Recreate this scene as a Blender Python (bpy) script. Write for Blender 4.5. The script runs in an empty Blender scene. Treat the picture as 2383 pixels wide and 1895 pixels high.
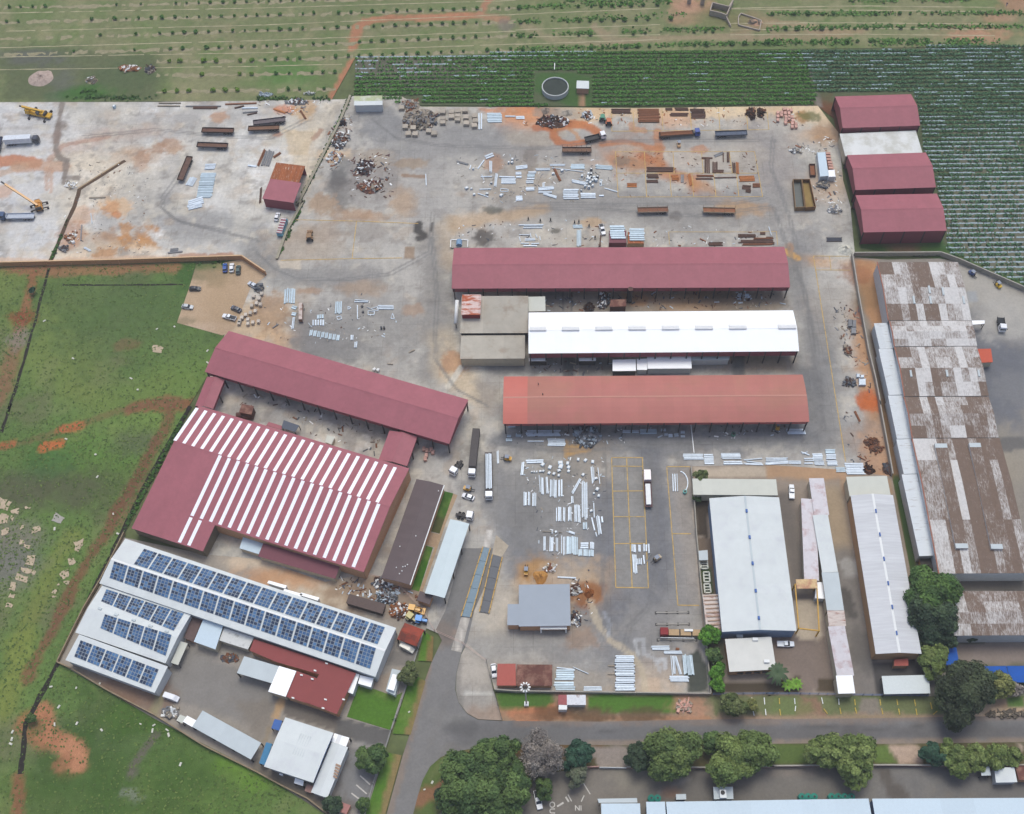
import bpy, math, random
import numpy as np
from mathutils import Vector, Matrix
random.seed(11)
scn = bpy.context.scene
COL = scn.collection
# ------------------------------------------------------------------ camera
H = 325.0; FPX = 2567.0; PITCH = math.radians(59.03); YAW = math.radians(0.37); PPX, PPY = 1292.2, 947.5
IW, IH = 2383.0, 1895.0
cd = bpy.data.cameras.new('camera'); cam = bpy.data.objects.new('camera', cd); COL.objects.link(cam)
cam.location = (0, 0, H); cam.rotation_euler = (math.pi/2 - PITCH, 0, -YAW)
cd.sensor_fit = 'HORIZONTAL'; cd.sensor_width = 36; cd.lens = 36*FPX/IW
cd.shift_x = (IW/2 - PPX)/IW; cd.clip_end = 5000; cd.clip_start = 1
scn.camera = cam
# ------------------------------------------------------------------ sky and sun
SUN_EL, SUN_AZ = math.radians(68), math.radians(8)     # high northern sun behind thin cloud
w = bpy.data.worlds.new('World'); scn.world = w; w.use_nodes = True
nt = w.node_tree; bg = nt.nodes['Background']
sky = nt.nodes.new('ShaderNodeTexSky'); sky.sky_type = 'NISHITA'; sky.sun_disc = False
sky.sun_elevation = SUN_EL; sky.sun_rotation = SUN_AZ; sky.air_density = 0.9; sky.dust_density = 3.4; sky.ozone_density = 0.9
nt.links.new(sky.outputs[0], bg.inputs[0]); bg.inputs[1].default_value = 0.15
sl = bpy.data.lights.new('sun', 'SUN'); sl.energy = 1.2; sl.angle = math.radians(28); sl.color = (0.93, 1.0, 0.93)
so = bpy.data.objects.new('sun', sl); COL.objects.link(so); so.location = (0, 300, 300)
sd = Vector((math.sin(SUN_AZ)*math.cos(SUN_EL), math.cos(SUN_AZ)*math.cos(SUN_EL), math.sin(SUN_EL)))
so.rotation_euler = (-sd).to_track_quat('-Z', 'Y').to_euler()
vs = scn.view_settings
vs.view_transform = 'Standard'; vs.look = 'None'; vs.gamma = 1; vs.use_curve_mapping = False; vs.exposure = 0.27
# ------------------------------------------------------------------ survey: photograph pixel -> point of the place
cF = Vector((math.sin(YAW)*math.cos(PITCH), math.cos(YAW)*math.cos(PITCH), -math.sin(PITCH)))
cR = Vector((math.cos(YAW), -math.sin(YAW), 0)); cU = cR.cross(cF)
ZF = 3.571
TX = [0, 600, 1200, 1783]; TY = [0, 470, 940, 1415]
def L(t, *c):
    i = ord(t) - 97; ox, oy = TX[i % 4], TY[i//4]
    return [(ox + c[k]/ZF, oy + c[k+1]/ZF) for k in range(0, len(c), 2)]
def D(*c):            # overview coordinates
    return [(c[k]*1.1057, c[k+1]*1.1057) for k in range(0, len(c), 2)]
def W(p, z=0.0):
    d = cF + cR*((p[0]-PPX)/FPX) - cU*((p[1]-PPY)/FPX)
    t = (z - H)/d.z
    return Vector((d.x*t, d.y*t, z))
def WL(pts, z=0.0): return [W(p, z) for p in pts]
# ------------------------------------------------------------------ colours and materials
def lin(v):
    v /= 255.0
    return v/12.92 if v <= 0.04045 else ((v+0.055)/1.055)**2.4
def C(r, g, b, k=0.87): return (min(lin(r)*k, .85), min(lin(g)*k, .85), min(lin(b)*k, .85))
MATS = {}
def mat(name, col=(.5,.5,.5), rough=.7, var=.12, scale=1.5, metal=0.0, attr=None, col2=None, mixscale=.3, mixlo=.45, mixhi=.6, bump=0.0,
        rnd=0.0, stretch=(1,1,1), spec=.3, joints=None, alpha=None, fine=0.0, stain=0.0):
    if name in MATS: return MATS[name]
    m = bpy.data.materials.new(name); m.use_nodes = True; MATS[name] = m
    n = m.node_tree.nodes; l = m.node_tree.links; bs = n['Principled BSDF']
    bs.inputs['Roughness'].default_value = rough; bs.inputs['Metallic'].default_value = metal
    bs.inputs['Specular IOR Level'].default_value = spec
    geo = n.new('ShaderNodeNewGeometry'); mp = n.new('ShaderNodeMapping'); mp.inputs['Scale'].default_value = stretch
    l.new(geo.outputs['Position'], mp.inputs[0])
    def noise(sc, det=4, rg=.6):
        t = n.new('ShaderNodeTexNoise'); t.inputs['Scale'].default_value = sc; t.inputs['Detail'].default_value = det
        t.inputs['Roughness'].default_value = rg; l.new(mp.outputs[0], t.inputs['Vector']); return t
    def mix(kind, fac, a, b):
        x = n.new('ShaderNodeMix'); x.data_type = 'RGBA'; x.blend_type = kind
        for sock, v in ((x.inputs[0], fac), (x.inputs[6], a), (x.inputs[7], b)):
            if hasattr(v, 'is_output'): l.new(v, sock)
            elif isinstance(v, tuple): sock.default_value = (*v, 1) if len(v) == 3 else v
            else: sock.default_value = v
        return x.outputs[2]
    def rng(v, a, b, lo, hi):
        x = n.new('ShaderNodeMapRange'); l.new(v, x.inputs[0])
        for i, q in enumerate((a, b, lo, hi)): x.inputs[i+1].default_value = q
        return x.outputs[0]
    def grey(v):
        x = n.new('ShaderNodeCombineColor')
        for i in range(3): l.new(v, x.inputs[i])
        return x.outputs[0]
    if attr:
        a = n.new('ShaderNodeAttribute'); a.attribute_name = attr; c = a.outputs['Color']
    else:
        rgb = n.new('ShaderNodeRGB'); rgb.outputs[0].default_value = (*col, 1); c = rgb.outputs[0]
    if col2:
        c = mix('MIX', rng(noise(mixscale, 6, .65).outputs[0], mixlo, mixhi, 0, 1), c, col2)
    if attr is None or attr != 'tone':
        pass
    if rnd:
        oi = n.new('ShaderNodeObjectInfo'); c = mix('MULTIPLY', 1.0, c, grey(rng(oi.outputs['Random'], 0, 1, 1-rnd, 1+rnd)))
    if var:
        c = mix('MULTIPLY', 1.0, c, grey(rng(noise(scale).outputs[0], .25, .75, 1-var, 1+var)))
    if fine:
        c = mix('MULTIPLY', 1.0, c, grey(rng(noise(scale*7, 3).outputs[0], .3, .7, 1-fine, 1+fine)))
    if stain:
        c = mix('MULTIPLY', 1.0, c, grey(rng(noise(.22, 9, .74).outputs[0], .3, .7, 1-stain, 1+stain)))
    if joints:
        br = n.new('ShaderNodeTexBrick'); l.new(geo.outputs['Position'], br.inputs['Vector'])
        br.offset = 0.0; br.inputs['Color1'].default_value = (1,1,1,1); br.inputs['Color2'].default_value = (.84,.84,.85,1); br.inputs['Mortar'].default_value = (.55,.53,.5,1)
        br.inputs['Scale'].default_value = 1.0; br.inputs['Brick Width'].default_value = joints[0]; br.inputs['Row Height'].default_value = joints[1]
        br.inputs['Mortar Size'].default_value = joints[2]; br.inputs['Bias'].default_value = -.2
        c = mix('MULTIPLY', rng(noise(.12, 3).outputs[0], .42, .62, 0, joints[3]), c, br.outputs[0])
    if bump:
        bp = n.new('ShaderNodeBump'); bp.inputs['Strength'].default_value = bump; bp.inputs['Distance'].default_value = .08
        l.new(noise(scale*3).outputs[0], bp.inputs['Height']); l.new(bp.outputs[0], bs.inputs['Normal'])
    l.new(c, bs.inputs['Base Color'])
    if alpha is not None: bs.inputs['Alpha'].default_value = alpha
    return m
def tonemat(name, col, **k):
    """sheet metal whose single sheets differ a little (attribute 'tone')"""
    if name in MATS: return MATS[name]
    m = mat(name, col, **k); n = m.node_tree.nodes; l = m.node_tree.links; bs = n['Principled BSDF']
    src = bs.inputs['Base Color'].links[0].from_socket
    a = n.new('ShaderNodeAttribute'); a.attribute_name = 'tone'
    x = n.new('ShaderNodeMix'); x.data_type = 'RGBA'; x.blend_type = 'MULTIPLY'; x.inputs[0].default_value = 1
    l.new(src, x.inputs[6]); l.new(a.outputs['Color'], x.inputs[7]); l.new(x.outputs[2], bs.inputs['Base Color'])
    return m
def peelmat(name, white, brown):
    """fibre cement sheets, painted white once, peeled to brown: 'tone' holds how much paint is left"""
    m = bpy.data.materials.new(name); m.use_nodes = True; MATS[name] = m
    n = m.node_tree.nodes; l = m.node_tree.links; bs = n['Principled BSDF']; bs.inputs['Roughness'].default_value = .85
    geo = n.new('ShaderNodeNewGeometry')
    def noise(sc, st, det=5, rg=.62, dist=0.0):
        mp = n.new('ShaderNodeMapping'); mp.inputs['Scale'].default_value = st; l.new(geo.outputs['Position'], mp.inputs[0])
        t = n.new('ShaderNodeTexNoise'); t.inputs['Scale'].default_value = sc; t.inputs['Detail'].default_value = det
        t.inputs['Roughness'].default_value = rg; t.inputs['Distortion'].default_value = dist; l.new(mp.outputs[0], t.inputs['Vector']); return t.outputs[0]
    def M(op, a, b):
        x = n.new('ShaderNodeMath'); x.operation = op
        for i, v in enumerate((a, b)):
            if hasattr(v, 'is_output'): l.new(v, x.inputs[i])
            else: x.inputs[i].default_value = v
        return x.outputs[0]
    a = n.new('ShaderNodeAttribute'); a.attribute_name = 'tone'
    sep = n.new('ShaderNodeSeparateColor'); l.new(a.outputs['Color'], sep.inputs[0])
    s = M('ADD', M('MULTIPLY', noise(1.3, (2.0,.4,1), 8, .78, .5), 2.0), M('MULTIPLY', noise(.16, (1,1,1)), .8))
    vo = n.new('ShaderNodeTexVoronoi'); vo.feature = 'DISTANCE_TO_EDGE'; vo.inputs['Scale'].default_value = .55; vo.inputs['Randomness'].default_value = .9; mv = n.new('ShaderNodeMapping'); mv.inputs['Scale'].default_value = (1.3,.8,1); l.new(geo.outputs['Position'], mv.inputs[0]); l.new(mv.outputs[0], vo.inputs['Vector'])
    ve = n.new('ShaderNodeMapRange'); l.new(vo.outputs['Distance'], ve.inputs[0]); ve.inputs[1].default_value = .02; ve.inputs[2].default_value = .13; ve.inputs[3].default_value = .1; ve.inputs[4].default_value = 0
    s = M('ADD', M('ADD', s, ve.outputs[0]), M('MULTIPLY', sep.outputs[0], .95))
    mr = n.new('ShaderNodeMapRange'); l.new(s, mr.inputs[0]); mr.inputs[1].default_value = 1.6; mr.inputs[2].default_value = 2.15
    x = n.new('ShaderNodeMix'); x.data_type = 'RGBA'; l.new(mr.outputs[0], x.inputs[0]); x.inputs[6].default_value = (*brown, 1); x.inputs[7].default_value = (*white, 1)
    y = n.new('ShaderNodeMix'); y.data_type = 'RGBA'; y.blend_type = 'MULTIPLY'; y.inputs[0].default_value = 1; l.new(x.outputs[2], y.inputs[6])
    r2 = n.new('ShaderNodeMapRange'); l.new(noise(1.2, (1,1,1)), r2.inputs[0]); r2.inputs[3].default_value = .7; r2.inputs[4].default_value = 1.3
    cc = n.new('ShaderNodeCombineColor')
    for i in range(3): l.new(r2.outputs[0], cc.inputs[i])
    l.new(cc.outputs[0], y.inputs[7]); l.new(y.outputs[2], bs.inputs['Base Color'])
    return m
# ------------------------------------------------------------------ objects
def tag(o, label=None, cat=None, group=None, kind=None):
    if label: o['label'] = label
    if cat: o['category'] = cat
    if group: o['group'] = group
    if kind: o['kind'] = kind
    return o
def thing(name, label, cat, loc=(0,0,0), rz=0.0, group=None):
    o = bpy.data.objects.new(name, None); COL.objects.link(o); o.empty_display_size = .5
    o.location = loc; o.rotation_euler = (0, 0, rz)
    return tag(o, label, cat, group)
def link(name, me, parent=None, loc=(0,0,0), rot=(0,0,0), sc=None):
    o = bpy.data.objects.new(name, me); COL.objects.link(o); o.location = loc; o.rotation_euler = rot
    if sc: o.scale = sc
    if parent: o.parent = parent
    return o
class MB:
    def __init__(s): s.v = []; s.f = []; s.t = []
    def poly(s, pts, tone=None):
        b = len(s.v); s.v += [tuple(p) for p in pts]; s.f.append(tuple(range(b, b+len(pts)))); s.t.append(tone if tone is not None else 1.0)
    def box(s, c, d, rz=0.0, tone=None, M=None):
        hx, hy, hz = d[0]/2, d[1]/2, d[2]/2; b = len(s.v); cs, sn = math.cos(rz), math.sin(rz)
        for z in (-hz, hz):
            for x, y in ((-hx,-hy),(hx,-hy),(hx,hy),(-hx,hy)):
                if M is not None:
                    q = M @ Vector((x, y, z)); s.v.append((c[0]+q.x, c[1]+q.y, c[2]+q.z))
                else: s.v.append((c[0]+x*cs-y*sn, c[1]+x*sn+y*cs, c[2]+z))
        for q in ((0,3,2,1),(4,5,6,7),(0,1,5,4),(1,2,6,5),(2,3,7,6),(3,0,4,7)): s.f.append(tuple(b+i for i in q)); s.t.append(tone if tone is not None else 1.0)
    def prism(s, pts, z0, z1, tone=None):
        n = len(pts); b = len(s.v)
        for z in (z0, z1):
            for p in pts: s.v.append((p[0], p[1], z))
        ar = sum(pts[i][0]*pts[(i+1) % n][1]-pts[(i+1) % n][0]*pts[i][1] for i in range(n))
        up = list(range(b+n, b+2*n)); dn = list(range(b+n-1, b-1, -1))
        if ar < 0: up.reverse(); dn.reverse()
        s.f.append(tuple(up)); s.f.append(tuple(dn)); s.t += [tone if tone is not None else 1.0]*2
        for i in range(n):
            j = (i+1) % n; q = (b+i, b+j, b+n+j, b+n+i); s.f.append(q if ar > 0 else q[::-1]); s.t.append(tone if tone is not None else 1.0)
    def cyl(s, a, b_, r0, r1=None, n=8, cap=True, tone=None):
        a, b_ = Vector(a), Vector(b_); r1 = r0 if r1 is None else r1; ax = (b_-a).normalized()
        x = ax.orthogonal().normalized(); y = ax.cross(x); b = len(s.v)
        for p, r in ((a, r0), (b_, r1)):
            for i in range(n):
                q = p + (x*math.cos(2*math.pi*i/n)+y*math.sin(2*math.pi*i/n))*r; s.v.append(tuple(q))
        for i in range(n):
            j = (i+1) % n; s.f.append((b+i, b+j, b+n+j, b+n+i)); s.t.append(tone if tone is not None else 1.0)
        if cap:
            s.f.append(tuple(range(b+n-1, b-1, -1))); s.f.append(tuple(range(b+n, b+2*n))); s.t += [tone if tone is not None else 1.0]*2
    def bar(s, a, b_, wd, ht, tone=None):
        a, b_ = Vector(a), Vector(b_); d = b_-a; ln = d.length
        if ln < 1e-6: return
        x = d/ln; y = Vector((0,0,1)).cross(x)
        if y.length < 1e-4: y = Vector((0,1,0))
        y.normalize(); z = x.cross(y)
        s.box((a+b_)/2, (ln, wd, ht), M=Matrix((x, y, z)).transposed(), tone=tone)
    def hull(s, secs, tone=None):
        """loft of rectangular sections (x, half width, z0, z1[, half width at top])"""
        b = len(s.v)
        for q in secs:
            x, hw, z0, z1 = q[:4]; ht = q[4] if len(q) > 4 else hw
            s.v += [(x,-hw,z0),(x,hw,z0),(x,ht,z1),(x,-ht,z1)]
        m = len(secs)
        for k in range(m-1):
            for i in range(4):
                j = (i+1) % 4; s.f.append((b+4*k+i, b+4*k+4+i, b+4*k+4+j, b+4*k+j)); s.t.append(tone if tone is not None else 1.0)
        s.f.append((b, b+1, b+2, b+3)); e = b+4*(m-1); s.f.append((e+3, e+2, e+1, e)); s.t += [tone if tone is not None else 1.0]*2
    def mesh(s, name, m, org=None, tone=False, smooth=False):
        me = bpy.data.meshes.new(name); v = s.v
        if org is not None: v = [(a-org[0], b-org[1], c-org[2]) for a, b, c in v]
        me.from_pydata(v, [], s.f); me.materials.append(m)
        if True:
            at = me.color_attributes.new('tone', 'FLOAT_COLOR', 'CORNER'); arr = []
            for f, t in zip(s.f, s.t): arr += [t, t, t, 1.0]*len(f)
            at.data.foreach_set('color', arr)
        if smooth: me.polygons.foreach_set('use_smooth', [True]*len(me.polygons))
        return me
    def build(s, name, m, parent=None, tone=False, smooth=False):
        org = parent.location if parent else None
        return link(name, s.mesh(name, m, org, tone, smooth), parent)
# ------------------------------------------------------------------ numpy noise and painted sheets
_rng = np.random.RandomState(3); _lat = _rng.rand(256, 256)
def vnoise(x, y):
    xi = np.floor(x).astype(int); yi = np.floor(y).astype(int); fx = x-xi; fy = y-yi
    fx = fx*fx*(3-2*fx); fy = fy*fy*(3-2*fy)
    g = lambda a, b: _lat[a & 255, b & 255]
    return (g(xi, yi)*(1-fx)+g(xi+1, yi)*fx)*(1-fy)+(g(xi, yi+1)*(1-fx)+g(xi+1, yi+1)*fx)*fy
def fbm(x, y, f, o=4):
    r = 0; a = .5; t = 0
    for k in range(o):
        r = r + a*vnoise(x*f+17.3*k, y*f+9.1*k); t += a; a *= .55; f *= 2.1
    return r/t
def clipcell(poly, x0, y0, x1, y1):
    def cut(p, ins, inter):
        o = []
        for i in range(len(p)):
            a, b = p[i-1], p[i]
            ia, ib = ins(a), ins(b)
            if ia != ib: o.append(inter(a, b))
            if ib: o.append(b)
        return o
    fx = lambda X: (lambda a, b: (X, a[1]+(b[1]-a[1])*(X-a[0])/(b[0]-a[0])))
    fy = lambda Y: (lambda a, b: (a[0]+(b[0]-a[0])*(Y-a[1])/(b[1]-a[1]), Y))
    p = cut(poly, lambda a: a[0] >= x0, fx(x0))
    if p: p = cut(p, lambda a: a[0] <= x1, fx(x1))
    if p: p = cut(p, lambda a: a[1] >= y0, fy(y0))
    if p: p = cut(p, lambda a: a[1] <= y1, fy(y1))
    return p
def inside(px, py, poly):
    r = np.zeros(px.shape, bool); n = len(poly)
    for i in range(n):
        x0, y0 = poly[i-1]; x1, y1 = poly[i]
        if y0 == y1: continue
        c = ((y0 > py) != (y1 > py)) & (px < (x1-x0)*(py-y0)/(y1-y0)+x0); r ^= c
    return r
def segd(X, Y, a, b):
    dx, dy = b[0]-a[0], b[1]-a[1]; q = dx*dx+dy*dy+1e-9
    t = np.clip(((X-a[0])*dx+(Y-a[1])*dy)/q, 0, 1)
    return np.hypot(X-a[0]-t*dx, Y-a[1]-t*dy)
def sstep(a, b, x):
    t = np.clip((x-a)/(b-a), 0, 1); return t*t*(3-2*t)
def paint(X, Y, base, paints, var=.1, vf=.05):
    col = np.ones((len(X), 3))*np.array(base)
    n1 = fbm(X, Y, .11); n2 = fbm(X+50, Y-30, .45); nn = (n1-.5)*1.1+(n2-.5)*.9
    small = lambda q: (q[0] == 'b' and max(q[2], q[3]) < 9) or (q[0] == 's' and q[2] < 3.3) or (q[0] == 'p' and q[4] <= 1.0)
    n3 = fbm(X-7, Y+31, 1.0, 2)-.5
    for q in [q for q in paints if not small(q)]+[q for q in paints if small(q)]:
        k = q[0]; sm = small(q)
        if k == 'b':      # blob: centre px, rx, ry metres, colour, strength, angle
            p = W(q[1]); rx, ry, c, st = q[2:6]; an = q[6] if len(q) > 6 else 0; ns = q[7] if len(q) > 7 else 1.0
            cx, sx = math.cos(an), math.sin(an); u = ((X-p.x)*cx+(Y-p.y)*sx)/rx; v = (-(X-p.x)*sx+(Y-p.y)*cx)/ry
            wgt = st*(.82 if sm else 1)*(1-(sstep(.6, 1.12, np.hypot(u, v)+(nn*.75+n3*.5)*ns) if sm else sstep(.35, 1.25, np.hypot(u, v)+nn*ns)))
        elif k == 's':    # stroke: px list, half width metres, colour, strength
            P = WL(q[1]); d = np.full(len(X), 1e9)
            for a, b in zip(P[:-1], P[1:]): d = np.minimum(d, segd(X, Y, a, b))
            ns = q[5] if len(q) > 5 else .8
            wgt = q[4]*(1-(sstep(.6, 1.12, d/q[2]+(nn+n3*.6)*ns) if sm else sstep(.3, 1.3, d/q[2]+nn*ns)))
            c = q[3]
        elif k == 'p':    # polygon px, colour, strength, soft metres
            P = [(a.x, a.y) for a in WL(q[1])]; c = q[2]; soft = q[4]
            d = np.full(len(X), 1e9)
            for i in range(len(P)): d = np.minimum(d, segd(X, Y, P[i-1], P[i]))
            sg = np.where(inside(X, Y, P), d, -d)+nn*soft*(1.2 if sm else 2.2)
            wgt = q[3]*sstep(-soft*(.5 if sm else 1), soft*(.5 if sm else 1), sg)
        elif k == 'n':    # noise everywhere: freq, colour, lo, hi, strength
            wgt = q[5]*sstep(q[3], q[4], fbm(X+q[1]*991, Y-q[1]*337, q[1])); c = q[2]
        col += (np.array(c)-col)*wgt[:, None]
    col *= (1+(fbm(X+9, Y+70, vf)-.5)*2*var)[:, None]
    return np.clip(col, .002, .9)
def sheet(name, px, z, step, base, m, paints=(), var=.1, vf=.05, parent=None, world=None, kind='structure', label=None):
    P = [(a.x, a.y) for a in (world if world else WL(px, z))]
    x0, y0 = min(p[0] for p in P), min(p[1] for p in P); x1, y1 = max(p[0] for p in P), max(p[1] for p in P)
    x0 -= .013; y0 -= .017
    nx, ny = int((x1-x0)/step)+1, int((y1-y0)/step)+1
    gx, gy = np.meshgrid(x0+np.arange(nx+1)*step, y0+np.arange(ny+1)*step, indexing='ij')
    ins = inside(gx, gy, P)
    edge = np.zeros((nx, ny), bool)
    for i in range(len(P)):
        a, b = P[i-1], P[i]; ln = math.hypot(b[0]-a[0], b[1]-a[1]); k = max(2, int(ln/step*3)); t = np.linspace(0, 1, k)
        ix = np.clip(((a[0]+(b[0]-a[0])*t-x0)/step).astype(int), 0, nx-1); iy = np.clip(((a[1]+(b[1]-a[1])*t-y0)/step).astype(int), 0, ny-1)
        for dx in (-1, 0, 1):
            for dy in (-1, 0, 1): edge[np.clip(ix+dx, 0, nx-1), np.clip(iy+dy, 0, ny-1)] = True
    allin = ins[:-1,:-1] & ins[1:,:-1] & ins[:-1,1:] & ins[1:,1:] & ~edge
    vid = -np.ones((nx+1, ny+1), int)
    need = np.zeros((nx+1, ny+1), bool)
    for dx in (0, 1):
        for dy in (0, 1): need[dx:nx+dx, dy:ny+dy] |= allin
    vid[need] = np.arange(need.sum())
    V = np.stack([gx[need], gy[need]], 1).tolist()
    I, J = np.nonzero(allin)
    F = np.stack([vid[I,J], vid[I+1,J], vid[I+1,J+1], vid[I,J+1]], 1).tolist()
    for i, j in zip(*np.nonzero(edge)):
        c = clipcell(P, x0+i*step, y0+j*step, x0+(i+1)*step, y0+(j+1)*step)
        o = []
        for q in c:
            if not o or abs(q[0]-o[-1][0])+abs(q[1]-o[-1][1]) > 1e-4: o.append(q)
        if len(o) > 2:
            ar = sum(o[k-1][0]*o[k][1]-o[k][0]*o[k-1][1] for k in range(len(o)))
            if abs(ar) < 1e-4: continue
            if ar < 0: o.reverse()
            b = len(V); V += [list(q) for q in o]; F.append(list(range(b, b+len(o))))
    A = np.array(V); colr = paint(A[:,0], A[:,1], base, paints, var, vf)
    me = bpy.data.meshes.new(name); me.from_pydata([(a, b, z) for a, b in V], [], F); me.materials.append(m)
    at = me.color_attributes.new('paint', 'FLOAT_COLOR', 'POINT')
    at.data.foreach_set('color', np.concatenate([colr, np.ones((len(colr), 1))], 1).astype(np.float32).ravel())
    o = link(name, me, parent)
    if not parent: o['kind'] = kind
    elif kind == 'stuff': o['kind'] = 'stuff'
    if label: o['label'] = label
    return o
# ================================================================== GROUND
GM = mat('ground_cover', attr='paint', rough=.95, var=.16, scale=1.1, fine=.14, spec=.1)
GRM = mat('meadow', attr='paint', rough=.95, var=.18, scale=.5, fine=.22, spec=.1)
CM = mat('concrete_slabs', attr='paint', rough=.9, var=.10, scale=.9, fine=.09, spec=.2, stain=.16, joints=(6.0, 5.0, .05, .8))
AM = mat('asphalt', attr='paint', rough=.92, var=.09, scale=1.4, fine=.07, spec=.2, stain=.10)
Z0, ZF1, ZY, ZR, ZM = 0.0, .03, .06, .10, .125
grass_d, grass_m, grass_l = C(66,88,48), C(86,106,60), C(112,128,72)
brown_g, redsoil, redsoil_l = C(104,102,76), C(128,80,60), C(176,116,84)
me = bpy.data.meshes.new('ground'); me.from_pydata([(-1500,-1200,-.25),(1500,-1200,-.25),(1500,1800,-.25),(-1500,1800,-.25)], [], [(0,1,2,3)])
me.materials.append(mat('far_ground', C(96,104,66), rough=.95, var=.3, scale=.03, fine=.2)); tag(link('ground', me), kind='structure')

# --- planted field at the top -------------------------------------------------
P = [('n', .02, C(136,132,98), .45, .62, .6), ('n', .06, C(100,120,68), .5, .66, .6), ('n', .2, C(150,142,108), .56, .7, .5)]
P += [('p', D(0,100, 330,108, 335,212, 0,214), C(92,100,70), .8, 3.0), ('b', L('a',300,480)[0], 16, 6, C(98,98,92), .75), ('b', L('a',520,690)[0], 7, 14, C(104,104,98), .6),
      ('b', L('a',1000,640)[0], 22, 9, C(84,98,66), .7), ('b', L('a',700,780)[0], 16, 5, C(60,104,40), .8),
      ('b', L('b',200,600)[0], 16, 10, C(88,122,62), .8), ('s', L('b',640,800, 720,640, 800,520), 2.6, C(178,122,92), .95, .5), ('s', L('b',790,400, 800,330, 830,230, 900,180, 1100,155, 1300,150, 1800,130), 2.5, C(178,124,94), .95, .7),
      ('s', L('b',1850,120, 1900,30, 1950,-40), 2.2, C(170,122,96), .9, .6), ('s', L('b',1850,130, 2050,165), 2.6, C(170,128,100), .8, .8), ('b', L('b',2070,215)[0], 4, 4, C(120,112,104), .8),
      ('s', L('c',60,210, 300,330, 700,370), 2.4, C(150,138,108), .75, 1.0), ('s', L('c',660,230, 800,340, 1200,320, 1700,310, 2140,320), 2.4, C(158,140,112), .8, .9), ('s', L('c',800,330, 830,230), 2.0, C(150,140,110), .7),
      ('b', L('c',1440,60)[0], 11, 9, C(186,144,118), .9), ('b', L('c',1430,170)[0], 9, 4, C(176,140,112), .8), ('b', L('c',1960,200)[0], 12, 9, C(158,132,104), .8), ('b', L('c',1700,170)[0], 18, 8, C(118,118,80), .8),
      ('b', L('d',1740,285)[0], 17, 6, C(186,140,112), .85), ('b', L('d',2100,40)[0], 9, 8, C(170,130,104), .8), ('b', L('d',1960,150)[0], 10, 4, C(176,136,110), .7), ('b', L('d',200,310)[0], 20, 4, C(160,138,110), .6),
      ('b', L('d',540,265)[0], 18, 3, C(168,138,112), .6), ('s', L('d',0,190, 400,215), 1.8, C(165,145,115), .7)]
sheet('planted_field', D(-300,-190, 2500,-190, 2500,95, 2155,98, 1300,108, 748,121, 697,212, -300,217), ZF1, 1.3, C(120,126,86), GRM, P, var=.12)
# rows: mown strip, bare strip along the shrubs, thin pale drip lines (world-straight, slightly tilted)
def rowline(t, *xy): return L(t, *xy)
stripm = mat('bare_strip', C(150,142,112), rough=.95, var=.25, scale=.8, fine=.15)
dripm = mat('drip_line_pale', C(178,168,136), rough=.9, var=.2, scale=.7)
def ribbon(name, pts, wd, z, m, parent=None, jit=0.0, seg=2.5, gap=0.0):
    P = WL(pts, z); mb = MB(); Q = []
    for a, b in zip(P[:-1], P[1:]):
        n = max(1, int((b-a).length/seg))
        for k in range(n): Q.append(a.lerp(b, k/n))
    Q.append(P[-1]); l = []; r = []
    for i, p in enumerate(Q):
        d = (Q[min(i+1, len(Q)-1)]-Q[max(i-1, 0)]); d.z = 0; d.normalize(); nrm = Vector((-d.y, d.x, 0)); s = wd/2*(1+random.uniform(-jit, jit)); o = random.uniform(-jit, jit)*wd*.5
        l.append(p+nrm*(s+o)); r.append(p-nrm*(s-o))
    for i in range(len(Q)-1):
        if gap and random.random() < gap: continue
        mb.poly([r[i], r[i+1], l[i+1], l[i]])
    o = link(name, mb.mesh(name, m), parent); return o
field = bpy.data.objects['planted_field']
rows_l = [(22,3),(120,-22),(270,140-105),(330,0)]
# left block rows (tile a/b): shrubs rows y at x=0 -> y at x=2142 of tile a, continuing into b
ROWS = [(60,14,-50),(182,128,62),(322,252,178),(448,386,292),(520,500,410),(640,612,560),(778,745,705)]   # (y at a:0, y at b:0 , y at b:2142) shrub rows
DRIPS = [(110,68,5),(262,210,120),(398,338,260),(476,440,368),(580,552,500)]
for k, (y0, y1, y2) in enumerate(DRIPS):
    ribbon('drip_line', L('a',-900,y0+18, 0,y0, 2142,y1)+L('b',700 if k > 3 else 2142, y1+(y2-y1)*(.33 if k > 3 else 1)), .4, ZF1+.03, dripm, field, .5, gap=.06)
for k, (y0, y1, y2) in enumerate(ROWS):
    xs = 1300 if k > 3 else 0
    pts = (L('a',-900,y0+18) if k < 4 else [])+L('a',xs,y0+(y1-y0)*xs/2142+8, 2142,y1+8)+L('b',650 if k > 4 else 2142, (y1+(y2-y1)*(.3 if k > 4 else 1))+8)
    ribbon('bare_strip', pts, 1.7, ZF1+.015, stripm, field, .7, 1.6, .22)
for y0, y1 in ((120,70),(250,205),(310,290),(370,330)):
    ribbon('drip_line', L('c',0,y0, 1200,y1), .4, ZF1+.03, dripm, field, .5)
for y0, y1 in ((70,50),(195,190),(290,285),(75,85),(250,235)):
    ribbon('drip_line', L('d',-300,y0, 700,y1, 1900,y1+12), .42, ZF1+.03, dripm, field, .5)

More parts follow.
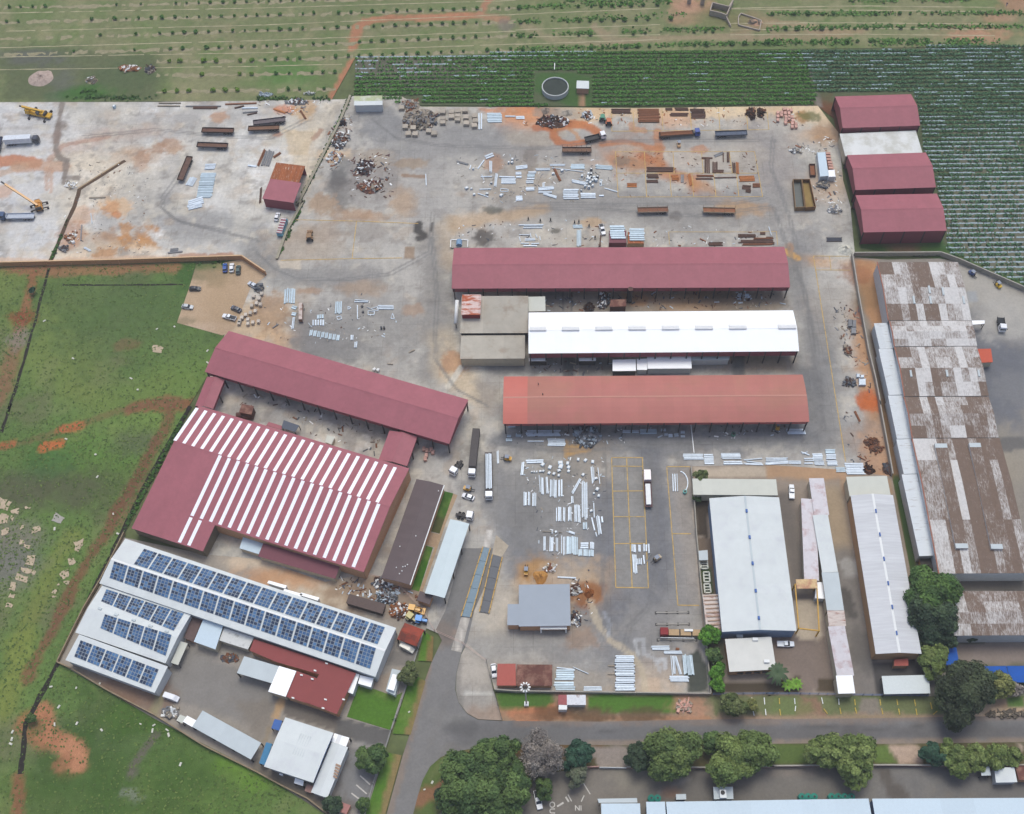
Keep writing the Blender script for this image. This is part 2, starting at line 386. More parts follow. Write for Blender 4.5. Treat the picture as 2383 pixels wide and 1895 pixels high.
# --- vegetable field ----------------------------------------------------------
CROP = D(748,121, 1300,108, 2155,97, 2500,95, 2500,760, 2155,625, 2000,550, 1812,522, 1755,250, 1720,222, 1250,224, 890,222, 745,206)
P = [('p', L('h',1500,-700, 2142,-700, 2600,200, 2600,700, 2142,700, 1500,420), C(116,112,96), .7, 6), ('b', L('b',1300,600)[0], 40, 9, C(112,104,98), .6), ('p', L('c',160,610, 490,605, 640,640, 630,900, 480,900, 150,760), C(70,100,52), .9, 1.0), ('s', L('c',553,760, 553,905), 1.1, C(170,132,104), .95, .3),
     ('b', L('h',1100,400)[0], 14, 5, C(112,84,64), .8), ('b', L('h',850,400)[0], 10, 4, C(56,88,40), .9), ('b', L('h',1430,390)[0], 8, 5, C(60,100,40), .9), ('s', L('h',1600,480, 1850,600, 2140,700), 3, C(70,98,50), .9), ('s', L('h',1500,455, 2140,735), 1.6, C(120,100,80), .8)]
P += [('s', L('d',365,480, 400,700, 440,880), .9, C(132,124,114), .95, .3), ('b', L('d',560,980)[0], 9, 14, C(118,74,52), .85), ('b', L('d',640,1500)[0], 5, 16, C(76,84,50), .8)]
sheet('crop_field', CROP, ZF1, 1.3, C(90,98,70), GM, P, var=.2)

# --- works yard ---------------------------------------------------------------
tan, wht, gry, dk, dk2 = C(206,190,166), C(222,218,213), C(168,162,154), C(128,125,121), C(112,111,111)
rust, rust2, orng = C(168,110,74), C(150,96,66), C(196,132,84)
P = []
# pale slabs of the western yard
P += [('p', L('a',-900,850, 2142,845)+L('b',640,830, 330,1714)+L('f',150,490, 60,600)+L('e',2142,540, 2020,465, -900,520), C(212,208,200), 1.0, 1.4)]
P += [('n', .035, C(222,206,184), .48, .66, .55), ('n', .05, C(194,190,186), .5, .66, .5), ('n', .2, C(228,224,218), .55, .7, .6), ('n', .3, C(196,178,156), .62, .74, .5)]
P += [('p', L('a',-900,860, 500,860, 480,1300, 560,1500, 420,2200, -900,2300), C(206,204,202), .8, 3), ('s', L('a',0,1120, 300,1060, 800,1060, 1300,1080), 8, C(190,186,182), .5),
      ('s', L('a',900,1150, 1400,1050, 1700,1050), 11, C(172,167,162), .6, 1.0), ('s', L('a',560,1240, 900,1130, 1300,1080), 5, C(190,160,138), .5), ('b', L('a',640,1330)[0], 14, 6, C(212,196,172), .6), ('b', L('a',1150,1290)[0], 11, 6, C(186,150,118), .75), ('b', L('a',1180,1330)[0], 4, 8, C(178,132,98), .6),
      ('b', L('a',1420,1210)[0], 6, 5, C(176,138,108), .85), ('b', L('a',1310,1235)[0], 4, 3, C(170,132,104), .8), ('b', L('a',1815,975)[0], 4, 3.5, C(188,142,108), .85),
      ('s', L('a',0,1345, 140,1330, 300,1360), 2.8, C(192,128,92), .9), ('s', L('a',150,1390, 350,1370, 520,1400), 3, C(190,148,118), .7), ('s', L('a',0,1450, 200,1380), 2, C(196,160,130), .6), ('s', L('a',410,1330, 520,1210, 900,1140), 1.4, C(178,130,106), .5),
      ('s', L('a',385,1400, 390,1580), .9, C(196,156,128), .6), ('s', L('a',425,1400, 425,1600), .9, C(196,156,128), .6), ('b', L('a',30,1590)[0], 5, 5, C(200,150,112), .7),
      ('b', L('a',900,1540)[0], 24, 16, C(220,206,184), .6), ('b', L('a',1500,1500)[0], 18, 20, C(206,196,182), .5), ('b', L('a',160,1065)[0], 9, 1.3, C(180,174,168), .8, 0, .2)]
P += [('s', L('a',515,860, 500,960, 480,1060, 465,1240, 500,1320, 555,1330, 535,1480, 530,1520), 1.3, C(134,122,112), .85, .5), ('b', L('a',510,1035)[0], 2.6, 2.6, C(128,114,104), .8), ('b', L('a',475,1140)[0], 2, 4, C(140,120,108), .8), ('s', L('a',530,1480, 640,1480), 1.5, C(130,118,108), .8)]
P += [('s', L('e',1330,60, 1420,130, 1560,190, 1900,230, 2142,300)+L('f',100,500), 8.5, C(150,147,143), .8, .7), ('s', L('a',1480,1350, 1400,1500, 1330,1714), 7, C(176,172,166), .55), ('s', L('e',1340,0, 1400,130, 1560,180), 6, C(150,146,142), .6), ('s', L('e',1500,320, 1850,330, 2142,420), 9, C(170,166,160), .55)]
P += [('b', L('e',915,52)[0], 4.2, 4.2, C(164,92,50), .95, 0, .8), ('b', L('e',930,40)[0], 8, 6, C(222,178,130), .7), ('b', L('e',965,108)[0], 2, 1.8, C(190,120,70), .8), ('b', L('e',700,110)[0], 5, 5, C(212,172,140), .7)]
for x, y, rx, ry in ((880,310,10,6),(940,390,14,7),(1080,390,11,5),(1185,340,8,9),(820,350,9,6),(1040,275,3,6),(860,440,5,3),(1000,330,10,5)):
    P.append(('b', L('e',x,y)[0], rx, ry, C(192,138,84), .85, .3, 1.6))
P += [('b', L('e',800,430)[0], 26, 7, C(222,200,170), .7), ('b', L('e',1150,450)[0], 24, 4, C(226,214,196), .7), ('s', L('e',1500,455, 1700,450), 1.4, C(180,138,112), .8), ('s', L('e',1760,450, 1920,440), 1.7, C(176,132,106), .85), ('b', L('e',580,280)[0], 5, 7, C(180,126,94), .7), ('s', L('e',0,490, 420,495, 1400,470), 1.6, C(214,184,156), .7)]
P += [('p', L('b',560,850, 720,830, 500,1300, 560,1714, 300,1500, 200,1100), C(216,198,168), .75, 6), ('p', L('b',230,1080, 480,1090, 420,1290, 250,1290), C(206,182,146), .6, 1.0), ('s', L('b',470,1150, 520,1090), 1.6, C(160,120,96), .7), ('b', L('b',230,910)[0], 5, 3, C(206,124,82), .85), ('b', L('b',390,920)[0], 5, 6, C(196,156,106), .8), ('b', L('b',170,1120)[0], 2.2, 1.6, C(190,128,92), .8)]
# middle yard
MID = L('b',740,800, 1200,800, 1360,890)+L('c',0,890, 2142,885)+L('d',440,880, 700,1500)+L('h',720,450, 940,1714)+L('l',1045,600)+L('k',1460,600)+L('o',1620,720, 0,700)+L('n',1900,450, 1700,300, 1400,150)+L('j',900,1400, 1320,600, 1750,0)+L('e',1880,1065, 2142,800)+L('f',80,600, 150,490, 380,0)
P += [('p', MID, C(183,177,168), 1.0, 1.6), ('n', .06, C(202,195,182), .5, .66, .55), ('n', .04, C(156,151,145), .52, .68, .45), ('n', .22, C(206,196,178), .56, .72, .55), ('n', .27, C(140,132,124), .6, .74, .5), ('n', .16, C(186,162,136), .62, .74, .3)]
P += [('s', L('c',0,925, 700,930, 1400,935, 2142,925)+L('d',430,920), 4.0, C(218,184,142), .85, .9), ('b', L('c',120,930)[0], 14, 7, C(206,126,80), .9), ('b', L('c',40,1000)[0], 11, 9, C(208,150,108), .8), ('b', L('c',520,960)[0], 14, 8, C(222,190,150), .8), ('b', L('c',420,940)[0], 9, 5, C(168,158,146), .8), ('b', L('c',250,925)[0], 6, 5, C(158,140,124), .85), ('b', L('c',1310,1000)[0], 11, 6, C(214,170,134), .75), ('b', L('c',1800,930)[0], 16, 5, C(228,204,168), .8), ('b', L('c',1950,1060)[0], 12, 8, C(196,182,164), .7),
      ('b', L('d',400,950)[0], 16, 9, C(226,202,166), .9), ('b', L('d',300,975)[0], 3.5, 4, C(168,116,60), .9), ('b', L('d',370,1135)[0], 10, 6, C(200,146,84), .9), ('b', L('d',360,970)[0], 5, 3, C(96,102,54), .9), ('b', L('d',430,1300)[0], 11, 10, C(196,190,178), .8), ('b', L('d',200,1130)[0], 16, 12, C(188,180,168), .7), ('b', L('d',560,1120)[0], 11, 8, C(172,140,110), .8), ('b', L('d',480,1550)[0], 12, 9, C(196,168,140), .7),
      ('b', L('d',70,1400)[0], 15, 30, C(160,150,142), .7), ('b', L('h',200,120)[0], 20, 14, C(170,164,156), .7)]
P += [('b', L('b',1000,1050)[0], 13, 12, C(132,132,132), .85), ('s', L('b',960,1000, 1100,1130, 1400,1170, 1600,1150, 2100,1180), 10, C(148,145,142), .7), ('s', L('b',1300,1280, 1550,1240, 1700,1150, 2142,1250), 9, C(150,147,143), .7), ('s', L('b',1450,1250, 1440,1714)+L('f',1440,100), 9, C(160,155,150), .5), ('s', L('b',700,1330, 690,1450, 690,1640), 6, C(122,120,117), .7), ('b', L('b',680,1470)[0], 4, 6, C(98,96,94), .8), ('b', L('b',930,1470)[0], 14, 18, C(146,138,132), .7), ('b', L('b',660,1540)[0], 5, 4, C(110,104,100), .7), ('b', L('b',700,1640)[0], 5, 6, C(128,122,116), .7),
      ('b', L('b',1300,1360)[0], 8, 3, C(160,134,104), .7), ('b', L('b',960,1310)[0], 8, 5, C(176,160,140), .7), ('b', L('b',640,1290)[0], 8, 4, C(222,194,160), .8), ('b', L('b',540,1690)[0], 6, 5, C(176,150,126), .8), ('s', L('b',1210,1460, 1380,1470), 1.0, C(150,122,98), .8), ('b', L('b',1950,1370)[0], 4, 6, C(178,130,96), .7), ('b', L('b',1190,1690)[0], 4, 4, C(176,152,128), .7)]
# rust run-off across the upper lanes
P += [('s', L('c',250,1060, 310,1080, 320,1140, 360,1180, 450,1200, 560,1185), 2.0, C(184,114,70), .9, .4), ('s', L('c',400,1030, 560,1040, 640,1070, 700,1110), 2.6, C(190,116,68), .9, .5), ('s', L('c',180,1060, 300,1060, 420,1050), 2.5, C(176,108,72), .8, .6), ('s', L('c',430,1070, 500,1110, 520,1150), 1.0, C(190,140,96), .7), ('s', L('c',330,1080, 390,1060), 1, C(190,130,80), .7),
      ('s', L('c',700,1190, 760,1230, 780,1290, 830,1350, 1000,1345, 1150,1360, 1220,1370), 3.4, C(186,124,84), .88, .6), ('s', L('c',720,1200, 900,1180, 1010,1200, 1090,1230, 1180,1240), 1.6, C(184,124,86), .85, .5), ('b', L('c',960,1270)[0], 17, 11, C(184,136,98), .75), ('s', L('c',1180,1100, 1190,1210, 1180,1240), 2.0, C(190,132,94), .8, .5), ('s', L('c',1000,1270, 1080,1310, 1150,1340), 2.2, C(182,112,70), .75), ('s', L('c',1200,1240, 1200,1370), 2.4, C(184,126,86), .8),
      ('b', L('c',930,1260)[0], 6, 4, C(190,176,158), .6), ('b', L('c',1530,1245)[0], 3.5, 3, C(190,130,88), .8), ('b', L('c',880,1340)[0], 5, 3.5, C(132,118,104), .9), ('s', L('c',960,1040, 980,1075, 1060,1085), 1.6, C(188,136,98), .7),
      ('s', L('c',1230,1430, 1320,1460, 1470,1490, 1500,1590, 1560,1620, 1780,1714), 3.6, C(186,126,84), .85, .7), ('s', L('c',1470,1530, 1560,1540, 1740,1690), 3.5, C(188,140,98), .7), ('s', L('c',960,1640, 1500,1650, 2000,1640), 4, C(150,146,142), .6), ('s', L('c',0,1680, 800,1690, 1700,1700, 2142,1660), 9, C(150,146,141), .7), ('s', L('c',800,1150, 1300,1170, 2100,1160), 7, C(154,149,144), .6), ('s', L('c',0,1250, 300,1220, 700,1230), 8, C(168,160,152), .6),
      ('b', L('c',120,1330)[0], 3, 7, C(120,108,98), .6), ('s', L('c',0,1150, 220,1160, 300,1120), 5, C(174,160,142), .6), ('b', L('c',1400,1330)[0], 15, 6, C(186,168,150), .5), ('b', L('c',2050,1400)[0], 10, 20, C(148,142,138), .6), ('b', L('c',1840,1340)[0], 14, 12, C(182,170,154), .6), ('b', L('c',50,1560)[0], 16, 14, C(178,162,142), .5)]
# lane north of the long shed
P += [('s', L('g',0,60, 500,40, 1200,110, 1800,120, 2142,60), 9, C(150,145,139), .75, .7), ('s', L('f',1650,200, 1900,130, 2142,110)+L('g',200,60), 4.5, C(194,160,120), .6), ('b', L('f',1970,70)[0], 4.6, 2.8, C(92,92,84), .95, 0, .8), ('b', L('f',1890,300)[0], 5, 4.8, C(70,64,60), .95, 0, .9), ('s', L('f',1340,190, 1330,240, 1380,280, 1350,300), 1.9, C(78,74,70), .95, .5), ('s', L('f',1450,180, 1440,240), .7, C(90,84,78), .9, .4),
      ('b', L('g',330,245)[0], 2.6, 1.6, C(96,92,80), .95, 0, .5), ('b', L('g',1850,60)[0], 12, 5, C(184,146,104), .7), ('b', L('g',1330,120)[0], 2, 3, C(112,104,98), .8), ('b', L('g',620,170)[0], 6, 3, C(196,158,112), .7), ('b', L('g',420,290)[0], 12, 6, C(186,174,156), .5), ('s', L('h',90,450, 400,500, 700,540), 3.5, C(198,152,104), .85, .7), ('s', L('h',160,410, 260,470), 1.6, C(206,160,96), .9, .4), ('b', L('h',190,370)[0], 2, 3, C(176,130,88), .7)]
# left middle
P += [('s', L('f',0,420, 130,540, 300,630, 600,620, 900,660), 7, C(140,137,133), .75, .7), ('s', L('f',700,640, 900,760, 1000,900, 1200,1000), 12, C(154,149,143), .6), ('s', L('f',1440,300, 1480,700, 1490,1100, 1440,1400), 7, C(142,137,131), .75, .5), ('s', L('f',1560,200, 1600,500), 5, C(184,160,130), .5), ('s', L('f',1500,1150, 1560,1330, 1700,1500, 1900,1640), 6, C(206,184,152), .75), ('b', L('f',1640,1340)[0], 5, 5, C(188,136,94), .8), ('s', L('f',1690,1375, 1580,1540), 1.2, C(214,206,190), .9, .2), ('s', L('f',1990,1420, 1900,1550, 1950,1714), 5, C(150,144,138), .7),
      ('b', L('f',530,20)[0], 7, 6, C(172,146,120), .75), ('b', L('f',840,120)[0], 10, 4, C(176,142,112), .75), ('b', L('f',980,130)[0], 8, 3, C(176,146,118), .7), ('b', L('f',1200,30)[0], 6, 9, C(180,154,128), .7), ('b', L('f',430,740)[0], 6, 2, C(170,134,104), .75), ('p', L('f',1215,365, 1310,375, 1305,480, 1210,475), C(156,134,112), .9, .6), ('p', L('f',160,490, 355,485, 355,560, 190,550), C(206,192,172), .8, .6), ('b', L('f',430,340)[0], 14, 12, C(170,146,122), .6), ('b', L('f',500,410)[0], 20, 5, C(182,172,158), .5), ('b', L('f',900,240)[0], 12, 6, C(148,138,128), .6),
      ('b', L('f',120,900)[0], 8, 8, C(168,136,106), .9), ('b', L('f',60,1000)[0], 16, 12, C(206,176,138), .7), ('b', L('f',240,1150)[0], 10, 7, C(200,162,122), .7), ('s', L('f',360,1000, 420,1150, 700,1180), 8, C(128,124,122), .75), ('b', L('f',560,1190)[0], 16, 9, C(130,128,126), .7), ('b', L('f',650,1060)[0], 14, 14, C(140,136,132), .6), ('b', L('f',1150,1150)[0], 20, 14, C(150,146,140), .6), ('b', L('f',1300,900)[0], 4, 3, C(178,140,108), .6), ('b', L('f',850,720)[0], 10, 4, C(180,148,116), .5)]
# between the sheds
P += [('p', L('g',0,740, 2142,740)+L('h',150,740, 200,880)+L('g',2142,900, 0,920), C(150,134,114), .85, 1.5), ('b', L('g',1000,790)[0], 8, 5, C(176,128,82), .8), ('b', L('g',1620,790)[0], 11, 6, C(110,88,66), .85), ('b', L('g',1400,840)[0], 22, 6, C(172,138,104), .7), ('b', L('g',330,850)[0], 10, 8, C(108,108,110), .85), ('b', L('g',1900,850)[0], 16, 5, C(120,108,94), .7), ('b', L('g',720,850)[0], 22, 7, C(132,124,114), .7), ('s', L('g',392,760, 395,910), .35, C(96,92,88), .9, .1), ('s', L('g',460,760, 462,910), .35, C(96,92,88), .9, .1),
      ('p', L('f',1690,1300)+L('g',2142,1280)+L('h',270,1280, 300,1430)+L('g',0,1440)+L('f',1980,1440), C(126,124,121), .85, 2.0), ('s', L('g',440,1300, 440,1440), 2.4, C(92,92,92), .85, .3), ('s', L('g',1850,1300, 1850,1430), 2.6, C(98,98,98), .8, .3), ('b', L('g',650,1360)[0], 8, 6, C(86,84,80), .7), ('b', L('g',2050,1340)[0], 16, 5, C(160,140,116), .7)]
# east lane
P += [('s', L('h',200,470, 300,700, 400,1000, 430,1250, 470,1714)+L('l',480,150), 8.5, C(134,132,130), .85, .4), ('s', L('h',330,1450, 390,1714)+L('l',430,300), 6, C(116,115,115), .7, .5), ('s', L('h',700,560, 760,800, 770,1000, 830,1250, 860,1500, 900,1714)+L('l',900,300, 1000,560), 5.0, C(190,144,104), .9, .8), ('b', L('h',620,690)[0], 14, 12, C(200,196,188), .85, 0, .6), ('b', L('h',560,850)[0], 14, 16, C(164,154,142), .6), ('b', L('h',660,400)[0], 9, 6, C(206,202,190), .9, 0, .4), ('b', L('h',330,300)[0], 14, 10, C(140,137,134), .7), ('s', L('h',800,900, 790,1000), 2, C(140,80,60), .6), ('b', L('h',850,1650)[0], 5, 4, C(190,100,56), .9), ('b', L('l',870,10)[0], 5, 4, C(196,104,52), .9), ('b', L('l',880,340)[0], 9, 10, C(176,136,104), .7), ('b', L('l',650,260)[0], 24, 12, C(150,146,141), .6), ('b', L('l',930,440)[0], 6, 14, C(192,150,116), .7)]
P += [('p', L('h',730,480, 900,480, 1010,990, 1000,1060, 900,1150, 820,900), C(176,130,92), .95, 2.0), ('b', L('h',850,780)[0], 6, 12, C(132,104,72), .7), ('b', L('h',800,620)[0], 8, 8, C(150,96,64), .7)]
# south of the orange shed
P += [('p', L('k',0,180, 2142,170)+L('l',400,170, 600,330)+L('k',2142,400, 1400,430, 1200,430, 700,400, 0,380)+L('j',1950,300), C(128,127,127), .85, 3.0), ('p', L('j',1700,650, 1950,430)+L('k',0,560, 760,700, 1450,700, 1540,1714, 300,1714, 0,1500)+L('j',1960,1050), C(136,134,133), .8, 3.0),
      ('p', L('k',790,440, 1060,440, 1105,1530, 832,1525), C(146,142,136), .8, .4), ('s', L('k',1110,430, 1150,900, 1180,1300, 1150,1600), 6.5, C(114,114,117), .8, .6), ('s', L('k',740,700, 750,1100, 720,1500, 760,1714), 6, C(116,116,119), .75, .6), ('p', L('k',1255,520, 1460,500, 1530,1670, 1350,1670), C(150,144,138), .8, 1.0), ('s', L('k',1400,600, 1420,1000, 1480,1400, 1510,1600), 3.5, C(200,180,158), .8, .7), ('s', L('k',60,900, 100,1200, 60,1500), 8, C(118,117,118), .6), ('s', L('k',450,390, 600,370), 2.0, C(192,150,92), .8, .7), ('b', L('k',420,390)[0], 1, 4, C(196,152,90), .7), ('b', L('k',560,470)[0], 14, 12, C(136,122,106), .6), ('b', L('k',220,700)[0], 18, 20, C(138,134,128), .6),
      ('b', L('k',210,1440)[0], 9, 7, C(186,138,76), .95, 0, .7), ('b', L('k',605,1580)[0], 6, 5, C(150,92,40), .95, 0, .6), ('b', L('k',560,1560)[0], 13, 12, C(200,168,130), .8), ('b', L('k',350,1440)[0], 9, 5, C(176,164,150), .7), ('s', L('k',620,1640, 650,1714)+L('o',650,60, 700,160, 790,270, 900,330, 980,400, 1040,500, 1060,600, 1080,690), 1.3, C(196,180,154), .7, .9), ('s', L('o',740,40, 780,130, 770,230), .8, C(170,174,180), .5, .5), ('s', L('o',990,270, 1060,270, 1070,380, 1150,420, 1200,520), .7, C(190,190,190), .5, .5), ('s', L('o',990,280, 1020,390), .6, C(196,196,194), .5, .4), ('s', L('o',1180,440, 1240,430, 1240,500), .8, C(196,196,196), .7, .4),
      ('b', L('o',900,150)[0], 18, 18, C(112,112,116), .8), ('b', L('o',700,400)[0], 24, 16, C(128,127,127), .6), ('b', L('o',200,300)[0], 30, 9, C(148,143,137), .7), ('b', L('o',110,220)[0], 26, 4, C(164,152,138), .8), ('b', L('o',560,270)[0], 8, 4, C(166,134,108), .6), ('b', L('o',550,610)[0], 18, 6, C(170,158,142), .7), ('b', L('o',1130,640)[0], 14, 10, C(190,168,144), .7), ('p', L('o',1100,585, 1190,585, 1195,690, 1105,690), C(196,172,148), .8, .3), ('p', L('o',1380,430, 1480,380, 1510,340, 1560,440, 1590,470, 1600,700, 1440,700, 1430,630, 1400,540), C(70,74,66), .95, 1.0), ('b', L('o',1300,150)[0], 20, 16, C(152,147,141), .6)]
P += [('b', L('n',1950,250)[0], 12, 10, C(176,168,156), .6), ('b', L('n',2000,60)[0], 10, 14, C(196,184,166), .7), ('s', L('n',1850,330, 2142,290)+L('o',300,250), 5, C(150,148,144), .6)]
def tracks(pts, c=C(122,120,118), st=.5):
    out = []
    for o in (-7, 7): out.append(('s', [(x+o*.5, y+o*.35) for x, y in pts], .42, c, st, .5))
    return out
for q in (L('b',960,1000, 1150,1150, 1500,1210, 2142,1230)+L('c',300,1230, 800,1170, 2000,1170), L('c',100,1690, 900,1700, 1800,1690)+L('d',0,1640), L('f',0,430, 140,560, 330,640, 700,650, 1100,600, 1430,420, 1450,100), L('f',1450,300, 1490,800, 1470,1300, 1650,1560, 1900,1690), L('g',0,50, 700,60, 1500,120, 2142,40)+L('h',150,300, 230,500, 330,800, 420,1200, 460,1700)+L('l',480,200, 300,330), L('k',1120,430, 1160,900, 1170,1400, 1100,1700)+L('o',950,150, 900,350), L('k',740,420, 740,900, 720,1500)+L('o',780,100, 700,300), L('j',1960,330)+L('k',300,390, 900,370, 1500,330, 2100,300), L('e',1330,40, 1450,150, 1700,220, 2142,320), L('a',700,1140, 1300,1080, 1900,1140)+L('b',100,1150, 400,1000), L('a',1500,1450, 1350,1650)+L('e',1360,60, 1500,170, 1900,240), L('d',60,1150, 40,1400, 120,1600)+L('h',200,150, 260,400), L('h',260,480, 350,900, 420,1500)): P += tracks(q)
YARD = L('a',-900,858, 0,850, 1320,848, 2142,838)+L('b',620,828, 720,826, 790,800, 1190,800, 1360,888)+L('c',0,890, 1000,900, 2142,884)+L('d',430,880, 520,1000, 600,1100, 640,1500, 700,1714)+L('h',740,460, 1000,480, 1015,1000, 960,1714)+L('l',1045,610)+L('k',1500,610, 1560,1714)+L('o',1620,722, 0,700)+L('n',1970,690, 1900,450, 1700,300, 1450,190, 1000,0)+L('j',600,1560)+L('i',1700,1250, 1500,600)+L('e',1650,1700, 1880,1065, 1945,1050, 2080,720)+L('f',76,604, 0,560)+L('e',2020,470, 1000,500, 0,518, -900,530)
yard = sheet('yard_paving', YARD, ZY, .62, gry, CM, P, var=.05, vf=.09)

# painted bays
yel = mat('yellow_paint', C(206,170,96), rough=.8, var=.3, scale=.6, col2=C(160,148,122), mixscale=.7, mixlo=.5, mixhi=.72)
def line(pts, wd=.28, m=yel, z=ZM, parent=None): return ribbon('bay_line', pts, wd, z, m, parent or yard, .1, 4)
for q in ((797,447,832,1525),(922,447,968,1522),(1053,447,1103,1530),(797,447,1060,447),(800,518,1055,520),(806,726,1062,723),(815,938,1076,938),(822,1162,1085,1160),(832,1525,1104,1530),(1255,520,1348,1673),(1255,522,1450,522),(1300,1080,1455,1080),(1348,1673,1525,1675)): line(L('k',*q))
for q in ((825,1262,1985,1260),(850,1638,2052,1635),(830,1262,852,1638),(1070,1262,1088,1638),(1308,1262,1318,1440),(1545,1262,1560,1440),(1775,1262,1800,1440),(1985,1260,2052,1635),(836,1440,2020,1440),(1280,1440,1295,1638),(1465,1440,1480,1638),(1645,1440,1665,1638),(1835,1440,1855,1638),(800,1092,2105,1078),(795,950,800,1092),(975,930,985,1085),(1215,900,1225,1080),(1450,900,1460,1080),(1685,900,1698,1080),(1915,900,1930,1080),(2090,930,2105,1080)): line(L('c',*q), .24)
for q in ((300,148,820,160),(820,160,1335,180),(820,160,783,475),(190,485,783,472),(783,472,1200,466)): line(L('f',*q), .25)
line(L('h',393,450)+L('l',660,480), .26); line(L('h',393,450, 690,452), .22); line(L('h',410,565, 700,568), .22); line(L('h',525,450, 540,570), .2); line(L('g',1272,250, 2000,250)+L('h',85,245), .2); line(L('g',1272,250, 1278,355), .2); line(L('h',85,245, 95,360), .2)
# drain slot across the pale slabs
slot = mat('dark_slot', C(92,72,56), rough=.9, var=.3)
ribbon('drain_slot', L('a',1040,1335, 660,1575, 620,1714)+L('e',560,160, 420,490), 1.5, ZY+.02, slot, yard, .15)
slot2 = mat('slot_cover', C(176,152,120), rough=.9, var=.2)
ribbon('drain_cover', L('a',1000,1345, 650,1565), .6, ZY+.04, slot2, yard, .05)

# --- gravel car lot -----------------------------------------------------------
P = [('b', L('e',1730,590)[0], 12, 6, C(112,108,78), .7, 0, 1.6), ('b', L('e',1700,520)[0], 12, 2.5, C(80,104,56), .8), ('b', L('e',1740,1060)[0], 10, 3, C(196,172,150), .7), ('b', L('e',1880,800)[0], 12, 16, C(176,148,116), .6), ('b', L('e',1530,990)[0], 5, 2, C(120,112,84), .6)]
sheet('gravel_lot', L('e',1630,522, 1850,505, 2020,475, 2142,560)+L('f',70,615)+L('e',2080,720, 1945,1055, 1850,1110, 1470,1005, 1570,720), ZY+.035, .9, C(188,162,134), mat('gravel', attr='paint', rough=.95, var=.14, scale=1.5, fine=.16, spec=.1), P)

# --- meadow on the left -------------------------------------------------------
P = [('n', .018, C(118,130,70), .42, .62, .8), ('n', .05, C(84,106,58), .48, .66, .4), ('n', .09, C(124,130,84), .55, .72, .5), ('n', .045, C(110,106,80), .55, .7, .55)]
P += [('s', L('e',120,560, 400,575, 900,560, 1430,545), 3.0, C(152,110,80), .8, .9), ('s', L('e',280,600, 260,700, 220,850, 200,930, 150,1080), 2.2, C(146,100,72), .85, .6), ('s', L('e',190,950, 150,1150, 100,1300, 50,1480, 0,1620, -60,1714), 3.4, C(138,98,76), .75, .8), ('b', L('e',185,965)[0], 6, 5, C(130,72,48), .9), ('b', L('e',150,1130)[0], 4, 6, C(140,132,122), .7),
      ('b', L('e',1080,1190)[0], 6, 3, C(120,98,70), .8), ('b', L('e',1500,1520)[0], 15, 14, C(108,132,66), .85), ('b', L('e',1100,950)[0], 40, 24, C(92,112,66), .6), ('b', L('e',900,850)[0], 60, 18, C(80,102,58), .5), ('s', L('e',900,1640, 1150,1600, 1350,1500), 6, C(112,130,68), .7), ('s', L('e',1100,1714, 1400,1670, 1560,1690), 3, C(136,84,66), .8), ('b', L('e',240,560)[0], 16, 3, C(152,110,80), .7), ('b', L('e',1570,590)[0], 4, 10, C(64,96,46), .8)]
P += [('s', L('i',0,370, 200,320, 500,230, 700,160, 900,90, 1200,10, 1500,-30), 1.4, C(122,92,68), .5, .9), ('s', L('i',520,215, 650,185), 2.2, C(178,104,66), .9, .5), ('s', L('i',370,360, 500,330), 2.2, C(186,108,64), .95, .5), ('s', L('i',20,350, 100,335), 2.0, C(170,100,66), .8), ('s', L('i',1420,40, 1370,220, 1280,350, 1200,500, 1100,680, 1010,820, 950,960, 880,1090, 780,1220, 700,1370, 620,1500, 540,1680)+L('m',430,200, 330,360, 230,600), 2.3, C(124,84,64), .8, .8), ('s', L('i',1330,260, 1230,470, 1130,640), 3.5, C(118,104,80), .5), ('s', L('i',1230,550, 1100,800, 1000,960), 4, C(132,98,76), .7),
      ('b', L('i',1200,180)[0], 18, 10, C(112,134,68), .7), ('b', L('i',700,500)[0], 30, 12, C(100,134,60), .7), ('b', L('i',500,700)[0], 36, 12, C(88,90,64), .7), ('b', L('i',250,680)[0], 22, 8, C(92,92,70), .7), ('s', L('i',600,1100, 450,1300, 330,1600)+L('m',200,200, 100,600, 30,800), 4, C(122,130,66), .7), ('b', L('i',1130,320)[0], 9, 6, C(96,96,80), .6), ('b', L('i',420,470)[0], 14, 8, C(72,106,56), .7), ('b', L('i',60,1290)[0], 13, 14, C(122,118,110), .9, 0, .6), ('b', L('i',100,1100)[0], 14, 8, C(128,122,104), .6), ('s', L('i',980,1250, 900,1330, 760,1600), 2, C(74,110,50), .8)]
